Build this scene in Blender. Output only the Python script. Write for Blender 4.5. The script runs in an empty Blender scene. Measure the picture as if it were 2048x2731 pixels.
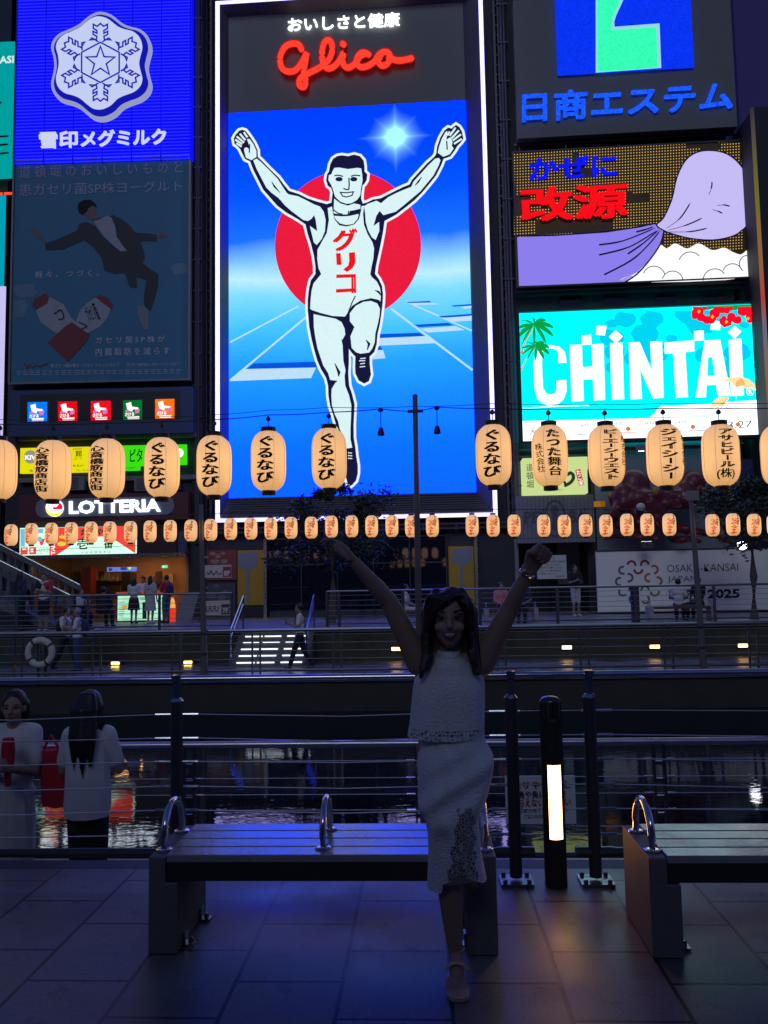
import bpy, bmesh, math, random
from math import sin, cos, tan, pi, radians
from mathutils import Vector, Matrix

random.seed(7)
SC = bpy.context.scene
COL = SC.collection

# ---------------------------------------------------------------- camera
W, H, F = 2048.0, 2731.0, 2150.0
PSI, PIT, RHO = radians(2.7), radians(4.8), radians(1.0)
CAM = Vector((0, 0, 1.6))
FW = Vector((-sin(PSI) * cos(PIT), cos(PSI) * cos(PIT), sin(PIT)))
_r0 = Vector((cos(PSI), sin(PSI), 0))
_u0 = _r0.cross(FW)
RT = cos(RHO) * _r0 - sin(RHO) * _u0
UP = sin(RHO) * _r0 + cos(RHO) * _u0
cam = bpy.data.cameras.new('camera')
cam.lens = 36.0 * F / H
cam.sensor_width = 36.0
cam.clip_end = 2000
camo = bpy.data.objects.new('camera', cam)
COL.objects.link(camo)
camo.matrix_world = Matrix(((RT.x, UP.x, -FW.x, CAM.x), (RT.y, UP.y, -FW.y, CAM.y), (RT.z, UP.z, -FW.z, CAM.z), (0, 0, 0, 1)))
SC.camera = camo

# ---------------------------------------------------------------- world and light (blue dusk)
world = bpy.data.worlds.new('World')
SC.world = world
world.use_nodes = True
wn, wl = world.node_tree.nodes, world.node_tree.links
bg = wn['Background']
sky = wn.new('ShaderNodeTexSky')
sky.sky_type = 'NISHITA'
sky.sun_disc = False
sky.sun_elevation = radians(-2.0)
sky.sun_rotation = radians(20)
sky.air_density = 1.0
sky.dust_density = 0.5
sky.ozone_density = 3.0
tint = wn.new('ShaderNodeMix')
tint.data_type, tint.blend_type = 'RGBA', 'MULTIPLY'
tint.inputs['Factor'].default_value = 1.0
tint.inputs['B'].default_value = (0.92, 0.98, 1.25, 1)
wl.new(sky.outputs[0], tint.inputs['A'])
wl.new(tint.outputs['Result'], bg.inputs[0])
bg.inputs[1].default_value = 1.3
sl = bpy.data.lights.new('sun', 'SUN')
sl.energy = 0.36
sl.angle = radians(25)
sl.color = (0.78, 0.92, 1.0)
so = bpy.data.objects.new('sun', sl)
so.rotation_euler = (radians(58), 0, radians(-8))   # added from behind the camera to brighten the far facades
COL.objects.link(so)
SC.view_settings.view_transform = 'Standard'
SC.view_settings.look = 'None'
SC.view_settings.exposure = 0.0
SC.view_settings.gamma = 1.0
SC.cycles.use_denoising = True
SC.cycles.max_bounces = 6
SC.cycles.sample_clamp_indirect = 4.0


# ---------------------------------------------------------------- pixel -> world helpers (source pixels of the 2048 wide photograph)
def ray(px, py):
    return FW + RT * ((px - W / 2) / F) - UP * ((py - H / 2) / F)


def onY(px, py, Y):
    d = ray(px, py)
    return CAM + d * (Y / d.y)


def onZ(px, py, z):
    d = ray(px, py)
    return CAM + d * ((z - CAM.z) / d.z)


class Plane:
    """a vertical wall plane through (x0, y0); a > 0 turns its right side towards the camera"""
    def __init__(s, x0, y0, a):
        a = radians(a)
        s.o = Vector((x0, y0, 0))
        s.t = Vector((cos(a), -sin(a), 0))
        s.n = Vector((-sin(a), -cos(a), 0))

    def pt(s, px, py, w=0.0):
        d = ray(px, py)
        k = ((s.o + s.n * w) - CAM).dot(s.n) / d.dot(s.n)
        return CAM + d * k

    def uz(s, px, py):
        p = s.pt(px, py)
        return (p - s.o).dot(s.t), p.z

    def wp(s, u, z, w=0.0):
        q = s.o + s.t * u + s.n * w
        return Vector((q.x, q.y, z))


# ---------------------------------------------------------------- colours and materials
def lin(c):
    c = c / 255.0
    return c / 12.92 if c <= 0.04045 else ((c + 0.055) / 1.055) ** 2.4


def rgb(r, g, b):
    return (lin(r), lin(g), lin(b))


_M = {}


def mat(name, color, rough=0.6, metal=0.0, noise=0.0, nscale=8.0, bump=0.0, bscale=60.0, spec=0.5, rvar=0.0, trans=0.0):
    if name in _M:
        return _M[name]
    m = bpy.data.materials.new(name)
    m.use_nodes = True
    n, l = m.node_tree.nodes, m.node_tree.links
    b = n['Principled BSDF']
    b.inputs['Base Color'].default_value = (*color, 1)
    b.inputs['Roughness'].default_value = rough
    b.inputs['Metallic'].default_value = metal
    b.inputs['Specular IOR Level'].default_value = spec
    if trans:
        b.inputs['Transmission Weight'].default_value = trans
    tc = n.new('ShaderNodeTexCoord')
    if noise or rvar:
        t = n.new('ShaderNodeTexNoise')
        t.inputs['Scale'].default_value = nscale
        t.inputs['Detail'].default_value = 6
        l.new(tc.outputs['Object'], t.inputs['Vector'])
        if noise:
            mx = n.new('ShaderNodeMix')
            mx.data_type = 'RGBA'
            mx.inputs['A'].default_value = (*[c * (1 - noise) for c in color], 1)
            mx.inputs['B'].default_value = (*[min(1, c * (1 + noise)) for c in color], 1)
            l.new(t.outputs['Fac'], mx.inputs['Factor'])
            l.new(mx.outputs['Result'], b.inputs['Base Color'])
        if rvar:
            mr = n.new('ShaderNodeMapRange')
            mr.inputs['From Min'].default_value = 0.3
            mr.inputs['From Max'].default_value = 0.7
            mr.inputs['To Min'].default_value = max(0.02, rough - rvar)
            mr.inputs['To Max'].default_value = rough + rvar
            l.new(t.outputs['Fac'], mr.inputs['Value'])
            l.new(mr.outputs['Result'], b.inputs['Roughness'])
    if bump:
        t2 = n.new('ShaderNodeTexNoise')
        t2.inputs['Scale'].default_value = bscale
        t2.inputs['Detail'].default_value = 4
        l.new(tc.outputs['Object'], t2.inputs['Vector'])
        bp = n.new('ShaderNodeBump')
        bp.inputs['Strength'].default_value = bump
        bp.inputs['Distance'].default_value = 0.01
        l.new(t2.outputs['Fac'], bp.inputs['Height'])
        l.new(bp.outputs['Normal'], b.inputs['Normal'])
    _M[name] = m
    return m


def glow(name, color, k=1.0, led=0.0, pitch=0.08, sample=True):
    """a lit sign face: LED panels vary a little from lamp to lamp"""
    if name in _M:
        return _M[name]
    m = bpy.data.materials.new(name)
    m.use_nodes = True
    n, l = m.node_tree.nodes, m.node_tree.links
    n.remove(n['Principled BSDF'])
    e = n.new('ShaderNodeEmission')
    e.inputs[0].default_value = (*color, 1)
    e.inputs[1].default_value = k
    if led:
        tc = n.new('ShaderNodeTexCoord')
        v = n.new('ShaderNodeTexVoronoi')
        v.inputs['Scale'].default_value = 1.0 / pitch
        v.inputs['Randomness'].default_value = 0.15
        l.new(tc.outputs['Object'], v.inputs['Vector'])
        mr = n.new('ShaderNodeMapRange')
        mr.inputs['To Min'].default_value = k * (1 - led)
        mr.inputs['To Max'].default_value = k * (1 + led)
        sp = n.new('ShaderNodeSeparateColor')
        l.new(v.outputs['Color'], sp.inputs[0])
        l.new(sp.outputs[0], mr.inputs['Value'])
        l.new(mr.outputs['Result'], e.inputs[1])
    l.new(e.outputs[0], n['Material Output'].inputs[0])
    if not sample:
        m.cycles.emission_sampling = 'NONE'
    _M[name] = m
    return m


# ---------------------------------------------------------------- objects
def tag(o, label=None, cat=None, group=None, kind=None):
    if label: o['label'] = label
    if cat: o['category'] = cat
    if group: o['group'] = group
    if kind: o['kind'] = kind
    return o


def thing(name, label, cat, loc=(0, 0, 0), group=None):
    o = bpy.data.objects.new(name, None)
    o.empty_display_size = 0.2
    o.location = loc
    COL.objects.link(o)
    return tag(o, label, cat, group)


def wloc(o):
    v = Vector((0, 0, 0))
    while o:
        v += o.location
        o = o.parent
    return v


def obj(name, mb, m, parent=None, loc=None, smooth=False):
    """link a mesh (built in world coordinates) as one object"""
    if isinstance(mb, MB):
        me = bpy.data.meshes.new(name)
        off = wloc(parent) if parent else Vector(loc or (0, 0, 0))
        me.from_pydata([tuple(Vector(v) - off) for v in mb.v], [], mb.f)
        if mb.mi and any(mb.mi):
            me.polygons.foreach_set('material_index', mb.mi)
    else:
        me = mb
        off = wloc(parent) if parent else Vector(loc or (0, 0, 0))
        me.transform(Matrix.Translation(-off))
    for x in (m if isinstance(m, (list, tuple)) else [m]):
        me.materials.append(x)
    if smooth:
        me.polygons.foreach_set('use_smooth', [True] * len(me.polygons))
        try:
            me.set_sharp_from_angle(angle=radians(50))
        except Exception:
            pass
    me.update()
    o = bpy.data.objects.new(name, me)
    COL.objects.link(o)
    if parent:
        o.parent = parent
    elif loc:
        o.location = loc
    return o


class MB:
    """collects shapes into one mesh"""
    def __init__(s):
        s.v, s.f, s.mi, s.cur = [], [], [], 0

    def add(s, vs, fs):
        b = len(s.v)
        s.v += [Vector(v) for v in vs]
        s.f += [tuple(i + b for i in f) for f in fs]
        s.mi += [s.cur] * len(fs)
        return s

    def box(s, a, b, ax=None):
        """axis box, or in a frame ax = (o, ex, ey, ez)"""
        x0, y0, z0 = a
        x1, y1, z1 = b
        c = [(x0, y0, z0), (x1, y0, z0), (x1, y1, z0), (x0, y1, z0), (x0, y0, z1), (x1, y0, z1), (x1, y1, z1), (x0, y1, z1)]
        if ax:
            o, ex, ey, ez = ax
            c = [o + ex * p[0] + ey * p[1] + ez * p[2] for p in c]
        return s.add(c, [(0, 3, 2, 1), (4, 5, 6, 7), (0, 1, 5, 4), (1, 2, 6, 5), (2, 3, 7, 6), (3, 0, 4, 7)])

    def quadbox(s, q, q2):
        """hexahedron between front quad q and back quad q2"""
        c = list(q) + list(q2)
        return s.add(c, [(0, 1, 2, 3), (7, 6, 5, 4), (0, 4, 5, 1), (1, 5, 6, 2), (2, 6, 7, 3), (3, 7, 4, 0)])

    def tube(s, pts, r, n=8, caps=True):
        pts = [Vector(p) for p in pts]
        rs = r if isinstance(r, (list, tuple)) else [r] * len(pts)
        rings = []
        up = Vector((0, 0, 1))
        for i, p in enumerate(pts):
            t = (pts[min(i + 1, len(pts) - 1)] - pts[max(i - 1, 0)])
            if t.length < 1e-9: t = Vector((0, 0, 1))
            t.normalize()
            a = t.cross(up)
            if a.length < 0.02: a = t.cross(Vector((1, 0, 0)))
            a.normalize()
            b = t.cross(a)
            rings.append([p + (a * cos(2 * pi * k / n) + b * sin(2 * pi * k / n)) * rs[i] for k in range(n)])
        vs = [v for R in rings for v in R]
        fs = [(i * n + k, i * n + (k + 1) % n, (i + 1) * n + (k + 1) % n, (i + 1) * n + k) for i in range(len(pts) - 1) for k in range(n)]
        if caps:
            fs += [tuple(range(n - 1, -1, -1)), tuple((len(pts) - 1) * n + k for k in range(n))]
        return s.add(vs, fs)

    def lathe(s, prof, c, n=24, axis=None):
        """prof: (r, h) pairs about the vertical through c"""
        c = Vector(c)
        vs = [c + Vector((r * cos(2 * pi * k / n), r * sin(2 * pi * k / n), h)) for r, h in prof for k in range(n)]
        m = len(prof)
        fs = [(i * n + k, i * n + (k + 1) % n, (i + 1) * n + (k + 1) % n, (i + 1) * n + k) for i in range(m - 1) for k in range(n)]
        fs += [tuple(range(n - 1, -1, -1)), tuple((m - 1) * n + k for k in range(n))]
        return s.add(vs, fs)

    def ell(s, c, r, rot=None, nu=14, nv=9):
        c = Vector(c)
        vs, fs = [], []
        for i in range(nv + 1):
            a = pi * i / nv
            for k in range(nu):
                p = Vector((r[0] * sin(a) * cos(2 * pi * k / nu), r[1] * sin(a) * sin(2 * pi * k / nu), r[2] * cos(a)))
                if rot: p = rot @ p
                vs.append(c + p)
        for i in range(nv):
            for k in range(nu):
                fs.append((i * nu + k, (i + 1) * nu + k, (i + 1) * nu + (k + 1) % nu, i * nu + (k + 1) % nu))
        return s.add(vs, fs)

    def cap(s, a, b, ra, rb, n=12):
        """rounded cone from a to b"""
        a, b = Vector(a), Vector(b)
        d = b - a
        L = d.length
        if L < 1e-6:
            return s.ell(a, (ra,) * 3)
        z = d / L
        x = z.cross(Vector((0.3, 0.9, 0.2)))
        if x.length < 0.1: x = z.cross(Vector((1, 0, 0)))
        x.normalize()
        y = z.cross(x)
        prof = [(ra * sin(t * pi / 8), -ra * cos(t * pi / 8)) for t in range(0, 5)] + [(rb * sin(t * pi / 8), L - rb * cos(t * pi / 8)) for t in range(4, 9)]
        vs = [a + (x * cos(2 * pi * k / n) + y * sin(2 * pi * k / n)) * max(r, 1e-4) + z * h for r, h in prof for k in range(n)]
        m = len(prof)
        fs = [(i * n + k, i * n + (k + 1) % n, (i + 1) * n + (k + 1) % n, (i + 1) * n + k) for i in range(m - 1) for k in range(n)]
        fs += [tuple(range(n - 1, -1, -1)), tuple((m - 1) * n + k for k in range(n))]
        return s.add(vs, fs)

    def loft(s, rings, closed=True, caps=True):
        n = len(rings[0])
        vs = [v for R in rings for v in R]
        fs = [(i * n + k, i * n + (k + 1) % n, (i + 1) * n + (k + 1) % n, (i + 1) * n + k) for i in range(len(rings) - 1) for k in range(n if closed else n - 1)]
        if caps:
            fs += [tuple(range(n - 1, -1, -1)), tuple((len(rings) - 1) * n + k for k in range(n))]
        return s.add(vs, fs)

    # ---- flat sign art, outlines given in photo pixels on a wall plane
    def poly(s, pl, pts, w=0.0, th=0.0, smooth=0):
        if smooth:
            pts = catmull(pts, smooth)
        fr = [pl.pt(x, y, w) for x, y in pts]
        n = len(fr)
        if th <= 0:
            return s.add(fr, [tuple(range(n))])
        bk = [p - pl.n * th for p in fr]
        return s.add(fr + bk, [tuple(range(n))] + [(i, n + i, n + (i + 1) % n, (i + 1) % n) for i in range(n)])

    def stroke(s, pl, pts, wd, w=0.0, smooth=0, closed=False):
        """a flat band of pixel width wd along a line"""
        if smooth: pts = catmull(pts, smooth, closed)
        P = [Vector(p) for p in pts]
        n = len(P)
        L, R_ = [], []
        for i in range(n):
            if closed:
                d0, d1 = P[i] - P[i - 1], P[(i + 1) % n] - P[i]
            else:
                d0 = P[i] - P[i - 1] if i else P[1] - P[0]
                d1 = P[i + 1] - P[i] if i < n - 1 else d0
            d0, d1 = d0.normalized(), d1.normalized()
            t = d0 + d1
            t = t.normalized() if t.length > 0.05 else d0
            nn = Vector((-t.y, t.x))
            k = 1.0 / max(0.45, nn.dot(Vector((-d0.y, d0.x))))
            ww = wd[i * (len(wd) - 1) // max(1, n - 1)] if isinstance(wd, (list, tuple)) else wd
            L.append(P[i] + nn * ww * 0.5 * k)
            R_.append(P[i] - nn * ww * 0.5 * k)
        vs = [pl.pt(p.x, p.y, w) for p in L] + [pl.pt(p.x, p.y, w) for p in R_]
        m = n if closed else n - 1
        return s.add(vs, [(i, (i + 1) % n, n + (i + 1) % n, n + i) for i in range(m)])

    def panel(s, pl, q, w0, w1):
        """board with front at w1 and back at w0 from 4 pixel corners TL TR BR BL (true upright rectangle in the wall)"""
        a, b, c, d = [((v - pl.o).dot(pl.t), v.z) for v in (pl.pt(x, y, w1) for x, y in q)]
        u0, u1 = (a[0] + d[0]) / 2, (b[0] + c[0]) / 2
        zt, zb = (a[1] + b[1]) / 2, (c[1] + d[1]) / 2
        return s.rect(pl, u0, zb, u1, zt, w0, w1)

    def rect(s, pl, u0, z0, u1, z1, w0, w1):
        fr = [pl.wp(u0, z1, w1), pl.wp(u1, z1, w1), pl.wp(u1, z0, w1), pl.wp(u0, z0, w1)]
        if w0 == w1:
            return s.add(fr, [(0, 3, 2, 1)])
        bk = [pl.wp(u0, z1, w0), pl.wp(u1, z1, w0), pl.wp(u1, z0, w0), pl.wp(u0, z0, w0)]
        return s.quadbox(fr[::-1], bk[::-1])

    def frame(s, pl, q, bw, w0, w1):
        """picture frame of bar width bw metres outside the pixel rectangle"""
        a, b, c, d = [pl.uz(*p) for p in q]
        u0, u1 = (a[0] + d[0]) / 2, (b[0] + c[0]) / 2
        zt, zb = (a[1] + b[1]) / 2, (c[1] + d[1]) / 2
        s.rect(pl, u0 - bw, zb - bw, u0, zt + bw, w0, w1)
        s.rect(pl, u1, zb - bw, u1 + bw, zt + bw, w0, w1)
        s.rect(pl, u0, zt, u1, zt + bw, w0, w1)
        return s.rect(pl, u0, zb - bw, u1, zb, w0, w1)


def catmull(pts, k=4, closed=True):
    out, n = [], len(pts)
    for i in range(n if closed else n - 1):
        g = lambda j: Vector(pts[j % n] if closed else pts[max(0, min(n - 1, j))]).to_2d()
        a, b, c, d = g(i - 1), g(i), g(i + 1), g(i + 2)
        for t in range(k):
            t = t / k
            p = 0.5 * ((2 * b) + (c - a) * t + (2 * a - 5 * b + 4 * c - d) * t * t + (3 * b - a - 3 * c + d) * t ** 3)
            out.append((p.x, p.y))
    if not closed:
        out.append(tuple(pts[-1]))
    return out


# ---------------------------------------------------------------- lettering
_T = {}


def glyph(ch, bold=0.0):
    """flat outline of the text; bold strokes are several shifted copies, each a hair in front of the last"""
    k = (ch, bold)
    if k not in _T:
        c = bpy.data.curves.new('lettering', 'FONT')
        c.body, c.size, c.resolution_u = ch, 1.0, 2
        if ch.isascii(): c.offset = bold
        o = bpy.data.objects.new('lettering', c)
        COL.objects.link(o)
        bpy.context.view_layer.update()
        e = o.evaluated_get(bpy.context.evaluated_depsgraph_get())
        me = e.to_mesh()
        v0 = [(v.co.x, v.co.y) for v in me.vertices]
        f0 = [tuple(p.vertices) for p in me.polygons]
        e.to_mesh_clear()
        bpy.data.objects.remove(o)
        bpy.data.curves.remove(c)
        vs, fs = [], []
        sh = [(0, 0)] if bold <= 0 or ch.isascii() else [(-bold, -bold * .5), (bold, -bold * .5), (-bold, bold * .5), (bold, bold * .5)]
        for i, (dx, dy) in enumerate(sh):
            b = len(vs)
            vs += [(x + dx, y + dy, i) for x, y in v0]
            fs += [tuple(j + b for j in f) for f in f0]
        _T[k] = (vs, fs)
    return _T[k]


def tbox(vs):
    xs, ys = [v[0] for v in vs], [v[1] for v in vs]
    return min(xs), max(xs), min(ys), max(ys)


def row_text(s, bold=0.0):
    """horizontal line scaled to the unit box"""
    vs, fs = glyph(s, bold)
    if not vs: return [], []
    x0, x1, y0, y1 = tbox(vs)
    return [((x - x0) / (x1 - x0), (y - y0) / max(1e-6, y1 - y0), l) for x, y, l in vs], fs


def col_text(s, bold=0.0, tall=None):
    """vertical line in the unit box, read downwards; long-vowel bars stand upright"""
    V, Fc = [], []
    n = len(s)
    hs = tall or [1.0] * n
    tot = sum(hs)
    y = 1.0
    for ch, h in zip(s, hs):
        hh = h / tot
        vs, fs = glyph(ch, bold * (.5 if '\u4e00' <= ch <= '\u9fff' else 1))
        if ch == 'ー':
            vs = [(0.5 + (b - 0.38) * 1.0, 0.38 - (a - 0.5), l) for a, b, l in vs]
            fs = fs
        b = len(V)
        V += [(vx, y - hh + hh * (vy + 0.12) / 1.0, l) for vx, vy, l in vs]
        Fc += [tuple(i + b for i in f) for f in fs]
        y -= hh
    return V, Fc


def put_text(mb, pl, t, q, w=0.0, th=0.0, shear=0.0):
    """place unit-box lettering into pixel corners TL TR BR BL on a wall plane"""
    vs, fs = t
    tl, tr, br, bl = [Vector(p) for p in q]
    out = []
    for x, y, l in vs:
        x2 = x + shear * (y - 0.5)
        a = tl.lerp(tr, x2)
        b = bl.lerp(br, x2)
        p = b.lerp(a, y)
        out.append(pl.pt(p.x, p.y, w + l * .0015))
    if th:
        n = len(out)
        ed = {}
        for f in fs:
            for i in range(len(f)):
                ed[(f[i], f[(i + 1) % len(f)])] = 1
        sides = [(a, b, b + n, a + n) for a, b in ed if (b, a) not in ed]
        return mb.add(out + [p - pl.n * th for p in out], list(fs) + [(d, c, b, a) for a, b, c, d in sides])
    return mb.add(out, fs)


def px_map(x0, y0, k):
    return lambda *pts: [(x0 + k * x, y0 + k * y) for x, y in pts]


def remesh(mb, voxel, smooth=4):
    me = bpy.data.meshes.new('body')
    me.from_pydata([tuple(v) for v in mb.v], [], mb.f)
    o = bpy.data.objects.new('body', me)
    COL.objects.link(o)
    r = o.modifiers.new('r', 'REMESH')
    r.mode = 'VOXEL'
    r.voxel_size = voxel
    if smooth:
        sm = o.modifiers.new('s', 'SMOOTH')
        sm.iterations = smooth
        sm.factor = 0.5
    bpy.context.view_layer.update()
    dg = bpy.context.evaluated_depsgraph_get()
    out = bpy.data.meshes.new_from_object(o.evaluated_get(dg))
    bpy.data.objects.remove(o)
    bpy.data.meshes.remove(me)
    return out


# ---------------------------------------------------------------- shared materials
STEEL = mat('brushed_steel', (0.35, 0.36, 0.38), 0.28, 1.0, rvar=0.08, nscale=20)
DSTEEL = mat('dark_painted_steel', (0.05, 0.05, 0.06), 0.45, 0.3, noise=0.2)
CHROME = mat('polished_steel', (0.62, 0.62, 0.64), 0.12, 1.0, rvar=0.05, nscale=14)
DARK = mat('dark_cladding', (0.026, 0.027, 0.034), 0.7, noise=0.35, nscale=1.5)
CONC = mat('weathered_concrete', (0.16, 0.16, 0.16), 0.8, noise=0.3, nscale=3, bump=0.3, bscale=25)
GREY = mat('grey_sign_panel', (0.17, 0.178, 0.178), 0.6, noise=0.06, nscale=2)
BLACK = mat('black_paint', (0.012, 0.012, 0.014), 0.5)
WHITE = mat('white_board', (0.62, 0.62, 0.62), 0.6, noise=0.06, nscale=3)
INK = mat('black_ink', (0.01, 0.009, 0.008), 0.8)

# ================================================================ ground, decks, water
ZL, ZF, ZU, ZW = -0.88, -0.70, 0.24, -1.55     # near lower deck, far lower deck, far upper promenade, water


def tile_mat(name, c1, c2, mortar, bw, rh, ox, oy, rough, swap, msize=0.006):
    m = mat(name, c1, rough)
    n, l = m.node_tree.nodes, m.node_tree.links
    b = n['Principled BSDF']
    tc = n.new('ShaderNodeTexCoord')
    sp = n.new('ShaderNodeSeparateXYZ')
    l.new(tc.outputs['Object'], sp.inputs[0])
    ad = []
    for k, o in ((0, ox), (1, oy)):
        a = n.new('ShaderNodeMath')
        a.operation = 'SUBTRACT'
        l.new(sp.outputs[k], a.inputs[0])
        a.inputs[1].default_value = o
        ad.append(a)
    cb = n.new('ShaderNodeCombineXYZ')
    l.new(ad[1 if swap else 0].outputs[0], cb.inputs[0])
    l.new(ad[0 if swap else 1].outputs[0], cb.inputs[1])
    br = n.new('ShaderNodeTexBrick')
    br.offset, br.offset_frequency, br.squash = 0.5, 2, 1.0
    br.inputs['Color1'].default_value = (*c1, 1)
    br.inputs['Color2'].default_value = (*c2, 1)
    br.inputs['Mortar'].default_value = (*mortar, 1)
    br.inputs['Scale'].default_value = 1
    br.inputs['Mortar Size'].default_value = msize
    br.inputs['Mortar Smooth'].default_value = 0.3
    br.inputs['Brick Width'].default_value = bw
    br.inputs['Row Height'].default_value = rh
    l.new(cb.outputs[0], br.inputs['Vector'])
    outs = []
    for sc_, det, lo, hi in ((1.7, 8, 0.5, 1.3), (60, 3, 0.8, 1.2)):
        t = n.new('ShaderNodeTexNoise')
        t.inputs['Scale'].default_value = sc_
        t.inputs['Detail'].default_value = det
        l.new(tc.outputs['Object'], t.inputs['Vector'])
        mr = n.new('ShaderNodeMapRange')
        mr.inputs['From Min'].default_value = 0.3
        mr.inputs['From Max'].default_value = 0.7
        mr.inputs['To Min'].default_value = lo
        mr.inputs['To Max'].default_value = hi
        l.new(t.outputs['Fac'], mr.inputs['Value'])
        outs.append((t, mr))
    # dark trodden spots
    t3 = n.new('ShaderNodeTexNoise')
    t3.inputs['Scale'].default_value = 6.5
    t3.inputs['Detail'].default_value = 10
    t3.inputs['Roughness'].default_value = 0.7
    l.new(tc.outputs['Object'], t3.inputs['Vector'])
    mr3 = n.new('ShaderNodeMapRange')
    mr3.inputs['From Min'].default_value = 0.31
    mr3.inputs['From Max'].default_value = 0.44
    mr3.inputs['To Min'].default_value = 0.35
    mr3.inputs['To Max'].default_value = 1.0
    l.new(t3.outputs['Fac'], mr3.inputs['Value'])
    col = br.outputs['Color']
    for src in (outs[0][1], outs[1][1], mr3):
        v = n.new('ShaderNodeVectorMath')
        v.operation = 'SCALE'
        l.new(col, v.inputs[0])
        l.new(src.outputs['Result'], v.inputs['Scale'])
        col = v.outputs[0]
    l.new(col, b.inputs['Base Color'])
    rr = n.new('ShaderNodeMapRange')
    rr.inputs['From Min'].default_value = 0.3
    rr.inputs['From Max'].default_value = 0.7
    rr.inputs['To Min'].default_value = rough - 0.1
    rr.inputs['To Max'].default_value = rough + 0.14
    l.new(outs[0][0].outputs['Fac'], rr.inputs['Value'])
    l.new(rr.outputs['Result'], b.inputs['Roughness'])
    ma = n.new('ShaderNodeMath')
    ma.operation = 'MULTIPLY_ADD'
    l.new(br.outputs['Fac'], ma.inputs[0])
    ma.inputs[1].default_value = -1.2
    l.new(outs[1][0].outputs['Fac'], ma.inputs[2])
    bp = n.new('ShaderNodeBump')
    bp.inputs['Strength'].default_value = 0.2
    bp.inputs['Distance'].default_value = 0.003
    l.new(ma.outputs[0], bp.inputs['Height'])
    l.new(bp.outputs['Normal'], b.inputs['Normal'])
    return m


TILE = tile_mat('granite_paving', (0.14, 0.135, 0.132), (0.19, 0.18, 0.175), (0.010, 0.012, 0.014), 0.544, 0.431, 0.074, 0.3615, 0.44, True, 0.010)
TILE2 = tile_mat('pale_small_paving', (0.13, 0.135, 0.16), (0.17, 0.175, 0.20), (0.025, 0.03, 0.03), 0.45, 0.22, 0, 0, 0.34, True)
TILE3 = tile_mat('block_paving', (0.24, 0.24, 0.25), (0.32, 0.31, 0.31), (0.05, 0.05, 0.05), 0.3, 0.3, 0, 0, 0.45, False, 0.01)

structure = lambda name, mb, m: tag(obj(name, mb, m), kind='structure')
structure('pavement', MB().box((-40, -14, -1.2), (40, 4.62, 0)), TILE)
structure('pavement_edge', MB().box((-40, 4.623, -1.2), (40, 4.80, -0.012)).box((-40, 4.80, -1.2), (40, 4.86, -0.09)), mat('dark_gutter_stone', (0.03, 0.03, 0.033), 0.6, noise=0.3, nscale=5))
structure('lower_path', MB().box((-40, 4.863, -2.6), (40, 7.42, ZL)), TILE2)
structure('quay', MB().box((-40, 7.423, -2.6), (40, 7.6, ZL - 0.03)), CONC)
structure('far_quay', MB().box((-60, 19.75, -2.6), (60, 19.98, ZF - 0.12)).box((-60, 19.65, ZF - 0.12), (60, 19.98, ZF - 0.03)), mat('damp_quay_stone', (0.028, 0.028, 0.027), 0.75, noise=0.4, nscale=2, bump=0.4, bscale=12))
structure('far_lower_path', MB().box((-60, 19.983, -2.6), (60, 23.2, ZF)), TILE2)
structure('far_pavement', MB().box((-60, 23.55, -2.6), (60, 44, ZU)), TILE3)
structure('riverbed', MB().add([(-80, -14, -2.62), (80, -14, -2.62), (80, 60, -2.62), (-80, 60, -2.62)], [(0, 1, 2, 3)]), CONC)

wm = mat('river_water', (0.004, 0.008, 0.010), 0.03)
n_, l_ = wm.node_tree.nodes, wm.node_tree.links
b_ = n_['Principled BSDF']
b_.inputs['IOR'].default_value = 1.34
tc_ = n_.new('ShaderNodeTexCoord')
mp_ = n_.new('ShaderNodeMapping')
mp_.inputs['Scale'].default_value = (1.0, 1.9, 1)
l_.new(tc_.outputs['Object'], mp_.inputs[0])
hs_ = []
for s_, k_ in ((2.6, 1.0), (7.5, 0.3)):
    t_ = n_.new('ShaderNodeTexNoise')
    t_.inputs['Scale'].default_value = s_
    t_.inputs['Detail'].default_value = 3
    t_.inputs['Distortion'].default_value = 0.6
    l_.new(mp_.outputs[0], t_.inputs['Vector'])
    m_ = n_.new('ShaderNodeMath')
    m_.operation = 'MULTIPLY'
    m_.inputs[1].default_value = k_
    l_.new(t_.outputs['Fac'], m_.inputs[0])
    hs_.append(m_)
a_ = n_.new('ShaderNodeMath')
l_.new(hs_[0].outputs[0], a_.inputs[0])
l_.new(hs_[1].outputs[0], a_.inputs[1])
bp_ = n_.new('ShaderNodeBump')
bp_.inputs['Strength'].default_value = 1.0
bp_.inputs['Distance'].default_value = 0.0016
l_.new(a_.outputs[0], bp_.inputs['Height'])
l_.new(bp_.outputs['Normal'], b_.inputs['Normal'])
structure('water', MB().add([(-80, 7.5, ZW), (80, 7.5, ZW), (80, 19.8, ZW), (-80, 19.8, ZW)], [(0, 1, 2, 3)]), wm)

nbd = thing('unseen_shade_block', 'unseen dark block behind the camera, added to shade the near promenade', 'building', (0, -12, 0))  # unseen; added, and its height set, to keep sun and sky off the foreground
obj('wall', MB().box((-45, -13.9, .003), (45, -9, 9.8)), mat('brown_shade_block', (.10, .09, .085), .7, noise=.2), nbd)
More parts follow.
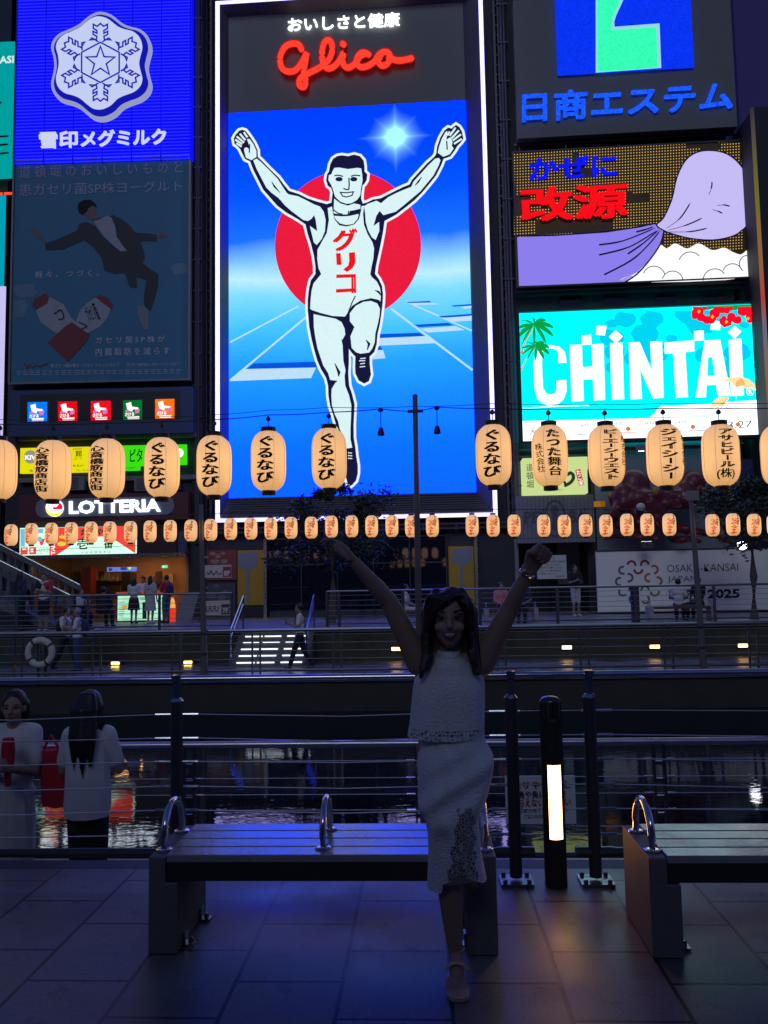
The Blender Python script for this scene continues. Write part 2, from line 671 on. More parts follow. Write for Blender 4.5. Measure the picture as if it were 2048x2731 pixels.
# far retaining wall between the two levels, with the stairway gap cut in
WALLM = mat('mossy_retaining_wall', (0.045, 0.048, 0.030), 0.85, noise=0.5, nscale=2.2, bump=0.6, bscale=18)
sx0, sx1 = onY(640, 1750, 23.2).x, onY(838, 1750, 23.2).x
rw = thing('retaining_wall', 'mossy dark retaining wall along the far lower walkway', 'wall', (0, 23.4, ZF))
obj('wall_face', MB().box((-60, 23.2, -2.6), (sx0, 23.547, ZU - 0.1)).box((sx1, 23.2, -2.6), (60, 23.547, ZU - 0.1)).box((sx0, 23.5, -2.6), (sx1, 23.547, ZU - 0.17)), WALLM, rw)
obj('coping', MB().box((-60, 23.12, ZU - 0.1), (sx0, 23.547, ZU + 0.02)).box((sx1, 23.12, ZU - 0.1), (60, 23.547, ZU + 0.02)), CONC, rw)

# stairway with lit treads
st = thing('stairway', 'short stairway with white lit treads rising from the far lower walkway', 'stairs', ((sx0 + sx1) / 2, 22.4, ZF))
NS = 6
mb, lt = MB(), MB()
for i in range(NS):
    z1 = ZF + (i + 1) * (ZU - ZF) / NS
    y0 = 21.85 + i * 0.275
    mb.box((sx0, y0, ZF + 0.004 if i == 0 else ZF + 0.002), (sx1, 23.199, z1)) if i == 0 else mb.box((sx0, y0, z1 - (ZU - ZF) / NS + 0.001), (sx1, 23.499 if i == NS - 1 else 23.199, z1))
    xm = (sx0 + sx1) / 2
    for a, b in ((0.10, 0.33), (0.36, 0.58), (0.66, 0.76), (0.79, 0.93)):
        lt.box((sx0 + (sx1 - sx0) * a, y0 - 0.022, z1 - 0.045), (sx0 + (sx1 - sx0) * b, y0 - 0.002, z1 - 0.012))
obj('steps', mb, CONC, st)
obj('tread_light', lt, glow('tread_light', (0.80, 0.88, 1.0), 1.8), st)
for px0, py0, px1, py1 in ((696, 1594, 667, 1678), (843, 1592, 823, 1674)):
    mb = MB()
    a, b = onY(px0, py0, 23.5), onY(px1, py1, 21.9)
    a.z, b.z = ZU + 0.95, ZF + 0.98
    a.x, b.x = (sx0 + 0.03, sx0 + 0.03) if px0 < 750 else (sx1 - 0.03, sx1 - 0.03)
    mb.tube([a, b], 0.03)
    mb.tube([a - Vector((0, 0, 0.22)), b - Vector((0, 0, 0.22))], 0.02)
    for p in (a, b):
        mb.tube([p, Vector((p.x, p.y, p.z - 0.95))], 0.025)
    o = obj('handrail', mb, mat('lit_blue_handrail', (0.4, 0.5, 0.8), 0.2, 1.0), st)
    obj('light_strip', MB().tube([a - Vector((0, 0.035, 0.01)), b - Vector((0, 0.035, 0.01))], 0.014), glow('blue_rail_light', (0.05, 0.12, 0.75), 0.9), o)

# ================================================================ wall planes of the three blocks
PC = Plane(-2.5, 30.0, 1.0)
PL = Plane(-10.0, 30.0, -1.2)
PR = Plane(8.0, 29.7, 1.3)


def uspan(pl, x0, x1, y):
    return pl.uz(x0, y)[0], pl.uz(x1, y)[0]


# --- left block
lb = thing('commercial_building', 'dark building behind the blue snow emblem sign and the burger shop', 'building', (-10.5, 31, ZU))
u0, u1 = uspan(PL, 12, 532, 900)
mb = MB().rect(PL, u0, 3.05, u1, 36, -9.0, -0.35)
us0, us1 = PL.uz(60, 1500)[0], PL.uz(497, 1500)[0]
mb.rect(PL, us1, ZU, u1, 3.047, -9.0, -0.35).rect(PL, u0 - 6, ZU, us0 - 0.5, 3.047, -9.0, -0.9)
obj('wall', mb, DARK, lb)
mb = MB()
for py in (1165, 1278):
    a = PL.uz(45, py)
    b = PL.uz(520, py)
    mb.rect(PL, a[0], a[1] - 0.12, b[0], a[1] + 0.05, -0.347, -0.1)
obj('ledge', mb, CONC, lb)
mb = MB()
for x in (170, 250, 330, 420):
    a, b = PL.uz(x, 1270), PL.uz(x + 55, 1308)
    mb.rect(PL, a[0], b[1], b[0], a[1], -0.345, -0.30)
obj('window', mb, mat('dark_window_glass', (0.01, 0.012, 0.02), 0.08, spec=0.6), lb)

mb = MB()
for x in (518, 524):
    u = PL.uz(x, 900)[0]
    q = PL.wp(u, 3.1, -.25)
    mb.tube([q, Vector((q.x, q.y, 26))], .06, 8)
for k in range(18):
    q = PL.wp(PL.uz(521, 900)[0], 4.2 + k * 1.25, -.3)
    mb.box((q.x - .16, q.y - .1, q.z), (q.x + .16, q.y + .02, q.z + .05))
obj('drainpipe', mb, DSTEEL, lb)
for k, (x, y) in enumerate(((455, 1288), (205, 1290), (385, 1292))):
    q = PL.pt(x, y, -.1)
    mb = MB().box((q.x - .34, q.y - .14, q.z - .26), (q.x + .34, q.y + .18, q.z + .26))
    mb.lathe([(.2, 0), (.2, .01)], (0, 0, 0), 4) if False else None
    a_ = obj('air_conditioner', mb, mat('old_white_casing', (.22, .22, .22), .6, noise=.2), lb)
    mb = MB()
    for j in range(6):
        mb.box((q.x - .26, q.y - .152, q.z - .20 + j * .075), (q.x + .12, q.y - .142, q.z - .17 + j * .075))
    obj('grille', mb, BLACK, a_)

# --- centre block
cb_ = thing('commercial_building', 'dark building carrying the tall athlete billboard, glass shopfront below', 'building', (-2.5, 31, ZU))
u0, u1 = uspan(PC, 534, 1368, 900)
gu0, gu1 = PC.uz(700, 1550)[0], PC.uz(1192, 1550)[0]
mb = MB().rect(PC, u0, 3.45, u1, 36, -9.0, -1.3)
mb.rect(PC, u0, ZU, gu0 - 0.02, 3.447, -9.0, -0.6).rect(PC, PC.uz(1270, 1550)[0], ZU, u1, 3.447, -9.0, -0.6)
mb.rect(PC, gu1 + .021, ZU, PC.uz(1270, 1550)[0] - .001, 3.446, -9.0, -0.6)
obj('wall', mb, DARK, cb_)
mb = MB()
for x in (528, 541, 1345, 1357):
    a = PC.uz(x, 900)[0]
    mb.rect(PC, a, 3.0, a + 0.09, 30, -1.29, -0.9)
for k in range(60):
    z = 4 + k * 0.42
    for x in (528, 1345):
        a = PC.uz(x, 900)[0]
        mb.rect(PC, a + 0.092, z, a + 0.178, z + 0.05, -1.2, -1.0)
obj('truss', mb, mat('dark_truss_steel', (0.07, 0.07, 0.085), 0.5, 0.4), cb_)
mb = MB()
for z in (3.45, 3.62):
    mb.rect(PC, u0, z, u1, z + 0.06, -0.55, -0.25)
for k in range(9):
    u = gu0 - 1.4 + k * (gu1 - gu0 + 3) / 8
    mb.rect(PC, u, 3.4, u + 0.06, 3.66, -0.6, -0.251)
obj('canopy_rail', mb, DSTEEL, cb_)
# glass shopfront
GLASS = mat('dark_shop_glass', (0.006, 0.008, 0.014), 0.03, spec=0.8)
n = 5
for k in range(n):
    a, b = gu0 + (gu1 - gu0) * k / n, gu0 + (gu1 - gu0) * (k + 1) / n
    o = obj('shop_window', MB().rect(PC, a + 0.02, ZU + 0.02, b - 0.02, 3.2, -0.62, -0.58), GLASS, cb_)
mb = MB()
for k in range(n + 1):
    a = gu0 + (gu1 - gu0) * k / n
    mb.rect(PC, a - 0.018, ZU, a + 0.018, 3.3, -0.63, -0.5)
for z in (ZU, 2.2, 3.2):
    mb.rect(PC, gu0 + 0.02, z, gu1 - 0.02, z + 0.05, -0.62, -0.52)
obj('window_frame', mb, DSTEEL, cb_)
obj('lobby', MB().rect(PC, gu0, ZU, gu1, 3.44, -4.0, -3.0), mat('lobby_wall', (0.05, 0.05, 0.06), 0.6, noise=0.3), cb_)
YEL = mat('yellow_painted_panel', (0.42, 0.25, 0.015), 0.55, noise=0.15, nscale=3)
SPAT = mat('grey_painted_shape', (0.20, 0.22, 0.26), 0.6)
for x0, x1, y0, y1 in ((625, 697, 1467, 1614), (1196, 1268, 1456, 1606)):
    a, b = PC.uz(x0, y0), PC.uz(x1, y1)
    dr = obj('door', MB().rect(PC, a[0], b[1], b[0], a[1], -0.597, -0.50), YEL, cb_)
    m = MB()
    cx = (x0 + x1) / 2
    T = lambda pts: [(cx + dx, y0 + dy) for dx, dy in pts]
    m.poly(PC, T([(-24, 8), (24, 4), (27, 34), (20, 44), (8, 53), (4, 56), (4, 142), (-4, 142), (-4, 56), (-8, 53), (-20, 45), (-27, 36)]), -0.492)
    obj('spatula_shape', m, SPAT, dr)
    obj('door_base', MB().rect(PC, a[0], ZU + 0.002, b[0], b[1] - 0.003, -0.597, -0.5), BLACK, dr)
    mu = MB()
    mu.rect(PC, b[0] + 0.02, ZU, b[0] + 0.14, 3.2, -0.55, -0.3)
    obj('door_post', mu, STEEL, dr)
# two menu boards beside the left yellow door
for (x0, y0, x1, y1), lab, fl, dark in (((541, 1466, 622, 1546), 'menu poster of grilled dishes marked 8F beside the yellow door', '8F', (0.22, 0.04, 0.03)),
                                         ((541, 1556, 618, 1646), 'pale noodle menu board marked 7F under the 8F poster', '7F', (0.05, 0.06, 0.08))):
    a, b = PC.uz(x0, y0), PC.uz(x1, y1)
    t = thing('menu_board', lab, 'poster', tuple(PC.wp((a[0] + b[0]) / 2, b[1], -0.55)))
    obj('board', MB().rect(PC, a[0], b[1], b[0], a[1], -0.597, -0.52), mat('board_' + fl, dark, 0.5, noise=0.3, nscale=4), t)
    w_, h_ = x1 - x0, y1 - y0
    obj('paper', MB().poly(PC, [(x0 + 5, y0 + h_ * .52), (x1 - 5, y0 + h_ * .5), (x1 - 5, y1 - 5), (x0 + 5, y1 - 5)], -0.512), mat('menu_paper', (0.5, 0.48, 0.45), 0.6, noise=0.2, nscale=6), t)
    m = MB()
    for k in range(9):
        x = x0 + 8 + (w_ - 26) * random.random()
        y = y0 + 6 + (h_ * .38) * random.random()
        r = 5 + 6 * random.random()
        m.poly(PC, [(x + r * cos(q) * (.9 + .3 * random.random()), y + .6 * r * sin(q)) for q in [j * pi / 5 for j in range(10)]], -0.516 + 0.0004 * k)
    obj('food_picture', m, mat('food_print_' + fl, (0.30, 0.22, 0.15) if fl == '8F' else (0.12, 0.13, 0.14), 0.6, noise=0.6, nscale=20), t)
    m = MB()
    obj('floor_mark', MB().poly(PC, [(x1 - 28, y1 - 34), (x1 - 6, y1 - 35), (x1 - 6, y1 - 8), (x1 - 28, y1 - 7)], -0.505), mat('mark_' + fl, (0.25, 0.03, 0.03) if fl == '8F' else (0.03, 0.03, 0.04), 0.6), t)
    put_text(m, PC, row_text(fl, 0.03), [(x1 - 25, y1 - 24), (x1 - 9, y1 - 25), (x1 - 9, y1 - 11), (x1 - 25, y1 - 10)], -0.5)
    obj('lettering', m, WHITE, t)
    m = MB()
    if fl == '8F':
        m.stroke(PC, [(x0 + 10, y1 - 20), (x0 + 16, y1 - 14), (x0 + 22, y1 - 24), (x0 + 28, y1 - 12), (x0 + 36, y1 - 22), (x0 + 42, y1 - 14), (x0 + 50, y1 - 18)], 2.4, -0.504, 4)
    else:
        put_text(m, PC, row_text('UUU', 0.02), [(x0 + 8, y1 - 30), (x0 + 42, y1 - 31), (x0 + 42, y1 - 15), (x0 + 8, y1 - 14)], -0.504)
    obj('script', m, INK, t)

# --- right block
rb = thing('commercial_building', 'dark building carrying the green letter panel and the bright beach screen', 'building', (9, 31, ZU))
u0, u1 = uspan(PR, 1371, 1985, 900)
mb = MB().rect(PR, u0, 3.1, u1, 36, -9.0, -0.75)
mb.rect(PR, u0, ZU, PR.uz(1384, 1550)[0], 3.097, -9, -0.75).rect(PR, PR.uz(1580, 1550)[0], ZU, u1 + 6, 3.097, -9, -0.75)
obj('wall', mb, DARK, rb)
mb = MB()
for x in (1500, 1620, 1760, 1890):
    a, b = PR.uz(x, 776), PR.uz(x + 62, 826)
    mb.rect(PR, a[0], b[1], b[0], a[1], -0.747, -0.70)
obj('window', mb, mat('dark_window_glass', (0, 0, 0)), rb)
mb = MB()
a = PR.uz(1372, 372)
mb.rect(PR, a[0], a[1] - 0.1, PR.uz(1975, 340)[0], a[1], -0.4, -0.3)
for x in (1385, 1510, 1725, 1945):
    p = PR.uz(x, 372)
    mb.rect(PR, p[0], p[1] - 0.45, p[0] + 0.05, p[1] - 0.001, -0.74, -0.32)
obj('sign_bracket', mb, DSTEEL, rb)
mb = MB()
p, q = PR.uz(1378, 776), PR.uz(2010, 745)
mb.rect(PR, p[0], p[1], q[0], p[1] + 0.12, -0.74, -0.15)
obj('ledge', mb, DSTEEL, rb)
# entrance under the grey shop board
en = MB().rect(PR, PR.uz(1384, 1550)[0], ZU, PR.uz(1580, 1550)[0], 3.09, -4, -2.6)
obj('entrance', en, BLACK, rb)
obj('entrance_post', MB().rect(PR, PR.uz(1378, 1550)[0], ZU, PR.uz(1388, 1550)[0], 3.1, -0.74, -0.45), mat('grey_plaster', (0.22, 0.21, 0.22), 0.7, noise=0.2), rb)
obj('entrance_panel', MB().rect(PR, PR.uz(1512, 1550)[0], 1.3, PR.uz(1577, 1550)[0], 2.95, -2.5, -2.3), mat('grey_plaster', (0, 0, 0)), rb)

vt = thing('sky_cover', 'plain violet blue block added to cover the sky behind the top right corner', 'building', (17, 40, ZU))  # added block, its colour stands in for the dark dusk sky
obj('wall', MB().box((onY(1960, 100, 39).x, 39, ZU), (45, 46, 45)), mat('violet_dusk_cover', (0.10, 0.06, 0.30), .7, noise=.1), vt)

mb = MB()
for x in (1366, 1374):
    u = PR.uz(x, 900)[0]
    q = PR.wp(u, 3.2, -.6)
    mb.tube([q, Vector((q.x, q.y, 26))], .07, 8)
for k in range(14):
    q = PR.wp(PR.uz(1370, 900)[0], 5 + k * 1.6, -.62)
    mb.box((q.x - .2, q.y - .1, q.z), (q.x + .2, q.y + .02, q.z + .06))
obj('drainpipe', mb, DSTEEL, rb)
mb = MB()
for x0, y0, x1, y1 in ((1380, 1195, 2000, 1175), (1380, 1212, 1640, 1205)):
    a, b = PR.uz(x0, y0), PR.uz(x1, y1)
    mb.tube([PR.wp(a[0], (a[1] + b[1]) / 2, -.62), PR.wp(b[0], (a[1] + b[1]) / 2, -.62)], .05, 6)
obj('conduit', mb, DSTEEL, rb)

# --- far right block with a lit corner strip
PX = Plane(13.6, 28.3, 0)
ex = thing('corner_building', 'dark building at the right edge with a coloured light strip on its corner', 'building', (16, 30, ZU))
p = PX.uz(2025, 700)
obj('wall', MB().rect(PX, p[0] + 0.12, ZU, p[0] + 12, PX.uz(2015, 285)[1], -10, 0), DARK, ex)
em = glow('corner_light_strip', (0.3, 0.2, 0.1), 1.0)
n_, l_ = em.node_tree.nodes, em.node_tree.links
tc_ = n_.new('ShaderNodeTexCoord'); sp_ = n_.new('ShaderNodeSeparateXYZ'); mr_ = n_.new('ShaderNodeMapRange'); cr_ = n_.new('ShaderNodeValToRGB')
l_.new(tc_.outputs['Object'], sp_.inputs[0]); l_.new(sp_.outputs[2], mr_.inputs[0])
mr_.inputs[1].default_value, mr_.inputs[2].default_value = 4.0, 18.0
l_.new(mr_.outputs[0], cr_.inputs[0]); l_.new(cr_.outputs[0], n_['Emission'].inputs[0])
for q_, c_ in ((0.0, (.10, .05, .02)), (0.3, (.25, .12, .05)), (0.42, (.12, .14, .22)), (0.5, (.40, .05, .04)), (0.58, (.30, .10, .05)), (0.75, (.16, .15, .02)), (0.9, (.10, .08, .05)), (1.0, (.03, .03, .05))):
    e_ = cr_.color_ramp.elements.new(q_); e_.color = (*c_, 1)
cr_.color_ramp.elements[-1].color = cr_.color_ramp.elements[-2].color = (.03, .03, .05, 1)
obj('light_strip', MB().rect(PX, p[0], 2.0, p[0] + 0.118, PX.uz(2015, 287)[1], -0.05, 0.02), em, ex)

# ================================================================ the athlete billboard
def sign(name, label, cat, pl, px, py, w=0.0, group=None):
    return thing(name, label, cat, tuple(pl.pt(px, py, w)), group)


gb = sign('athlete_billboard', 'giant lit billboard of a running athlete with raised arms before a red sun', 'billboard', PC, 930, 1385)
# outer lit frame (0.5 m proud of the screen), slanted reveal, back box
FO = [PC.uz(567, 100), PC.uz(1290, 100), PC.uz(1323, 1368), PC.uz(585, 1386)]
fw0 = 0.5
fo = [PC.pt(566, 4, .5), PC.pt(1288, -30, .5), PC.pt(1325, 1376, .5), PC.pt(583, 1392, .5)]
fu0, fu1 = (fo[0] - PC.o).dot(PC.t), (fo[1] - PC.o).dot(PC.t)
fu0 = ((fo[0] - PC.o).dot(PC.t) + (fo[3] - PC.o).dot(PC.t)) / 2
fu1 = ((fo[1] - PC.o).dot(PC.t) + (fo[2] - PC.o).dot(PC.t)) / 2
fz0, fz1 = (fo[2].z + fo[3].z) / 2, fo[0].z
bw = 0.155
mb = MB()
mb.rect(PC, fu0, fz0, fu0 + bw, fz1, 0.3, .5).rect(PC, fu1 - bw, fz0, fu1, fz1, 0.3, .5)
mb.rect(PC, fu0 + bw, fz0, fu1 - bw, fz0 + bw * .8, 0.3, .5).rect(PC, fu0 + bw, fz1 - bw * .7, fu1 - bw, fz1, 0.3, .5)
obj('lit_frame', mb, glow('white_frame_light', (0.42, 0.385, 1.0), 3.0, 0.1, 0.09), gb)
SQ = [(607, 303), (1243, 267), (1268, 1312), (613, 1328)]
HQ = [(600, 14), (1239, -22), (1243, 266), (607, 302)]
su0, su1 = (PC.uz(*SQ[0])[0] + PC.uz(*SQ[3])[0]) / 2, (PC.uz(*SQ[1])[0] + PC.uz(*SQ[2])[0]) / 2
sz1, sz0 = (PC.uz(*SQ[0])[1] + PC.uz(*SQ[1])[1]) / 2, (PC.uz(*SQ[2])[1] + PC.uz(*SQ[3])[1]) / 2
hz1 = fz1 - 0.3
mb = MB()
iu0, iu1, iz0, iz1 = fu0 + bw, fu1 - bw, fz0 + bw * .8, fz1 - bw * .7
o_ = [PC.wp(iu0, iz1, .45), PC.wp(iu1, iz1, .45), PC.wp(iu1, iz0, .45), PC.wp(iu0, iz0, .45)]
i_ = [PC.wp(su0, hz1, -.06), PC.wp(su1, hz1, -.06), PC.wp(su1, sz0, -.06), PC.wp(su0, sz0, -.06)]
mb.add(o_ + i_, [(0, 1, 5, 4), (1, 2, 6, 5), (3, 0, 4, 7)])
obj('reveal', mb, mat('grey_reveal_panel', (0.11, 0.11, 0.14), 0.55, noise=0.1), gb)
obj('housing', MB().rect(PC, fu0 + .03, fz0 + .02, fu1 - .03, fz1 - .02, -1.2, -0.1), DARK, gb)
mb = MB()
nl = 9
for k in range(nl):
    z = iz0 + (sz0 - iz0) * (k + 0.15) / nl
    f = (z - iz0) / (sz0 - iz0)
    ua, ub = iu0 + (su0 - iu0) * f, iu1 + (su1 - iu1) * f
    wv = .44 - .47 * f
    mb.rect(PC, ua + .02, z, ub - .02, z + (sz0 - iz0) / nl * .55, wv - .12, wv)
obj('louvre', mb, mat('louvre_slat', (0.10, 0.10, 0.13), 0.5, 0.2), gb)
obj('header_panel', MB().rect(PC, su0, sz1 + 0.02, su1, hz1, -.09, -.02), GREY, gb)
m = MB()
put_text(m, PC, row_text('おいしさと健康', 0.02), [(767, 47), (1066, 31), (1066, 69), (767, 84)], 0.10, 0.05)
obj('slogan_lettering', m, glow('white_letter_light', (0.95, 1.0, 1.0), 1.6), gb)
# red script wordmark, in the crop (500,0) x 0.5425
G_ = px_map(500, 0, 0.5425)
strokes = [[(560, 242), (545, 218), (510, 215), (475, 235), (455, 285), (465, 335), (495, 352), (530, 345), (560, 310), (585, 262), (580, 300), (572, 350), (580, 395), (575, 425), (555, 425), (548, 400), (565, 375), (610, 352), (660, 325), (700, 285), (712, 235), (700, 200), (675, 205), (662, 250), (665, 305), (685, 335), (715, 330), (745, 300), (765, 262), (762, 300), (775, 328), (800, 330), (830, 305), (850, 275), (880, 262)],
           [(890, 268), (860, 258), (835, 280), (832, 312), (855, 330), (890, 322), (920, 300), (940, 270), (965, 255), (990, 262), (995, 290), (980, 315), (955, 322), (938, 300), (955, 262)],
           [(990, 285), (1040, 298), (1100, 287)], [(762, 215), (768, 219)]]
core, rim = MB(), MB()
for s in strokes:
    p = catmull(G_(*s), 4, False)
    core.tube([PC.pt(x, y, .22) for x, y in p], .108, 8)
    rim.tube([PC.pt(x, y, .08) for x, y in p], .145, 8)
    for q in (p[0], p[-1]):
        core.ell(PC.pt(*q, .22), (.108,) * 3, nu=8, nv=6)
        rim.ell(PC.pt(*q, .08), (.145,) * 3, nu=8, nv=6)
obj('wordmark', core, glow('red_neon', (1.0, 0.045, 0.025), 1.25), gb)
obj('wordmark_rim', rim, glow('deep_red_neon', (0.45, 0.006, 0.008), 1.0), gb)

# ---- LED screen picture
scr = MB().rect(PC, su0, sz0, su1, sz1, -.07, 0)
sm = glow('led_sky_screen', (0, 0, 1), 1.0)
n, l = sm.node_tree.nodes, sm.node_tree.links
em = n['Emission']
tc = n.new('ShaderNodeTexCoord'); sp = n.new('ShaderNodeSeparateXYZ'); l.new(tc.outputs['Object'], sp.inputs[0])


def mth(op, a, b=None, c=None):
    q = n.new('ShaderNodeMath'); q.operation = op
    for i, x in enumerate((a, b, c)):
        if x is None: continue
        if isinstance(x, (int, float)): q.inputs[i].default_value = x
        else: l.new(x, q.inputs[i])
    return q.outputs[0]


base = wloc(gb)
zz = mth('SUBTRACT', sp.outputs[2], sz0 - base.z)
hh = mth('DIVIDE', zz, sz1 - sz0)
nz = n.new('ShaderNodeTexNoise'); nz.inputs['Scale'].default_value = 0.35; nz.inputs['Detail'].default_value = 3
l.new(tc.outputs['Object'], nz.inputs['Vector'])
hh2 = mth('ADD', hh, mth('MULTIPLY', mth('SUBTRACT', nz.outputs['Fac'], 0.5), 0.05))
cr = n.new('ShaderNodeValToRGB'); l.new(hh2, cr.inputs[0])


def hot(c):
    r, g, b = rgb(*c)
    return (r, g, b * (5.5 if r < 0.02 else 2.2 if r < .1 else 1.1))      # the blue diodes run far above the camera's white


E_ = cr.color_ramp.elements
stops = [(0.0, (12, 96, 236)), (0.12, (10, 108, 232)), (0.24, (22, 132, 228)), (0.34, (34, 154, 228)), (0.43, (66, 188, 230)), (0.515, (122, 210, 234)), (0.555, (178, 226, 242)), (0.60, (126, 192, 238)), (0.66, (24, 108, 230)), (0.78, (4, 80, 232)), (0.9, (0, 66, 232)), (1.0, (0, 60, 228))]
E_[0].position, E_[0].color = stops[0][0], (*hot(stops[0][1]), 1)
E_[1].position, E_[1].color = 1.0, (*hot(stops[-1][1]), 1)
for q, c in stops[1:-1]:
    e = E_.new(q); e.color = (*hot(c), 1)
# star of light on the screen
sc_ = PC.pt(1054, 365, 0) - base
dx = mth('SUBTRACT', sp.outputs[0], sc_.x)
dz = mth('SUBTRACT', sp.outputs[2], sc_.z)
ax, az = mth('ABSOLUTE', dx), mth('ABSOLUTE', dz)
d1, d2 = mth('ABSOLUTE', mth('MULTIPLY', mth('ADD', dx, dz), .707)), mth('ABSOLUTE', mth('MULTIPLY', mth('SUBTRACT', dx, dz), .707))
r2 = mth('ADD', mth('MULTIPLY', dx, dx), mth('MULTIPLY', dz, dz))
core_ = mth('DIVIDE', 1.0, mth('ADD', 1.0, mth('POWER', mth('DIVIDE', r2, 0.10), 1.5)))
halo = mth('DIVIDE', 0.5, mth('ADD', 1.0, mth('DIVIDE', r2, 0.16)))
ray_ = mth('MULTIPLY', mth('DIVIDE', 1.0, mth('ADD', 1.0, mth('MULTIPLY', mth('MINIMUM', ax, az), 14.0))), mth('DIVIDE', 0.9, mth('ADD', 1.0, mth('DIVIDE', r2, 0.30))))
ray2 = mth('MULTIPLY', mth('DIVIDE', 1.0, mth('ADD', 1.0, mth('MULTIPLY', mth('MINIMUM', d1, d2), 14.0))), mth('DIVIDE', 0.6, mth('ADD', 1.0, mth('DIVIDE', r2, 0.16))))
g = mth('MINIMUM', mth('SUBTRACT', mth('ADD', mth('ADD', halo, core_), mth('ADD', ray_, ray2)), 0.13), 1.0)
g = mth('MAXIMUM', g, 0.0)
mx = n.new('ShaderNodeMix'); mx.data_type = 'RGBA'
l.new(g, mx.inputs['Factor']); l.new(cr.outputs[0], mx.inputs['A']); mx.inputs['B'].default_value = (*rgb(165, 250, 255), 1)
l.new(mx.outputs['Result'], em.inputs[0])
v = n.new('ShaderNodeTexVoronoi'); v.inputs['Scale'].default_value = 12; v.inputs['Randomness'].default_value = 0.1
l.new(tc.outputs['Object'], v.inputs['Vector'])
s2 = n.new('ShaderNodeSeparateColor'); l.new(v.outputs['Color'], s2.inputs[0])
SCREEN_K = 1.15
l.new(mth('MULTIPLY_ADD', s2.outputs[0], 0.05, SCREEN_K - 0.025), em.inputs[1])
screen = obj('screen', scr, sm, gb)

# picture layers, drawn in two crops of the photograph
k_ = 0.40989
A_ = lambda pts: [(600 + k_ * x, 300 + k_ * y) for x, y in pts]
B_ = lambda pts: [(600 + k_ * x, 700 + k_ * y) for x, y in pts]
sun_c, sun_r = (928, 655), 195
m = MB().poly(PC, [(sun_c[0] + sun_r * cos(t * pi / 40), sun_c[1] - 2 + sun_r * 1.02 * sin(t * pi / 40)) for t in range(80)], .010)
obj('red_sun', m, glow('led_red', rgb(235, 28, 62), 1.0, .04), screen)
LW = glow('led_pale_blue_white', rgb(190, 225, 248), 1.0, .03)
LB = glow('led_deep_blue', rgb(10, 84, 214), 1.0, .04)
m = MB()
for a, b, wd in (((32, 520), (478, 284), 4), ((32, 768), (532, 352), 5), ((1080, 300), (1610, 700), 5.5), ((1180, 255), (1606, 444), 4)):
    m.stroke(PC, B_([a, b]), wd, .012)
for q in ([(130, 694), (592, 684), (560, 752), (34, 772), (60, 752)], [(1000, 494), (1330, 478), (1375, 525), (1000, 541)], [(1270, 430), (1500, 414), (1560, 440), (1318, 456)], [(1420, 362), (1605, 346), (1605, 378), (1465, 386)], [(1190, 264), (1340, 262), (1400, 272), (1230, 278)], [(955, 572), (1028, 570), (1045, 622), (945, 632)], [(1530, 290), (1603, 282), (1603, 296), (1560, 302)]):
    m.poly(PC, B_(q), .014)
obj('track_line', m, LW, screen)
m = MB()
for q in ([(142, 692), (185, 657), (605, 645), (594, 682)], [(1000, 466), (1265, 457), (1300, 478), (1000, 491)], [(1225, 406), (1450, 392), (1490, 409), (1262, 421)], [(1385, 350), (1605, 334), (1605, 348), (1410, 359)], [(1180, 258), (1330, 250), (1345, 260), (1190, 264)], [(1470, 280), (1603, 270), (1603, 280), (1490, 288)], [(975, 548), (1012, 546), (1025, 568), (970, 570)]):
    m.poly(PC, B_(q), .013)
obj('track_shade', m, LB, screen)
LNAVY = glow('led_navy', rgb(24, 24, 62), 1.0)
LSKIN = glow('led_cool_white', rgb(214, 240, 242), 1.05, .02)
LEDGE = glow('led_bright_white', rgb(235, 246, 255), 1.0, .06)
dn = lambda pts: [(x, y + 976) for x, y in pts]
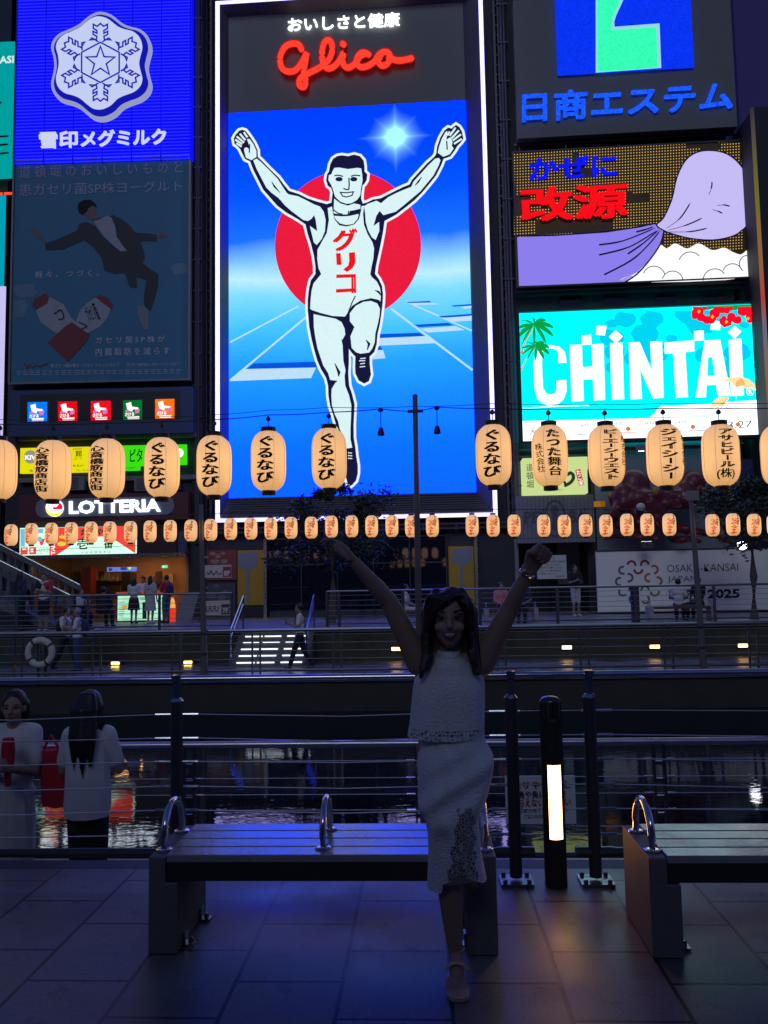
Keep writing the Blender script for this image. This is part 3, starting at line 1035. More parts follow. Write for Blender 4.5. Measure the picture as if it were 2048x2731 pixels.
sil = [(62, 205), (56, 170), (68, 146), (92, 118), (112, 112), (132, 118), (150, 140), (172, 170), (192, 202), (212, 246), (214, 290), (238, 312), (290, 366), (350, 424), (382, 468), (416, 510), (480, 530), (540, 560), (600, 580), (662, 596), (692, 586), (700, 520), (690, 492), (668, 476), (658, 440), (664, 402), (676, 384), (684, 338), (702, 302), (728, 284), (760, 278), (800, 284), (840, 274), (878, 284), (902, 312), (908, 350), (908, 384), (926, 402), (922, 440), (906, 466), (896, 472), (888, 520), (886, 560), (896, 592), (922, 586), (962, 566), (1012, 558), (1060, 534), (1110, 508), (1160, 484), (1200, 468), (1216, 438), (1262, 388), (1312, 333), (1362, 288), (1374, 268), (1380, 220), (1400, 164), (1428, 116), (1452, 98), (1474, 104), (1502, 80), (1524, 94), (1542, 124), (1551, 172), (1532, 198), (1512, 218), (1492, 252), (1466, 286), (1422, 302), (1407, 342), (1372, 412), (1332, 462), (1282, 522), (1232, 572), (1182, 612), (1112, 666), (1038, 706), (1028, 780), (1012, 862), (997, 932), (982, 1000), (976, 1050), (1002, 1086), (1022, 1130), (1028, 1180)] + dn([(1026, 260), (1018, 330), (1008, 400), (992, 470), (987, 530), (972, 582), (942, 612), (942, 660), (950, 730), (936, 772), (905, 788), (870, 768), (848, 722), (846, 680), (848, 612), (828, 592), (806, 562), (806, 650), (802, 720), (808, 800), (828, 860), (843, 920), (840, 990), (837, 1060), (838, 1140), (848, 1200), (854, 1260), (864, 1320), (864, 1372), (852, 1420), (822, 1452), (798, 1440), (782, 1380), (778, 1300), (776, 1215), (745, 1100), (723, 1060), (703, 990), (683, 930), (673, 870), (670, 800), (658, 752), (623, 692), (598, 632), (578, 560), (563, 500), (548, 420), (543, 362), (538, 310), (538, 240), (546, 170), (558, 116), (588, 75)]) + [(588, 1002), (578, 932), (558, 852), (538, 792), (523, 728), (470, 692), (400, 652), (340, 607), (300, 562), (248, 502), (213, 432), (183, 372), (163, 318), (130, 303), (112, 268), (98, 238), (80, 218)]
ath = sign('x', '', '', PC, 928, 1300) if False else None
m = MB().stroke(PC, A_(sil), 13, .018, 0, True)
fig = obj('athlete_outline', m, LEDGE, screen)
obj('athlete_shadow', MB().poly(PC, A_(sil), .024), LNAVY, fig)
m = MB()
W1 = .032
m.poly(PC, A_([(184, 312), (206, 300), (232, 320), (290, 377), (343, 432), (372, 478), (398, 518), (412, 532), (478, 546), (538, 576), (580, 598), (618, 612), (642, 645), (655, 700), (650, 772), (630, 822), (597, 862), (578, 846), (562, 780), (552, 738), (600, 772), (590, 700), (580, 668), (562, 692), (540, 706), (510, 700), (430, 640), (390, 604), (348, 556), (300, 520), (268, 488), (238, 430), (206, 368)]), W1)
m.poly(PC, A_([(124, 246), (136, 294), (172, 310), (204, 290), (204, 250), (184, 205), (160, 172), (142, 172), (154, 205), (158, 240), (142, 226), (126, 232)]), W1)
for a, b in (((66, 176), (112, 206)), ((76, 156), (124, 196)), ((96, 138), (132, 180)), ((122, 128), (146, 162)), ((74, 200), (108, 222))):
    m.stroke(PC, A_([a, b]), 5.2, W1)
m.poly(PC, A_([(905, 610), (930, 594), (985, 574), (1015, 590), (1060, 552), (1110, 526), (1165, 502), (1212, 484), (1226, 450), (1272, 400), (1320, 346), (1368, 300), (1392, 296), (1402, 310), (1390, 345), (1356, 410), (1318, 456), (1270, 514), (1215, 560), (1165, 602), (1110, 646), (1030, 668), (1006, 640), (985, 672), (966, 738), (1003, 712), (1004, 770), (980, 830), (955, 812), (930, 765), (916, 715), (912, 660)]), W1)
m.poly(PC, A_([(1384, 262), (1394, 218), (1412, 168), (1436, 124), (1448, 122), (1440, 180), (1450, 170), (1470, 160), (1480, 190), (1476, 218), (1488, 234), (1462, 272), (1420, 288)]), W1)
for a, b in (((1462, 124), (1446, 150)), ((1500, 98), (1462, 152)), ((1522, 116), (1474, 168)), ((1536, 142), (1482, 182)), ((1540, 172), (1490, 204))):
    m.stroke(PC, A_([a, b]), 5.2, W1)
m.poly(PC, A_([(712, 360), (740, 358), (800, 368), (860, 360), (886, 364), (892, 400), (895, 440), (884, 500), (880, 540), (860, 568), (824, 590), (790, 594), (750, 580), (716, 548), (702, 500), (690, 470), (672, 440), (676, 408), (692, 402), (700, 380)]), W1)
m.poly(PC, A_([(710, 560), (752, 592), (800, 606), (840, 592), (880, 600), (882, 625), (840, 636), (812, 640), (806, 662), (760, 664), (706, 656)]), W1)
m.poly(PC, A_([(708, 672), (760, 676), (806, 674), (870, 660), (864, 690), (836, 724), (790, 732), (748, 722), (720, 696)]), W1)
obj('athlete_skin', m, LSKIN, fig)
m = MB()
vest = [(668, 622), (676, 700), (662, 784), (630, 842), (602, 892), (600, 950), (608, 1012), (626, 1052), (602, 1080), (576, 1112), (563, 1160), (557, 1220)] + dn([(554, 300), (562, 308), (620, 328), (700, 348), (780, 352), (796, 330), (826, 283), (880, 248), (950, 232), (1000, 243), (1012, 254)]) + [(1014, 1180), (1008, 1140), (988, 1100), (955, 1070), (945, 1052), (954, 1000), (965, 950), (970, 884), (958, 842), (928, 792), (904, 730), (898, 660), (905, 606), (888, 610), (884, 645), (872, 692), (842, 728), (790, 742), (744, 734), (714, 698), (702, 655), (696, 612)]
m.poly(PC, A_(vest), W1)
m.poly(PC, B_([(576, 336), (640, 350), (720, 366), (758, 388), (778, 430), (782, 470), (765, 500), (766, 560), (770, 640), (784, 700), (778, 740), (782, 802), (806, 862), (822, 930), (820, 1000), (816, 1080), (816, 1150), (828, 1205), (792, 1210), (770, 1130), (747, 1085), (735, 1030), (715, 990), (696, 930), (692, 870), (694, 822), (716, 786), (732, 770), (684, 764), (670, 718), (640, 672), (622, 620), (602, 560), (588, 490), (578, 420)]), W1)
m.poly(PC, B_([(812, 330), (850, 282), (900, 256), (950, 250), (990, 266), (1008, 300), (1006, 340), (994, 400), (978, 462), (974, 520), (958, 560), (938, 586), (880, 594), (852, 584), (824, 556), (816, 480), (842, 420), (828, 402), (812, 382)]), W1)
obj('athlete_kit', m, LSKIN, fig)
m = MB()
D1 = .040
for s in ([(712, 412), (735, 408), (768, 416)], [(820, 416), (845, 408), (880, 412)]):
    m.stroke(PC, A_(s), 3.4, D1, 3)
for cx in (742, 838):
    m.poly(PC, A_([(cx + 24 * cos(t), 434 + 15 * sin(t)) for t in [i * pi / 6 for i in range(12)]]), D1)
m.stroke(PC, A_([(806, 425), (808, 470), (805, 500), (790, 502), (770, 494)]), 3.6, D1)
m.stroke(PC, A_([(750, 520), (790, 522), (836, 516), (826, 540), (790, 550), (765, 544)]), 3.2, D1, 0, True)
m.stroke(PC, A_([(704, 632), (735, 655), (765, 662)]), 3.2, D1)
m.stroke(PC, A_([(804, 640), (802, 658), (880, 652)]), 3.2, D1)
m.stroke(PC, A_([(303, 450), (322, 482), (358, 522)]), [1.5, 5, 1.5], D1)
m.stroke(PC, A_([(1280, 420), (1258, 450), (1236, 476)]), [1.5, 5, 1.5], D1)
m.stroke(PC, B_([(848, 218), (826, 262), (800, 330)]), 3.0, D1)
m.stroke(PC, B_([(760, 500), (776, 560), (782, 600)]), [2, 6, 2], D1)
m.stroke(PC, B_([(918, 504), (938, 530), (925, 570)]), [2, 7, 2], D1)
m.stroke(PC, B_([(714, 656), (742, 716), (738, 742)]), [2, 8, 2], D1)
m.stroke(PC, B_([(975, 180), (1000, 192), (1020, 220)]), [1.5, 6, 2], D1)
m.stroke(PC, A_([(160, 205), (158, 262)]), 3.4, D1)
m.stroke(PC, A_([(1442, 185), (1446, 242)]), 3.4, D1)
obj('athlete_linework', m, LNAVY, fig)
m = MB()
for q in ([(880, 626), (915, 622)], [(872, 640), (912, 638)], [(880, 660), (910, 655)], [(876, 680), (912, 676)], [(800, 1238), (826, 1240)], [(800, 1256), (828, 1258)], [(800, 1274), (828, 1276)]):
    m.stroke(PC, B_(q), 2.6, D1)
obj('shoe_lace', m, LSKIN, fig)
m = MB()
put_text(m, PC, row_text('グ', .045), A_([(700, 762), (862, 752), (860, 895), (702, 905)]), D1)
m.poly(PC, A_([(722, 915), (752, 915), (758, 992), (726, 992)]), D1)
m.poly(PC, A_([(806, 912), (846, 908), (848, 980), (830, 1012), (795, 1038), (768, 1022), (802, 995), (808, 965)]), D1)
put_text(m, PC, row_text('コ', .05), A_([(722, 1054), (852, 1050), (854, 1174), (722, 1182)]), D1)
obj('vest_lettering', m, glow('led_scarlet', rgb(240, 22, 34), 1.0), fig)

# ================================================================ blue snow-emblem sign (left block)
C_ = px_map(0, 0, 0.36166)
ns = sign('snow_emblem_sign', 'blue neon sign with a white snowflake and star emblem', 'sign', PL, 280, 430)
BQ = C_((128, -60), (1408, -60), (1416, 1180), (118, 1188))
obj('panel', MB().panel(PL, BQ, -.3, 0), glow('blue_neon_field', (0.004, 0.003, 3.0), 1.0, 0.0), ns)
a, c = PL.uz(*BQ[0]), PL.uz(*BQ[2])
m, m2 = MB(), MB()
z = c[1] + 0.05
while z < a[1]:
    m.rect(PL, a[0] + .03, z, c[0] - .03, z + .028, .02, .05)
    z += .136
for k in range(7):
    u = a[0] + .06 + (c[0] - a[0] - .12) * k / 6
    m2.rect(PL, u - .022, c[1], u + .022, a[1], .052, .07)
obj('neon_tube', m, glow('blue_neon_tube', (0.022, 0.03, 3.4), 1.0), ns)
obj('tube_rail', m2, glow('blue_tube_rail', (0.004, 0.004, 0.30), 1.0), ns)
outer = [(745, 86), (820, 108), (900, 170), (960, 196), (1035, 216), (1092, 270), (1114, 350), (1096, 430), (1086, 490), (1100, 560), (1114, 620), (1096, 682), (1040, 732), (960, 762), (900, 792), (850, 842), (790, 874), (740, 882), (690, 872), (640, 836), (580, 786), (520, 760), (450, 740), (395, 690), (376, 620), (390, 550), (400, 490), (394, 420), (376, 350), (394, 290), (440, 245), (510, 215), (580, 180), (640, 130), (690, 98)]
cxy = (745, 484)
shr = lambda pts, k, dx=0, dy=0: [(cxy[0] + (x - cxy[0]) * k + dx, cxy[1] + (y - cxy[1]) * k + dy) for x, y in pts]
em_ = obj('emblem', MB().poly(PL, C_(*outer), .30, .2, 3), glow('emblem_grey_rim', rgb(150, 155, 190), 1.0), ns)
obj('emblem_shade', MB().poly(PL, C_(*shr(outer, .945)), .306, 0, 3), glow('emblem_navy', rgb(18, 22, 175), 1.0), em_)
obj('emblem_face', MB().poly(PL, C_(*shr(outer, .865, -14, -20)), .312, 0, 3), glow('emblem_face', rgb(196, 206, 242), 1.0), em_)
m = MB()
st5 = []
for k in range(10):
    r = 112 if k % 2 == 0 else 46
    st5.append((740 + r * sin(k * pi / 5), 456 - r * 1.02 * cos(k * pi / 5)))
m.stroke(PL, C_(*st5), 4.4, .318, 0, True)
hexp = [(740 + 160 * sin(k * pi / 3), 460 - 148 * cos(k * pi / 3)) for k in range(6)]
m.stroke(PL, C_(*hexp), 4.2, .3184, 0, True)
half = [(14, 4), (62, 34), (78, 18), (30, -8 + 30), (26, 46), (54, 62), (54, 86), (26, 70), (26, 92), (52, 108), (52, 140), (24, 124), (0, 146)]
arm = [(-t, s) for t, s in half] + half[::-1][1:]
for k in range(6):
    th = k * pi / 3
    hx, hy = hexp[k]
    pts = [(hx + t * cos(th) + s * sin(th), hy + t * sin(th) - s * cos(th) * .95) for t, s in arm]
    m.stroke(PL, C_(*pts), 4.2, .3188 + k * .0002)
obj('snowflake', m, glow('emblem_line_blue', rgb(24, 36, 178), 1.0), em_)
m = MB()
put_text(m, PL, row_text('雪印', .018), C_((284, 972), (568, 962), (568, 1082), (290, 1092)), .16, .08)
put_text(m, PL, row_text('メグミルク', .02), C_((600, 962), (1222, 942), (1222, 1060), (592, 1080)), .16, .08)
obj('lettering', m, glow('cool_white_letters', rgb(205, 212, 240), 1.0), ns)
# corner bits of neon below the field on the right
# ================================================================ dark poster below
D_ = px_map(0, 400, 0.36166)
po = sign('poster_billboard', 'unlit dark blue poster of a leaping man in a suit and drink bottles', 'billboard', PL, 260, 1026)
PQ = D_((98, 80), (1385, 55), (1400, 1690), (88, 1712))
obj('backing', MB().panel(PL, PQ, -.25, -.02), mat('poster_blue', (0.036, 0.19, 0.32), 0.6, noise=0.12, nscale=.8), po)
obj('frame', MB().frame(PL, PQ, .07, -.2, .05), mat('grey_frame', (0.2, 0.2, 0.22), 0.5, 0.3), po)
CLO = mat('poster_cloud', (0.13, 0.24, 0.34), 0.6, noise=.3, nscale=3)
m = MB()
rnd = random.Random(3)
for cx, cy, n_, sx, sy in ((170, 1010, 9, 60, 60), (1320, 870, 8, 60, 45), (150, 1180, 5, 40, 60)):
    for k in range(n_):
        x, y, r = cx + rnd.uniform(-sx, sx), cy + rnd.uniform(-sy, sy), rnd.uniform(24, 46)
        x = min(max(x, 104 + r), 1380 - r)
        m.poly(PL, D_(*[(x + r * cos(t * pi / 7) * rnd.uniform(.85, 1.15), y + r * .7 * sin(t * pi / 7)) for t in range(14)]), -.012 + len(m.f) * .0002)
obj('cloud_print', m, CLO, po)
SUIT = mat('poster_dark_suit', (0.022, 0.022, 0.035), .6)
PSK = mat('poster_skin', (0.19, 0.12, 0.11), .6)
PWH = mat('poster_white', (0.34, 0.37, 0.42), .6, noise=.2, nscale=4)
m = MB()
m.poly(PL, D_((585, 545), (640, 530), (700, 560), (760, 640), (830, 700), (900, 745), (880, 700), (840, 640), (820, 560), (800, 500), (830, 480), (900, 510), (960, 560), (1000, 610), (1080, 615), (1160, 625), (1155, 675), (1060, 672), (1035, 680), (1060, 740), (1068, 800), (1050, 830), (1110, 880), (1168, 915), (1165, 1000), (1140, 1100), (1110, 1190), (1064, 1150), (1060, 1080), (1078, 960), (1005, 935), (1010, 1020), (955, 1010), (935, 950), (915, 905), (850, 915), (770, 890), (750, 800), (690, 720), (620, 665), (540, 700), (460, 735), (335, 738), (330, 690), (420, 660), (510, 620), (570, 590)), -.008)
pm = obj('man_print', m, SUIT, po)
obj('man_shirt', MB().poly(PL, D_((690, 525), (740, 512), (790, 482), (822, 500), (848, 560), (860, 640), (900, 700), (935, 742), (890, 748), (830, 700), (770, 640), (720, 575)), -.005), PWH, pm)
m = MB()
m.poly(PL, D_((615, 470), (640, 420), (690, 400), (715, 430), (710, 470), (740, 500), (700, 520), (660, 510)), -.004)
m.poly(PL, D_((330, 690), (300, 660), (260, 640), (230, 600), (212, 580), (240, 578), (280, 600), (310, 650), (345, 682)), -.004)
m.poly(PL, D_((1155, 630), (1190, 608), (1230, 618), (1238, 640), (1205, 640), (1160, 650)), -.004)
obj('man_skin', m, PSK, pm)
obj('man_hair', MB().poly(PL, D_((570, 430), (580, 390), (620, 366), (670, 368), (705, 400), (715, 430), (680, 408), (650, 430), (640, 455), (612, 478), (585, 465)), -.002), INK, pm)
obj('man_shoe', MB().poly(PL, D_((1015, 1150), (1060, 1145), (1100, 1200), (1095, 1260), (1100, 1320), (1075, 1330), (1045, 1290), (1015, 1210)), -.004), mat('poster_grey_shoe', (.20, .23, .27), .6), pm)
RED = mat('poster_red', (0.20, 0.025, 0.035), .6, noise=.2, nscale=4)
for k, (body, cap_) in enumerate(((((262, 1178), (360, 1080), (470, 1140), (520, 1230), (560, 1270), (500, 1340), (410, 1350), (300, 1270)), ((235, 1150), (250, 1100), (330, 1055), (362, 1080), (350, 1130), (262, 1182))),
                                  (((560, 1270), (590, 1180), (640, 1130), (720, 1080), (820, 1170), (790, 1240), (740, 1300), (650, 1350), (520, 1310)), ((705, 1085), (730, 1068), (790, 1085), (832, 1140), (825, 1178), (770, 1140))))):
    b = obj('bottle_print', MB().poly(PL, D_(*body), -.009 + .003 * k), PWH, po)
    obj('bottle_cap', MB().poly(PL, D_(*cap_), -.003 + .001 * k), RED, b)
    m = MB()
    if k == 1:
        put_text(m, PL, row_text('ガセリ菌', .02), D_((612, 1165), (690, 1120), (745, 1250), (660, 1265)), -.002)
    m.stroke(PL, D_((400, 1210), (450, 1180), (470, 1240), (430, 1250)) if k == 0 else D_((580, 1270), (640, 1300), (600, 1320)), 3.4, -.0015, 3)
    obj('bottle_lettering', m, INK, b)
obj('bottle_wrap', MB().poly(PL, D_((350, 1420), (480, 1300), (530, 1270), (660, 1360), (640, 1410), (500, 1560)), .001), RED, po)
m = MB()
put_text(m, PL, row_text('道 頓 堀 の お い し い も の と'), D_((142, 118), (1345, 80), (1345, 170), (142, 208)), -.004)
put_text(m, PL, row_text('恵ガセリ菌SP株ヨーグルト'), D_((140, 250), (1342, 225), (1342, 305), (140, 340)), -.004)
obj('headline', m, mat('poster_lilac_ink', (0.42, 0.42, 0.62), .6), po)
m = MB()
put_text(m, PL, row_text('軽 々 、 つ づ く 。'), D_((260, 895), (730, 880), (730, 930), (260, 945)), -.004)
put_text(m, PL, row_text('ガ セ リ 菌 S P 株 が'), D_((705, 1378), (1215, 1368), (1215, 1415), (705, 1428)), -.004)
put_text(m, PL, row_text('内 臓 脂 肪 を 減 ら す'), D_((705, 1462), (1250, 1452), (1250, 1508), (705, 1518)), -.004)
put_text(m, PL, row_text('恵 ガセリ菌SP株ヨーグルト ドリンクタイプ'), D_((372, 1578), (880, 1570), (880, 1600), (372, 1606)), -.004)
put_text(m, PL, row_text('恵 ガセリ菌SP株ヨーグルト ドリンクタイプ'), D_((935, 1572), (1325, 1565), (1325, 1590), (935, 1598)), -.004)
obj('copy_lettering', m, mat('poster_pale_ink', (0.62, 0.66, 0.70), .6), po)
m = MB()
for y in (1622, 1634, 1648):
    for k in range(26):
        x = 125 + k * 47
        m.stroke(PL, D_((x, y + 10 - k * .5), (x + rnd.uniform(20, 42), y + 10 - k * .5 - .5)), 1.1, -.004)
obj('fine_print', m, mat('poster_pale_ink', (0, 0, 0)), po)
m = MB()
m.stroke(PL, D_((180, 1570), (200, 1610), (215, 1580), (235, 1605), (260, 1590), (300, 1595), (350, 1570)), 3, -.003, 4)
obj('red_script', m, RED, po)

# ================================================================ blue fascia with five lit product cards
fa = sign('display_fascia', 'dark blue fascia with a row of five small lit product screens', 'sign', PL, 260, 1160)
FQ = D_((68, 1775), (1425, 1745), (1425, 2085), (68, 2110))
obj('fascia', MB().panel(PL, FQ, -.3, .15), mat('fascia_blue', (0.02, 0.05, 0.16), .5, noise=.1), fa)
obj('recess', MB().panel(PL, D_((148, 1805), (1328, 1778), (1328, 1992), (148, 2005)), .1, .153), BLACK, fa)
m = MB()
put_text(m, PL, row_text('雪印メグミルク'), D_((560, 2038), (862, 2028), (862, 2058), (560, 2070)), .156)
obj('lettering', m, mat('faded_letter', (.12, .14, .2), .6), fa)
for x0, x1, y0, c in ((203, 345, 1860, (0, 120, 255)), (428, 566, 1856, (225, 10, 25)), (670, 815, 1852, (235, 12, 30)), (908, 1046, 1847, (0, 110, 45)), (1144, 1284, 1838, (255, 110, 20))):
    y1 = y0 + 142
    s = obj('card_screen', MB().poly(PL, D_((x0, y0), (x1, y0 - 3), (x1, y1 - 3), (x0, y1)), .20, .03), glow('card_%d' % x0, rgb(*c), 1.1, .2, .05), fa)
    m = MB()
    m.poly(PL, D_((x0 + 20, y0 + 22), (x0 + 58, y0 + 12), (x0 + 64, y0 + 45), (x0 + 112, y0 + 52), (x0 + 110, y0 + 64), (x0 + 70, y0 + 66), (x0 + 66, y0 + 84), (x0 + 30, y0 + 66)), .206)
    put_text(m, PL, row_text('さける', .05), D_((x0 + 14, y0 + 90), (x0 + 82, y0 + 86), (x0 + 82, y0 + 114), (x0 + 14, y0 + 118)), .206)
    m.poly(PL, D_((x0 + 30, y0 + 120), (x0 + 120, y0 + 116), (x0 + 118, y0 + 136), (x0 + 34, y0 + 138)), .206)
    obj('card_print', m, glow('card_white', rgb(255, 245, 245), 1.2), s)
    m = MB().poly(PL, D_((x0 + 86, y0 + 62), (x0 + 122, y0 + 62), (x0 + 118, y0 + 92), (x0 + 88, y0 + 96)), .204)
    m.poly(PL, D_((x0 + 16, y0 + 72), (x0 + 50, y0 + 68), (x0 + 56, y0 + 82), (x0 + 16, y0 + 88)), .2045)
    obj('card_patch', m, glow('card_patch', rgb(215, 120, 190), 1.0), s)

# ================================================================ far left teal screens
PF = Plane(-13, 30.1, 0)
tl = sign('teal_screen', 'teal lit screen with white and black letters at the left edge', 'sign', PF, 20, 480)
obj('screen', MB().panel(PF, [(-190, 118), (37, 114), (32, 476), (-190, 482)], -.05, 0), glow('teal_led', rgb(0, 158, 158), 1.0, .05), tl)
m = MB()
put_text(m, PF, row_text('ASI', .03), [(-2, 150), (37, 148), (37, 168), (-2, 170)], .01)
obj('white_lettering', m, glow('teal_white', rgb(215, 235, 240), 1.0), tl)
m = MB()
put_text(m, PF, row_text('K', .0), [(-26, 228), (6, 227), (6, 276), (-26, 277)], .01)
put_text(m, PF, row_text('E', -.01), [(-8, 362), (23, 360), (23, 410), (-8, 413)], .01)
obj('black_lettering', m, INK, tl)
bl = sign('split_screen', 'cyan and white lit screen at the left edge under the teal one', 'sign', PF, 5, 1165)
obj('screen', MB().panel(PF, [(-190, 526), (12, 525), (11, 766), (-190, 766)], -.05, 0), glow('cyan_led', rgb(0, 160, 185), 1.0, .05), bl)
obj('white_screen', MB().panel(PF, [(-190, 767), (11, 767), (9, 1170), (-190, 1170)], -.05, 0), glow('lilac_white_led', rgb(200, 195, 240), 1.0, .03), bl)
eb = thing('neighbour_building', 'black building edge behind the teal screens at the left', 'building', (-20, 31, ZU))
u = PF.uz(26, 500)[0]
obj('wall', MB().rect(PF, u - 14, ZU + .002, u - .25, 34, -8, -.31), DARK, eb)
m = MB()
for k in range(3):
    m.rect(PF, u - 1.1 + k * .42, PF.uz(10, 513)[1] - .06, u - .76 + k * .42, PF.uz(10, 513)[1] + .02, -.1, -.04)
obj('red_lamp', m, glow('red_dash_lamp', (1.0, .06, .03), 1.5), eb)

# ================================================================ green letter panel (right block, top)
R_ = px_map(1300, 0, 0.4509)
gp = sign('letter_panel', 'grey panel with a blue LED square and big green letter above blue lettering', 'sign', PR, 1680, 360)
obj('panel', MB().panel(PR, R_((155, -40), (1440, -40), (1472, 746), (172, 822)), -.35, 0), GREY, gp)
LQ = R_((402, -40), (1202, -40), (1221, 387), (414, 441))
sq = obj('led_square', MB().panel(PR, LQ, .02, .14), glow('led_blue_square', rgb(8, 48, 228), 1.15, .15, .06), gp)
obj('letter_edge', MB().poly(PR, R_((636, -40), (640, 0), (640, 430), (1028, 402), (1018, 138), (752, 158), (750, 130), (762, 90), (790, 30), (820, -40)), .15), glow('led_edge', rgb(150, 215, 230), 1.0), sq)
obj('letter', MB().poly(PR, R_((648, -40), (652, 426), (1008, 400), (998, 160), (734, 178), (738, 110), (768, 40), (800, -40)), .156), glow('led_green', rgb(50, 240, 172), 1.15, .10, .06), sq)
m = MB()
put_text(m, PR, row_text('日商エステム', .018), R_((205, 545), (1450, 474), (1452, 640), (205, 718)), .14, .1)
obj('lettering', m, glow('led_blue_letters', rgb(24, 86, 255), 1.15, .35, .05), gp)
m = MB()
put_text(m, PR, row_text('日商エステム', .02), R_((203, 545), (1452, 474), (1454, 642), (203, 722)), .03, .02)
obj('letter_tray', m, mat('dark_tray', (.02, .02, .06), .5), gp)

# ================================================================ brown dot-lamp board with lavender cloth (mascot left out)
kz = sign('cold_remedy_sign', 'brown dot lamp board with blue and red lettering over a lavender wind bag', 'sign', PR, 1680, 760)
KQ = R_((150, 912), (1500, 828), (1560, 1640), (186, 1690))
obj('board', MB().panel(PR, KQ, -.35, -.01), mat('brown_lamp_board', (0.13, 0.085, 0.02), .6), kz)


def inside(p, poly):
    x, y = p
    r = False
    j = len(poly) - 1
    for i in range(len(poly)):
        if (poly[i][1] > y) != (poly[j][1] > y) and x < (poly[j][0] - poly[i][0]) * (y - poly[i][1]) / (poly[j][1] - poly[i][1]) + poly[i][0]:
            r = not r
        j = i
    return r


m = MB()
off_blk = [(500, 900, 530, 1000), (500, 990, 640, 1050), (165, 1150, 260, 1270), (290, 1300, 740, 1380), (830, 1140, 960, 1200), (640, 1180, 720, 1240), (1180, 840, 1370, 880), (560, 1200, 620, 1260)]
for i in range(82):
    for j in range(50):
        x, y = 160 + i * 16.8, 915 + j * 16.8
        y -= (x - 150) * .062
        cell = (int(x / 140), int(y / 95))
        if any(a <= x <= c and b <= y <= d for a, b, c, d in off_blk):
            continue
        lim = 1400 - max(0, (x - 400)) * .07
        if (y > lim and x < 1040) or y > 1480 or x > 1515: continue
        m.poly(PR, R_((x - 2.6, y - 2.6), (x + 2.6, y - 2.6), (x + 2.6, y + 2.6), (x - 2.6, y + 2.6)), -.004)
obj('lamp_dots', m, glow('amber_dots', rgb(255, 205, 95), 1.0, sample=False), kz)
obj('wind_cloth', MB().poly(PR, R_((176, 1402), (400, 1396), (700, 1376), (900, 1346), (990, 1326), (1042, 1362), (1022, 1440), (962, 1530), (882, 1620), (812, 1670), (187, 1690)), .02, .02), glow('lavender_lit', rgb(140, 126, 236), 1.0), kz)
m = MB()
m.stroke(PR, R_((172, 1396), (400, 1390), (700, 1370), (900, 1340), (990, 1320)), 3.5, .03, 3)
m.stroke(PR, R_((1044, 1362), (1024, 1440), (964, 1532), (884, 1622), (808, 1672)), 4, .03, 3)
for q in ([(660, 1448), (800, 1425), (990, 1350)], [(660, 1508), (840, 1460), (1000, 1365)], [(690, 1625), (850, 1540), (950, 1450), (1020, 1365)], [(830, 1502), (920, 1440), (1010, 1362)], [(880, 1372), (940, 1356), (980, 1342)]):
    m.stroke(PR, R_(*q), [4.5, 3.5, 1.2], .03, 4)
obj('cloth_fold', m, glow('sign_navy', rgb(18, 16, 52), 1.0), kz)
sack = [(1040, 1362), (1000, 1330), (1040, 1290), (1090, 1180), (1120, 1050), (1170, 950), (1240, 900), (1330, 890), (1420, 912), (1496, 976), (1530, 1060), (1543, 1300), (1500, 1366), (1440, 1400), (1330, 1420), (1200, 1410), (1100, 1385)]
bagm = MB().poly(PR, R_(*sack), .024, .02, 3)
bag = obj('wind_bag', bagm, glow('pale_lavender_lit', rgb(198, 188, 246), 1.0), kz)
m = MB()
m.stroke(PR, R_(*sack), 3.6, .034, 3, True)
for q in ([(1060, 1350), (1140, 1290), (1200, 1200)], [(1070, 1362), (1180, 1330), (1270, 1290)], [(1075, 1372), (1200, 1370), (1300, 1350)], [(1310, 1150), (1325, 1110), (1328, 1075)], [(1360, 1216), (1400, 1212), (1434, 1220)], [(1330, 1240), (1365, 1250), (1390, 1262)]):
    m.stroke(PR, R_(*q), [1.5, 3.6, 1.2], .034, 4)
obj('bag_fold', m, glow('sign_navy', (0, 0, 0)), bag)
m = MB()
m.poly(PR, R_((818, 1668), (880, 1612), (960, 1536), (1020, 1450), (1060, 1470), (1110, 1440), (1180, 1470), (1250, 1440), (1330, 1480), (1400, 1465), (1450, 1490), (1500, 1505), (1552, 1480), (1562, 1636)), .02, .02, 4)
obj('cloud', m, glow('white_lit', rgb(248, 250, 255), 1.1), kz)
m = MB()
for c, r, a0, a1 in (((985, 1640), 66, 200, 345), ((1095, 1665), 62, 195, 360), ((1345, 1660), 70, 180, 330), ((1450, 1620), 60, 200, 345), ((1540, 1560), 50, 160, 280), ((1200, 1560), 70, 200, 330)):
    m.stroke(PR, R_(*[(c[0] + r * cos(radians(t)), c[1] + r * sin(radians(t))) for t in range(a0, a1, 12)]), 2.2, .034)
obj('cloud_line', m, glow('sign_navy', (0, 0, 0)), kz)
m = MB()
put_text(m, PR, row_text('かぜに', .025), R_((246, 940), (768, 908), (770, 1036), (246, 1064)), .12, .06)
obj('blue_lettering', m, glow('blue_letter', rgb(12, 22, 235), 1.1), kz)
m = MB()
put_text(m, PR, row_text('改源', .03), R_((188, 1112), (832, 1076), (832, 1284), (200, 1310)), .12, .06)
obj('red_lettering', m, glow('red_letter', rgb(245, 14, 26), 1.05), kz)
m = MB()
put_text(m, PR, row_text('改源', .03), R_((184, 1124), (832, 1090), (832, 1302), (196, 1326)), .03, .02)
obj('letter_tray', m, BLACK, kz)
obj('frame', MB().frame(PR, KQ, .06, -.3, .03), DSTEEL, kz)

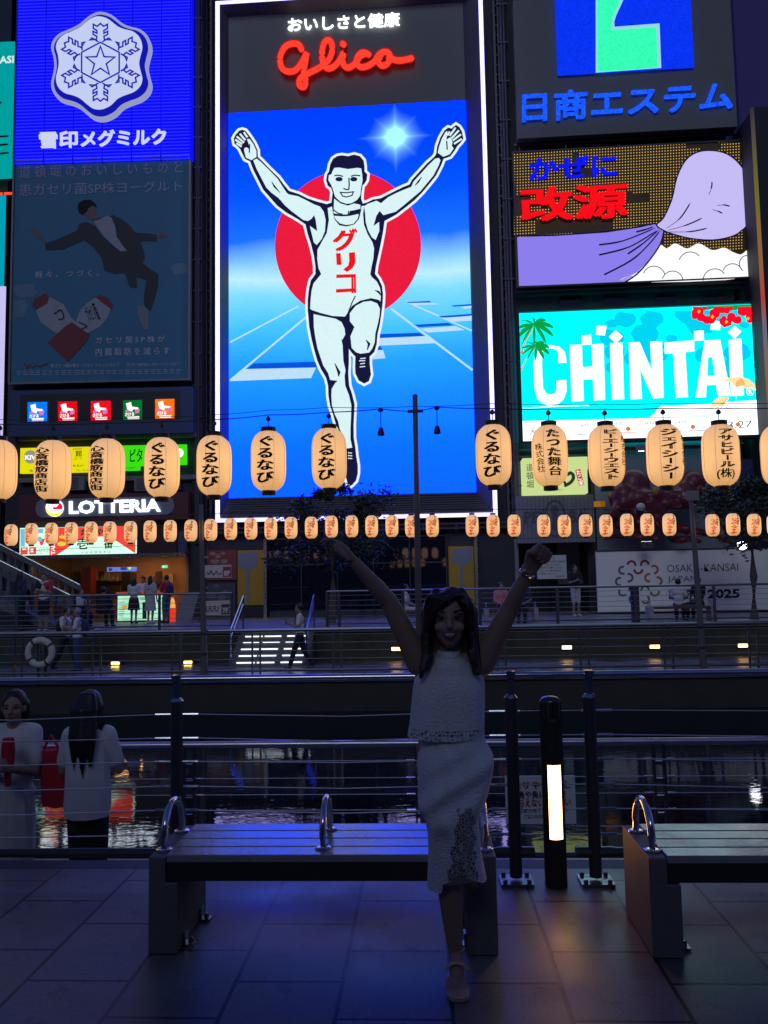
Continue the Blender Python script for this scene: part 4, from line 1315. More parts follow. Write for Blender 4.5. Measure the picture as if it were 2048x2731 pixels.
# ================================================================ bright beach screen
S_ = px_map(1300, 700, 0.4509)
bs = sign('beach_screen', 'bright turquoise LED screen with big white letters, palm and beach parasol', 'screen', PR, 1710, 1170, .1)
XQ = S_((188, 300), (1584, 245), (1618, 1025), (205, 1057))
obj('screen', MB().panel(PR, XQ, -.3, .10), glow('turquoise_led', rgb(0, 232, 238), 1.5, .015), bs)
obj('frame', MB().frame(PR, XQ, .10, -.3, .14), BLACK, bs)
m = MB()
rnd = random.Random(9)
for k in range(26):
    x, y, r = rnd.uniform(700, 1540), rnd.uniform(300, 700), rnd.uniform(20, 75)
    m.poly(PR, S_(*[(x + r * 1.3 * cos(t * pi / 8), max(285, y + r * sin(t * pi / 8) * rnd.uniform(.7, 1.1))) for t in range(16)]), .104 + k * .0003)
obj('sea_patch', m, glow('sea_blue_led', rgb(0, 205, 235), 1.1), bs)
m = MB()
m.poly(PR, S_((1080, 850), (1260, 836), (1612, 812), (1616, 905), (960, 915), (990, 890), (1010, 862), (1030, 845)), .116)
m.poly(PR, S_((205, 938), (1614, 906), (1617, 1024), (206, 1056)), .117)
m.stroke(PR, S_((210, 862), (420, 850), (600, 845)), 2, .115)
obj('sand', m, glow('white_led', rgb(246, 250, 255), 1.7), bs)
m = MB()
L_ = .124
m.poly(PR, S_((468, 592), (420, 594), (420, 540), (412, 520), (385, 508), (345, 508), (325, 530), (322, 600), (328, 740), (345, 772), (372, 782), (402, 770), (410, 740), (408, 700), (465, 695), (468, 760), (450, 810), (415, 838), (370, 848), (330, 838), (295, 808), (278, 740), (272, 600), (282, 540), (318, 508), (370, 488), (425, 498), (458, 530)), L_)
for q in ([(487, 488), (558, 486), (562, 620), (622, 616), (616, 486), (686, 480), (696, 812), (628, 816), (624, 690), (566, 692), (570, 818), (498, 822)],
          [(725, 478), (798, 474), (808, 808), (735, 812)], [(836, 474), (900, 470), (972, 640), (962, 468), (1032, 466), (1042, 800), (980, 804), (902, 625), (914, 806), (846, 810)],
          [(1047, 474), (1222, 460), (1224, 525), (1170, 530), (1186, 796), (1114, 800), (1098, 536), (1050, 540)],
          [(1284, 462), (1376, 456), (1440, 788), (1362, 792), (1352, 722), (1296, 726), (1292, 796), (1232, 800)],
          [(1427, 456), (1502, 450), (1516, 786), (1440, 790)],
          [(555, 432), (612, 428), (616, 484), (560, 488)], [(648, 372), (704, 376), (694, 432), (638, 426)], [(718, 440), (758, 400), (800, 438), (760, 478)],
          [(1222, 406), (1278, 402), (1280, 460), (1224, 462)], [(1326, 340), (1384, 352), (1374, 400), (1318, 396)], [(1422, 412), (1462, 374), (1502, 408), (1462, 450)]):
    m.poly(PR, S_(*q), L_ + len(m.f) * .0003)
obj('lettering', m, glow('white_led', (0, 0, 0)), bs)
m = MB()
m.poly(PR, S_((1304, 560), (1330, 560), (1346, 668), (1300, 672)), L_ + .006)
obj('letter_hole', m, glow('turquoise_led', (0, 0, 0)), bs)
m, m2 = MB(), MB()
for cx, cy, R0 in ((275, 365, 120), (285, 490, 85)):
    for k in range(10):
        a = k * 2 * pi / 10 + .3
        pts = []
        for t in (0, .3, .6, .85, 1):
            pts.append((cx + R0 * t * cos(a), cy + R0 * t * sin(a) * .7 + 45 * t * t * R0 / 120))
        pts = [(max(190, x), max(302, y)) for x, y in pts]
        if abs(pts[0][0] - pts[-1][0]) + abs(pts[0][1] - pts[-1][1]) < 20: continue
        q = []
        for i, (x, y) in enumerate(pts): q.append((x + 9 * sin(a) * sin(pi * i / 4), y - 9 * cos(a) * sin(pi * i / 4) - 5))
        for i, (x, y) in list(enumerate(pts))[::-1]: q.append((x - 9 * sin(a) * sin(pi * i / 4), y + 9 * cos(a) * sin(pi * i / 4) + 5))
        m.poly(PR, S_(*[(max(190, x), max(302, y)) for x, y in q]), .13 + (k + (10 if R0 < 100 else 0)) * .0004)
pal = obj('palm_leaf', m, glow('leaf_green_led', rgb(15, 160, 70), 1.0), bs)
m2.stroke(PR, S_((270, 395), (235, 440), (200, 540)), [3, 7], .129, 3).stroke(PR, S_((280, 510), (235, 560), (200, 635)), [2, 5], .1292, 3)
obj('palm_stem', m2, glow('orange_led', rgb(235, 125, 55), 1.0), bs)
m = MB()
rnd = random.Random(5)
for k in range(40):
    x, y, r = rnd.uniform(1225, 1575), rnd.uniform(258, 345), rnd.uniform(14, 30)
    if y > 330 and (x < 1290 or x > 1560): continue
    m.poly(PR, S_(*[(min(1583, x + r * cos(t * pi / 5)), max(262, y + r * sin(t * pi / 5))) for t in range(10)]), .130 + k * .0003)
m.poly(PR, S_((1370, 330), (1440, 330), (1445, 370), (1400, 385), (1372, 360)), .1295)
obj('flower', m, glow('flower_red_led', rgb(245, 12, 40), 1.1), bs)
m = MB()
for x, y in ((1412, 352), (1540, 332), (1330, 322), (1250, 290)):
    m.poly(PR, S_((x - 10, y), (x, y - 12), (x + 12, y - 2), (x, y + 12)), .146)
obj('flower_centre', m, glow('flower_yellow_led', rgb(255, 190, 60), 1.0), bs)
m = MB().poly(PR, S_((1250, 262), (1580, 248), (1582, 285), (1500, 275), (1420, 290), (1330, 272), (1280, 285)), .1285)
obj('flower_leaf', m, glow('leaf_green_led', (0, 0, 0)), bs)
m = MB()
m.poly(PR, S_((1400, 700), (1430, 680), (1490, 676), (1545, 690), (1580, 720), (1592, 760), (1560, 742), (1530, 746), (1500, 728), (1465, 732), (1440, 706)), .1325)
m.stroke(PR, S_((1482, 735), (1468, 815)), 1.5, .132)
m.poly(PR, S_((1350, 805), (1382, 795), (1430, 802), (1392, 850), (1360, 845), (1310, 862), (1330, 830)), .133)
obj('parasol_picture', m, glow('parasol_cream_led', rgb(252, 222, 165), 1.1), bs)
m = MB()
m.stroke(PR, S_((1438, 765), (1400, 830), (1375, 870)), 2.0, .136).stroke(PR, S_((1385, 835), (1420, 864)), 2.0, .1362).stroke(PR, S_((1400, 825), (1350, 865)), 2, .1364)
m.poly(PR, S_((1468, 708), (1500, 680), (1526, 720), (1500, 730), (1470, 738)), .1366)
obj('deckchair_picture', m, glow('orange_soft_led', rgb(245, 180, 100), 1.1), bs)
m = MB()
m.stroke(PR, S_(*[(1554 + 22 * cos(t * pi / 8), 764 + 22 * sin(t * pi / 8)) for t in range(16)]), 1.6, .134, 0, True)
put_text(m, PR, row_text('R', .03), S_((1545, 752), (1564, 752), (1564, 776), (1545, 776)), .134)
m.poly(PR, S_((1575, 590), (1600, 582), (1604, 590)), .134)
obj('registered_mark', m, glow('white_led', (0, 0, 0)), bs)
m = MB()
put_text(m, PR, row_text('天'), S_((248, 978), (290, 976), (290, 1022), (248, 1024)), .124)
for s, x, y in (('6時', 552, 962), ('12時', 725, 956), ('18時', 918, 950), ('24時', 1108, 945)):
    wd = 50 if len(s) == 2 else 72
    put_text(m, PR, row_text(s), S_((x, y - 12), (x + wd, y - 13), (x + wd, y + 12), (x, y + 13)), .124)
put_text(m, PR, row_text('13:27', .0), S_((1390, 942), (1565, 934), (1565, 974), (1390, 986)), .124)
obj('forecast_lettering', m, glow('ink_on_led', rgb(60, 60, 80), 1.0), bs)
m = MB()
for x, y in ((832, 984), (1215, 972), (1482, 958)):
    m.poly(PR, S_(*[(x + 14 * cos(t * pi / 6), y + 14 * sin(t * pi / 6)) for t in range(12)]), .125)
obj('sun_symbol', m, glow('orange_led', (0, 0, 0)), bs)
m = MB()
m.stroke(PR, S_((532, 1017), (640, 1013)), 2.2, .125)
obj('blue_line', m, glow('line_blue_led', rgb(20, 90, 210), 1.0), bs)
m = MB().stroke(PR, S_((640, 1013), (900, 1003), (1110, 998)), 2.0, .126)
obj('red_line', m, glow('line_red_led', rgb(210, 90, 90), 1.0), bs)
m = MB().stroke(PR, S_((1110, 998), (1300, 994)), 2.0, .127)
obj('violet_line', m, glow('line_violet_led', rgb(70, 60, 160), 1.0), bs)

# ================================================================ shop signs, left block
K_ = px_map(40, 1170, 0.28933)
lo = sign('burger_shop_sign', 'dark red fascia with white lit burger shop lettering and round logo', 'shop sign', PL, 280, 1395)
obj('fascia', MB().panel(PL, K_((35, 530), (1595, 482), (1597, 742), (35, 772)), -.345, .12), mat('maroon_fascia', (0.10, 0.014, 0.022), .5, noise=.1), lo)
pill = [(240, 560), (1400, 530), (1450, 555), (1468, 615), (1452, 672), (1400, 700), (250, 732), (205, 705), (186, 648), (200, 590)]
obj('pill_panel', MB().poly(PL, K_(*pill), .16, .03), mat('grey_pill', (.22, .22, .26), .5), lo)
m = MB()
put_text(m, PL, row_text('LOTTERIA', .03), K_((497, 575), (1338, 553), (1340, 672), (497, 694)), .20, .03)
obj('lettering', m, glow('shop_white', rgb(225, 240, 255), 3.0), lo)
ring = lambda x, y, rx, ry, n=24, a0=0, a1=360: [(x + rx * cos(radians(a0 + (a1 - a0) * t / n)), y + ry * sin(radians(a0 + (a1 - a0) * t / n))) for t in range(n + (0 if a1 - a0 == 360 else 1))]
o = obj('logo_disc', MB().poly(PL, K_(*ring(363, 637, 80, 80)), .20, .03), glow('shop_white', (0, 0, 0)), lo)
obj('logo_yellow', MB().poly(PL, K_(*(ring(363, 637, 79, 79, 12, 10, 180) + [(300, 640), (320, 680), (370, 690), (420, 668)])), .205), glow('logo_yellow', rgb(255, 215, 20), 2.4), o)
obj('logo_red', MB().poly(PL, K_((345, 630), (380, 628), (405, 600), (425, 590), (440, 625), (438, 650), (350, 655)), .206), glow('logo_red', rgb(235, 15, 40), 2.0), o)
yb = sign('yellow_shop_sign', 'yellow lit sign board behind the two leftmost dark lettered lanterns', 'shop sign', PL, 145, 1262)
obj('board', MB().panel(PL, K_((48, 92), (682, 68), (682, 306), (46, 320)), -.1, .06), glow('yellow_sign', rgb(232, 224, 12), 1.0), yb)
m = MB().poly(PL, K_(*ring(142, 168, 62, 62)), .07)
obj('badge', m, glow('badge_grey', rgb(150, 150, 130), 1.0), yb)
m = MB()
put_text(m, PL, row_text('KiV', .05), K_((90, 152), (196, 148), (196, 192), (90, 196)), .076)
obj('badge_lettering', m, glow('white_lit', (0, 0, 0)), yb)
m = MB()
put_text(m, PL, row_text('館', .015), K_((556, 110), (616, 107), (616, 163), (556, 166)), .07)
put_text(m, PL, row_text('ュース', .0), K_((548, 170), (614, 168), (614, 192), (548, 194)), .07)
put_text(m, PL, row_text('りたい', .03), K_((535, 240), (632, 236), (632, 256), (535, 260)), .07)
obj('lettering', m, glow('sign_dark_ink', rgb(50, 45, 8), 1.0), yb)
m = MB()
put_text(m, PL, row_text('株', .02), K_((136, 282), (166, 281), (166, 310), (136, 311)), .07)
put_text(m, PL, row_text('ATION', .02), K_((530, 86), (614, 82), (614, 104), (530, 108)), .07)
put_text(m, PL, row_text('TEL 06-6', .0), K_((560, 285), (676, 280), (676, 298), (560, 303)), .07)
obj('small_lettering', m, glow('sign_ochre_ink', rgb(160, 110, 10), 1.0), yb)
gb2 = sign('green_shop_sign', 'bright green lit sign board with dark letters behind the lanterns', 'shop sign', PL, 420, 1255)
obj('board', MB().poly(PL, K_((800, 66), (1580, 52), (1582, 238), (1150, 252), (1150, 290), (800, 304)), .06, .1), glow('green_sign', rgb(60, 225, 20), 1.0), gb2)
m = MB()
put_text(m, PL, row_text('ピタッ', .02), K_((1058, 95), (1240, 88), (1240, 215), (1058, 222)), .07)
put_text(m, PL, row_text('t.com/', .0), K_((1028, 255), (1108, 250), (1108, 276), (1028, 280)), .07)
obj('lettering', m, glow('green_dark_ink', rgb(12, 60, 12), 1.0), gb2)
obj('disc', MB().poly(PL, K_(*ring(1520, 130, 34, 40)), .07), glow('white_lit', (0, 0, 0)), gb2)

# takoyaki cafe sign (its cartoon octopus left out)
T_ = px_map(40, 1380, 0.27728)
tk = sign('snack_shop_sign', 'lit red and mint snack shop sign above the open cafe front', 'shop sign', PL, 200, 1475)
obj('board', MB().panel(PL, T_((45, 105), (1160, 78), (1155, 344), (45, 366)), -.1, .06), glow('mint_sign', rgb(196, 246, 218), 1.35), tk)
m = MB()
m.poly(PL, T_((415, 98), (1158, 80), (1156, 345), (980, 230), (870, 185), (720, 185), (600, 230), (400, 362), (330, 364), (335, 100)), .066)
m.poly(PL, T_((52, 288), (122, 286), (122, 356), (52, 358)), .067).poly(PL, T_((136, 286), (204, 284), (204, 354), (136, 356)), .067)
m.poly(PL, T_((220, 205), (290, 203), (272, 250), (262, 270), (245, 270), (238, 250)), .067)
obj('red_field', m, glow('sign_red', rgb(222, 66, 58), 1.25), tk)
m = MB()
m.poly(PL, T_((52, 112), (95, 110), (95, 280), (52, 282)), .067)
m.poly(PL, T_(*ring(238, 208, 22, 24)), .0705).poly(PL, T_((225, 110), (270, 108), (270, 150), (225, 152)), .067)
obj('blue_field', m, glow('sign_sky', rgb(110, 196, 226), 1.0), tk)
m = MB()
put_text(m, PL, row_text('壱', .02), T_((595, 200), (702, 196), (706, 305), (598, 310)), .074)
put_text(m, PL, row_text('番', .02), T_((850, 195), (945, 190), (945, 298), (850, 303)), .074)
put_text(m, PL, row_text('たこや', .05), T_((630, 112), (850, 104), (850, 168), (630, 176)), .074)
put_text(m, PL, row_text('大 阪 道 頓 堀 本 店', .0), T_((632, 326), (918, 318), (918, 342), (632, 348)), .074)
obj('lettering', m, glow('sign_green_ink', rgb(36, 58, 42), 1.0), tk)
m = MB()
for s, y in (('OSAKA No.1', 282), ('LOCAL FOOD', 302), ('TAKOYAKI', 322), ('CAFE', 342)):
    wd = 118 if len(s) > 5 else 55
    put_text(m, PL, row_text(s), T_((210, y), (210 + wd, y - 2), (210 + wd, y + 12), (210, y + 14)), .074)
obj('small_lettering', m, glow('sign_grey_ink', rgb(110, 120, 100), 1.0), tk)
m = MB()
put_text(m, PL, row_text('TAKO', .04), T_((345, 360), (345, 200), (385, 198), (385, 358)), .078)
m.poly(PL, T_((70, 300), (105, 298), (108, 312), (70, 314)), .078).poly(PL, T_((150, 300), (176, 299), (176, 335), (150, 336)), .078)
obj('white_lettering', m, glow('white_lit', (0, 0, 0)), tk)
m = MB()
m.poly(PL, T_((430, 200), (425, 178), (440, 182), (445, 160), (462, 180), (475, 165), (480, 205)), .076)
m.poly(PL, T_(*ring(448, 254, 44, 22)), .077)
obj('snack_picture', m, glow('sign_yellow', rgb(225, 215, 60), 1.0), tk)
ds = thing('dark_fascia', 'unlit dark red sign boards right of the snack shop sign', 'shop sign', tuple(PL.pt(430, 1475)))
obj('board', MB().panel(PL, T_((1178, 75), (1556, 66), (1556, 332), (1178, 344)), -.1, .04), mat('dark_maroon', (.045, .012, .018), .4), ds)
obj('blue_board', MB().panel(PL, T_((1566, 130), (1650, 128), (1650, 332), (1566, 336)), -.1, .04), mat('dull_blue_board', (.03, .06, .12), .5, noise=.4, nscale=6), ds)
obj('awning_beam', MB().panel(PL, T_((45, 372), (1640, 346), (1640, 372), (45, 400)), -.3, .25), STEEL, ds)

# ================================================================ signs of the right block, street level
U_ = px_map(1360, 1180, 0.18083)
td = sign('takoyaki_shop_sign', 'pale yellow green lit sign with brush lettering beside the grey shop board', 'shop sign', PR, 1490, 1316)
obj('board', MB().panel(PR, U_((186, 236), (1150, 205), (1158, 738), (202, 754)), -.7, .1), glow('pale_lime_sign', rgb(206, 226, 150), .95), td)
m = MB()
put_text(m, PR, col_text('道頓堀', .01), U_((235, 310), (345, 306), (360, 670), (245, 680)), .106)
m.stroke(PR, U_((840, 480), (890, 450), (930, 480), (930, 540), (880, 600), (800, 640)), 9, .107, 4)
put_text(m, PR, row_text('KU', .0), U_((715, 685), (772, 682), (772, 708), (715, 712)), .106)
put_text(m, PR, row_text('く', .02), U_((700, 320), (830, 316), (830, 620), (700, 630)), .108)
obj('lettering', m, glow('lime_ink', rgb(48, 52, 40), 1.0), td)
o = obj('red_tag', MB().poly(PR, U_((960, 408), (1034, 390), (1098, 626), (1022, 642)), .11), glow('tag_red', rgb(205, 70, 52), 1.0), td)
m = MB()
put_text(m, PR, col_text('たこ家', .03), U_((968, 412), (1034, 395), (1094, 625), (1022, 640)), .116)
obj('tag_lettering', m, glow('white_lit', (0, 0, 0)), o)
obj('dark_edge', MB().poly(PR, U_((1140, 400), (1170, 395), (1200, 735), (1150, 738)), .108), INK, td)
bb = sign('beer_bar_board', 'weathered grey timber sign board with an arched emblem and faded letters', 'shop sign', PR, 1485, 1445)
obj('board', MB().panel(PR, U_((95, 790), (1225, 765), (1265, 1470), (110, 1482)), -.7, .0), mat('weathered_grey_boards', (.22, .22, .24), .75, noise=.25, nscale=2.5), bb)
m = MB()
m.stroke(PR, U_(*ring(660, 1120, 150, 260, 28)), 6, .006, 0, True)
m.poly(PR, U_((620, 930), (700, 930), (720, 1010), (700, 1100), (700, 1300), (630, 1300), (630, 1090), (600, 1000)), .007)
put_text(m, PR, row_text('PEI', .03), U_((210, 1020), (480, 1012), (480, 1185), (210, 1195)), .008)
put_text(m, PR, row_text('BA', .03), U_((870, 1000), (1130, 992), (1130, 1180), (870, 1190)), .008)
obj('faded_lettering', m, mat('faded_slate', (.09, .10, .12), .7), bb)
m = MB()
for k in range(19):
    x = 130 + k * 60
    m.stroke(PR, U_((x, 800), (x + 18, 1470)), 1.0, .004)
obj('board_joint', m, mat('joint_grey', (.08, .08, .09), .8), bb)
# white notice
V_ = px_map(1300, 1400, 0.4509)
no = sign('notice_board', 'white notice with small black text on the dark entrance wall', 'notice', PR, 1470, 1545, -.3)
obj('board', MB().panel(PR, V_((294, 180), (468, 178), (466, 318), (294, 320)), -.5, -.3), WHITE, no)
m = MB()
put_text(m, PR, row_text('注'), V_((384, 188), (398, 188), (398, 202), (384, 202)), -.295)
for k, s in enumerate(('この場所での営利行為等は', '禁止されております。', 'ご協力をお願いします。', 'スピーカー等の使用は', 'ご遠慮ください。')):
    y = 210 + k * 18
    put_text(m, PR, row_text(s), V_((304, y), (304 + 13 * len(s), y), (304 + 13 * len(s), y + 12), (304, y + 12)), -.295)
put_text(m, PR, row_text('大阪市'), V_((398, 298), (456, 298), (456, 310), (398, 310)), -.295)
obj('lettering', m, INK, no)
# long white hoarding with ring emblem
PH = Plane(10, 29.0, 1.3)
ho = sign('event_hoarding', 'long white hoarding with a colourful ring emblem and event lettering', 'hoarding', PH, 1800, 1628)
HQ2 = V_((642, 160), (1800, 130), (1800, 505), (652, 512))
obj('board', MB().panel(PH, HQ2, -.12, 0), mat('white_hoarding', (.86, .84, .82), .6, noise=.06, nscale=.8), ho)
obj('top_rail', MB().rect(PH, PH.uz(*HQ2[0])[0], PH.uz(*HQ2[0])[1] + .002, PH.uz(*HQ2[1])[0], PH.uz(*HQ2[0])[1] + .05, -.14, .02), DSTEEL, ho)
arcs = [((852, 236), 22, 180, 380, (190, 40, 55)), ((930, 234), 22, 160, 360, (190, 40, 55)), ((892, 262), 24, 0, 180, (190, 40, 55)), ((800, 268), 21, 60, 290, (140, 120, 150)), ((985, 264), 22, 230, 450, (215, 120, 70)), ((836, 312), 22, -110, 110, (135, 115, 150)), ((955, 312), 22, 70, 290, (220, 130, 70)), ((782, 335), 22, 70, 290, (135, 115, 150)), ((1008, 332), 22, 250, 430, (220, 125, 70)), ((860, 384), 22, 160, 370, (50, 130, 190)), ((932, 384), 22, 160, 370, (140, 165, 80)), ((800, 396), 22, 40, 220, (50, 130, 190)), ((990, 394), 24, -10, 180, (140, 165, 80)), ((862, 440), 22, 90, 300, (60, 120, 200)), ((934, 440), 22, -60, 150, (140, 165, 80))]
for i, (c, r, a0, a1, col) in enumerate(arcs):
    m = MB().stroke(PH, V_(*[(c[0] + r * cos(radians(a0 + (a1 - a0) * t / 14)), c[1] + r * sin(radians(a0 + (a1 - a0) * t / 14))) for t in range(15)]), 5.6, .004 + i * .0004)
    obj('emblem_arc', m, mat('arc_%d_%d_%d' % col, tuple(.62 * x for x in rgb(*col)), .6), ho)
m = MB()
put_text(m, PH, row_text('OSAKA-KANSAI', -.008), V_((1062, 236), (1482, 226), (1482, 272), (1062, 280)), .006)
put_text(m, PH, row_text('JAPAN', -.008), V_((1066, 304), (1240, 300), (1240, 343), (1066, 347)), .006)
put_text(m, PH, row_text('EXPO', .04), V_((1072, 386), (1280, 382), (1282, 436), (1073, 440)), .006)
put_text(m, PH, row_text('2025', .04), V_((1300, 382), (1492, 376), (1493, 432), (1301, 437)), .006)
obj('lettering', m, INK, ho)

# ================================================================ paper lanterns
LR, LH = 0.158, 0.56          # radius, height of the paper body


def lprof(t):
    """radius of the paper at t in -1..1 of its half height"""
    return max(0.062, LR * (1 - abs(t) ** 4.4) ** 0.5)


def paper_mat():
    m = bpy.data.materials.new('lit_washi_paper')
    m.use_nodes = True
    n, l = m.node_tree.nodes, m.node_tree.links
    b = n['Principled BSDF']
    b.inputs['Base Color'].default_value = (0.75, 0.66, 0.55, 1)
    b.inputs['Roughness'].default_value = 0.7
    tc = n.new('ShaderNodeTexCoord')
    sp = n.new('ShaderNodeSeparateXYZ')
    l.new(tc.outputs['Object'], sp.inputs[0])

    def mth(op, a, b_=None, c=None):
        q = n.new('ShaderNodeMath'); q.operation = op
        for i, x in enumerate((a, b_, c)):
            if x is None: continue
            if isinstance(x, (int, float)): q.inputs[i].default_value = x
            else: l.new(x, q.inputs[i])
        return q.outputs[0]
    # wire hoops inside the paper, and a bulb's glow fading from its middle, put into the emission
    rib = mth('SINE', mth('MULTIPLY', sp.outputs[2], 2 * pi * 27 / LH))
    rib = mth('MULTIPLY_ADD', mth('POWER', mth('MULTIPLY_ADD', rib, .5, .5), 4.0), -0.15, 1.0)
    zc = mth('DIVIDE', sp.outputs[2], LH / 2)
    bulb = mth('MULTIPLY_ADD', mth('MULTIPLY', zc, zc), -0.22, 1.0)
    nz = n.new('ShaderNodeTexNoise'); nz.inputs['Scale'].default_value = 5
    l.new(tc.outputs['Object'], nz.inputs['Vector'])
    fib = mth('MULTIPLY_ADD', nz.outputs['Fac'], 0.3, 0.85)
    st = mth('MULTIPLY', mth('MULTIPLY', rib, bulb), fib)
    b.inputs['Emission Color'].default_value = (*rgb(251, 188, 114), 1)
    l.new(mth('MULTIPLY', st, 0.92), b.inputs['Emission Strength'])
    return m


PAPER = paper_mat()
SEAM = glow('lantern_seam', rgb(196, 138, 80), 0.85, sample=False)
CAPM = mat('lantern_black_ring', (0.012, 0.012, 0.014), 0.35)


def lantern_mesh():
    mb = MB()
    prof = []
    N = 54
    for i in range(N + 1):
        t = -1 + 2 * i / N
        t = math.copysign(abs(t) ** 0.92, t)
        r = lprof(t) * (1 + 0.006 * sin(i * pi))
        prof.append((r, t * LH / 2))
    mb.lathe(prof, (0, 0, 0), 40)
    return mb


def lantern_pt(x, z, off=0.003):
    t = max(-0.999, min(0.999, z / (LH / 2)))
    r = lprof(t) + off
    a = x / max(r, 0.11)
    return Vector((r * sin(a), -r * cos(a), z))


def wrap_text(parts):
    """parts: (unit text, x0, x1, ztop, zbot, shear) drawn onto the paper"""
    out = MB()
    for (vs, fs), x0, x1, zt, zb, sh in parts:
        bm = bmesh.new()
        V = [bm.verts.new((x0 + (x1 - x0) * x + sh * (y - .5), l * .0005, zb + (zt - zb) * y)) for x, y, l in vs]
        for f in fs:
            try: bm.faces.new([V[i] for i in f])
            except ValueError: pass
        bmesh.ops.triangulate(bm, faces=bm.faces[:])
        xs = [v.co.x for v in bm.verts]
        k = math.floor(min(xs) / .025)
        while k * .025 < max(xs):
            bmesh.ops.bisect_plane(bm, geom=bm.verts[:] + bm.edges[:] + bm.faces[:], plane_co=(k * .025, 0, 0), plane_no=(1, 0, 0))
            k += 1
        k = math.floor(zb / .03)
        while k * .03 < zt:
            bmesh.ops.bisect_plane(bm, geom=bm.verts[:] + bm.edges[:] + bm.faces[:], plane_co=(0, 0, k * .03), plane_no=(0, 0, 1))
            k += 1
        bm.verts.index_update()
        out.add([lantern_pt(v.co.x, v.co.z, .003 + v.co.y) for v in bm.verts], [[v.index for v in f.verts] for f in bm.faces])
        bm.free()
    return out


def build_lantern(letters):
    """letters: list of (MB, material, name)"""
    r = thing('paper_lantern', 'paper lantern', 'lantern')
    obj('paper_shade', lantern_mesh(), PAPER, r, smooth=True)
    mb = MB()
    for k in range(8):
        a = pi / 8 + k * pi / 4
        mb.tube([Vector((sin(a), -cos(a), 0)) * (lprof(t) + .0005) + Vector((0, 0, t * LH / 2)) for t in [-.98 + 1.96 * i / 22 for i in range(23)]], .0022, 4)
    obj('seam', mb, SEAM, r)
    obj('top_ring', MB().lathe([(.062, LH / 2 - .012), (.066, LH / 2 - .01), (.066, LH / 2 + .03), (.060, LH / 2 + .032)], (0, 0, 0), 24), CAPM, r)
    mb = MB().lathe([(.058, -LH / 2 - .03), (.064, -LH / 2 - .028), (.064, -LH / 2 + .01), (.060, -LH / 2 + .012)], (0, 0, 0), 24)
    obj('bottom_ring', mb, CAPM, r)
    mb = MB()
    for s in (-1, 1):
        mb.tube([(s * .066, 0, LH / 2 - .005), (s * .067, 0, LH / 2 + .04)], .003, 5)
    mb.tube([(0, 0, LH / 2 + .02), (0, 0, LH / 2 + .13)], .004, 6).lathe([(.010, LH / 2 + .09), (.022, LH / 2 + .10), (.022, LH / 2 + .115), (.008, LH / 2 + .135)], (0, 0, 0), 12)
    obj('hanger', mb, DSTEEL, r)
    for mb, m, nm in letters:
        obj(nm, mb, m, r)
    return r


def copy_tree(o, parent=None):
    c = o.copy()
    COL.objects.link(c)
    c.parent = parent
    for ch in list(o.children):
        copy_tree(ch, c)
    return c


RINK = glow('red_ink_lit_through_paper', rgb(205, 14, 8), 0.95, sample=False)
GURU = [(col_text('ぐるなび', .04), -.105, .065, .215, -.215, .02)]
SHIN = [(col_text('心斎橋筋商店街', .075), -.125, .03, .195, -.215, .01)]
TATSU = [(col_text('たつた舞台', .055), -.035, .095, .225, -.195, -.015), (col_text('株式会社', .02), -.145, -.06, .10, -.16, -.03)]
PA = [(col_text('ピーエーシーウエスト', .055, [1, .75, .95, .7, 1, .7, 1, .9, 1, 1]), -.045, .105, .225, -.225, .0), (col_text('株式会社', .02), .135, .20, .17, -.10, .0)]
JC = [(col_text('ジェイシーシー', .05, [1, .7, 1, 1, .75, 1, .8]), -.06, .10, .225, -.225, .0), (col_text('株式会社', .02), .145, .21, .17, -.10, .0)]
AS = [(col_text('アサヒビール', .05, [1, 1, 1, 1, .8, 1]), -.035, .10, .225, -.125, .0), (row_text('(株)', .02), -.06, .095, -.13, -.225, 0)]
near_row = [(-3, 1253, 'plain', None, -40), (141, 1254, 'shin', SHIN, -14), (285, 1250, 'shin', None, -12), (432, 1247, 'guru', GURU, -3), (571, 1242, 'guru', None, 0), (716, 1230, 'guru', None, 0), (878, 1223, 'guru', None, 0),
            (1316, 1214, 'guru', None, 0), (1466, 1216, 'tatsu', TATSU, 0), (1617, 1217, 'pa', PA, 0), (1773, 1215, 'jc', JC, 3), (1922, 1215, 'as', AS, 0), (2080, 1215, 'plain', None, 120)]
nlab = {-3: 'unlettered lantern cut by the left edge of the near row', 141: 'lantern with a column of seven characters, the farther left of two alike', 285: 'lantern with a column of seven characters right of its lookalike',
        432: 'lantern with four looping characters in front of the green sign', 571: 'lantern with four looping characters at the left edge of the billboard frame',
        716: 'lantern with four looping characters over the empty blue of the screen', 878: 'lantern with four looping characters beside the athlete standing foot',
        1316: 'lantern with four looping characters at the right edge of the billboard', 1466: 'lantern with two columns of writing under the beach screen corner', 1617: 'lantern with a long column of angular characters left of the octopus head',
        1773: 'lantern with six slanting strokes and bars in front of the octopus', 1922: 'lantern ending in a bracketed character under the screen clock', 2080: 'lantern cut by the right edge of the near row'}
YN = 7.2
protos, lantern_tops = {}, []
for px, py, kind, parts, rot in near_row:
    key = 'guru' if kind == 'plain' else kind
    if parts and key not in protos:
        o = protos[key] = build_lantern([(wrap_text(parts), INK, 'lettering')])
    elif key not in protos:
        o = protos[key] = build_lantern([(wrap_text(GURU), INK, 'lettering')])
    else:
        o = copy_tree(protos[key])
    c = onY(px, py, YN)
    o.location = c
    o.rotation_euler = (0, 0, radians(rot) + math.atan2(-c.x, c.y) * 0.6)
    tag(o, 'large glowing paper ' + nlab[px], 'lantern', 'lanterns hanging on the near wire')
    lantern_tops.append(c + Vector((0, 0, LH / 2 + .13)))
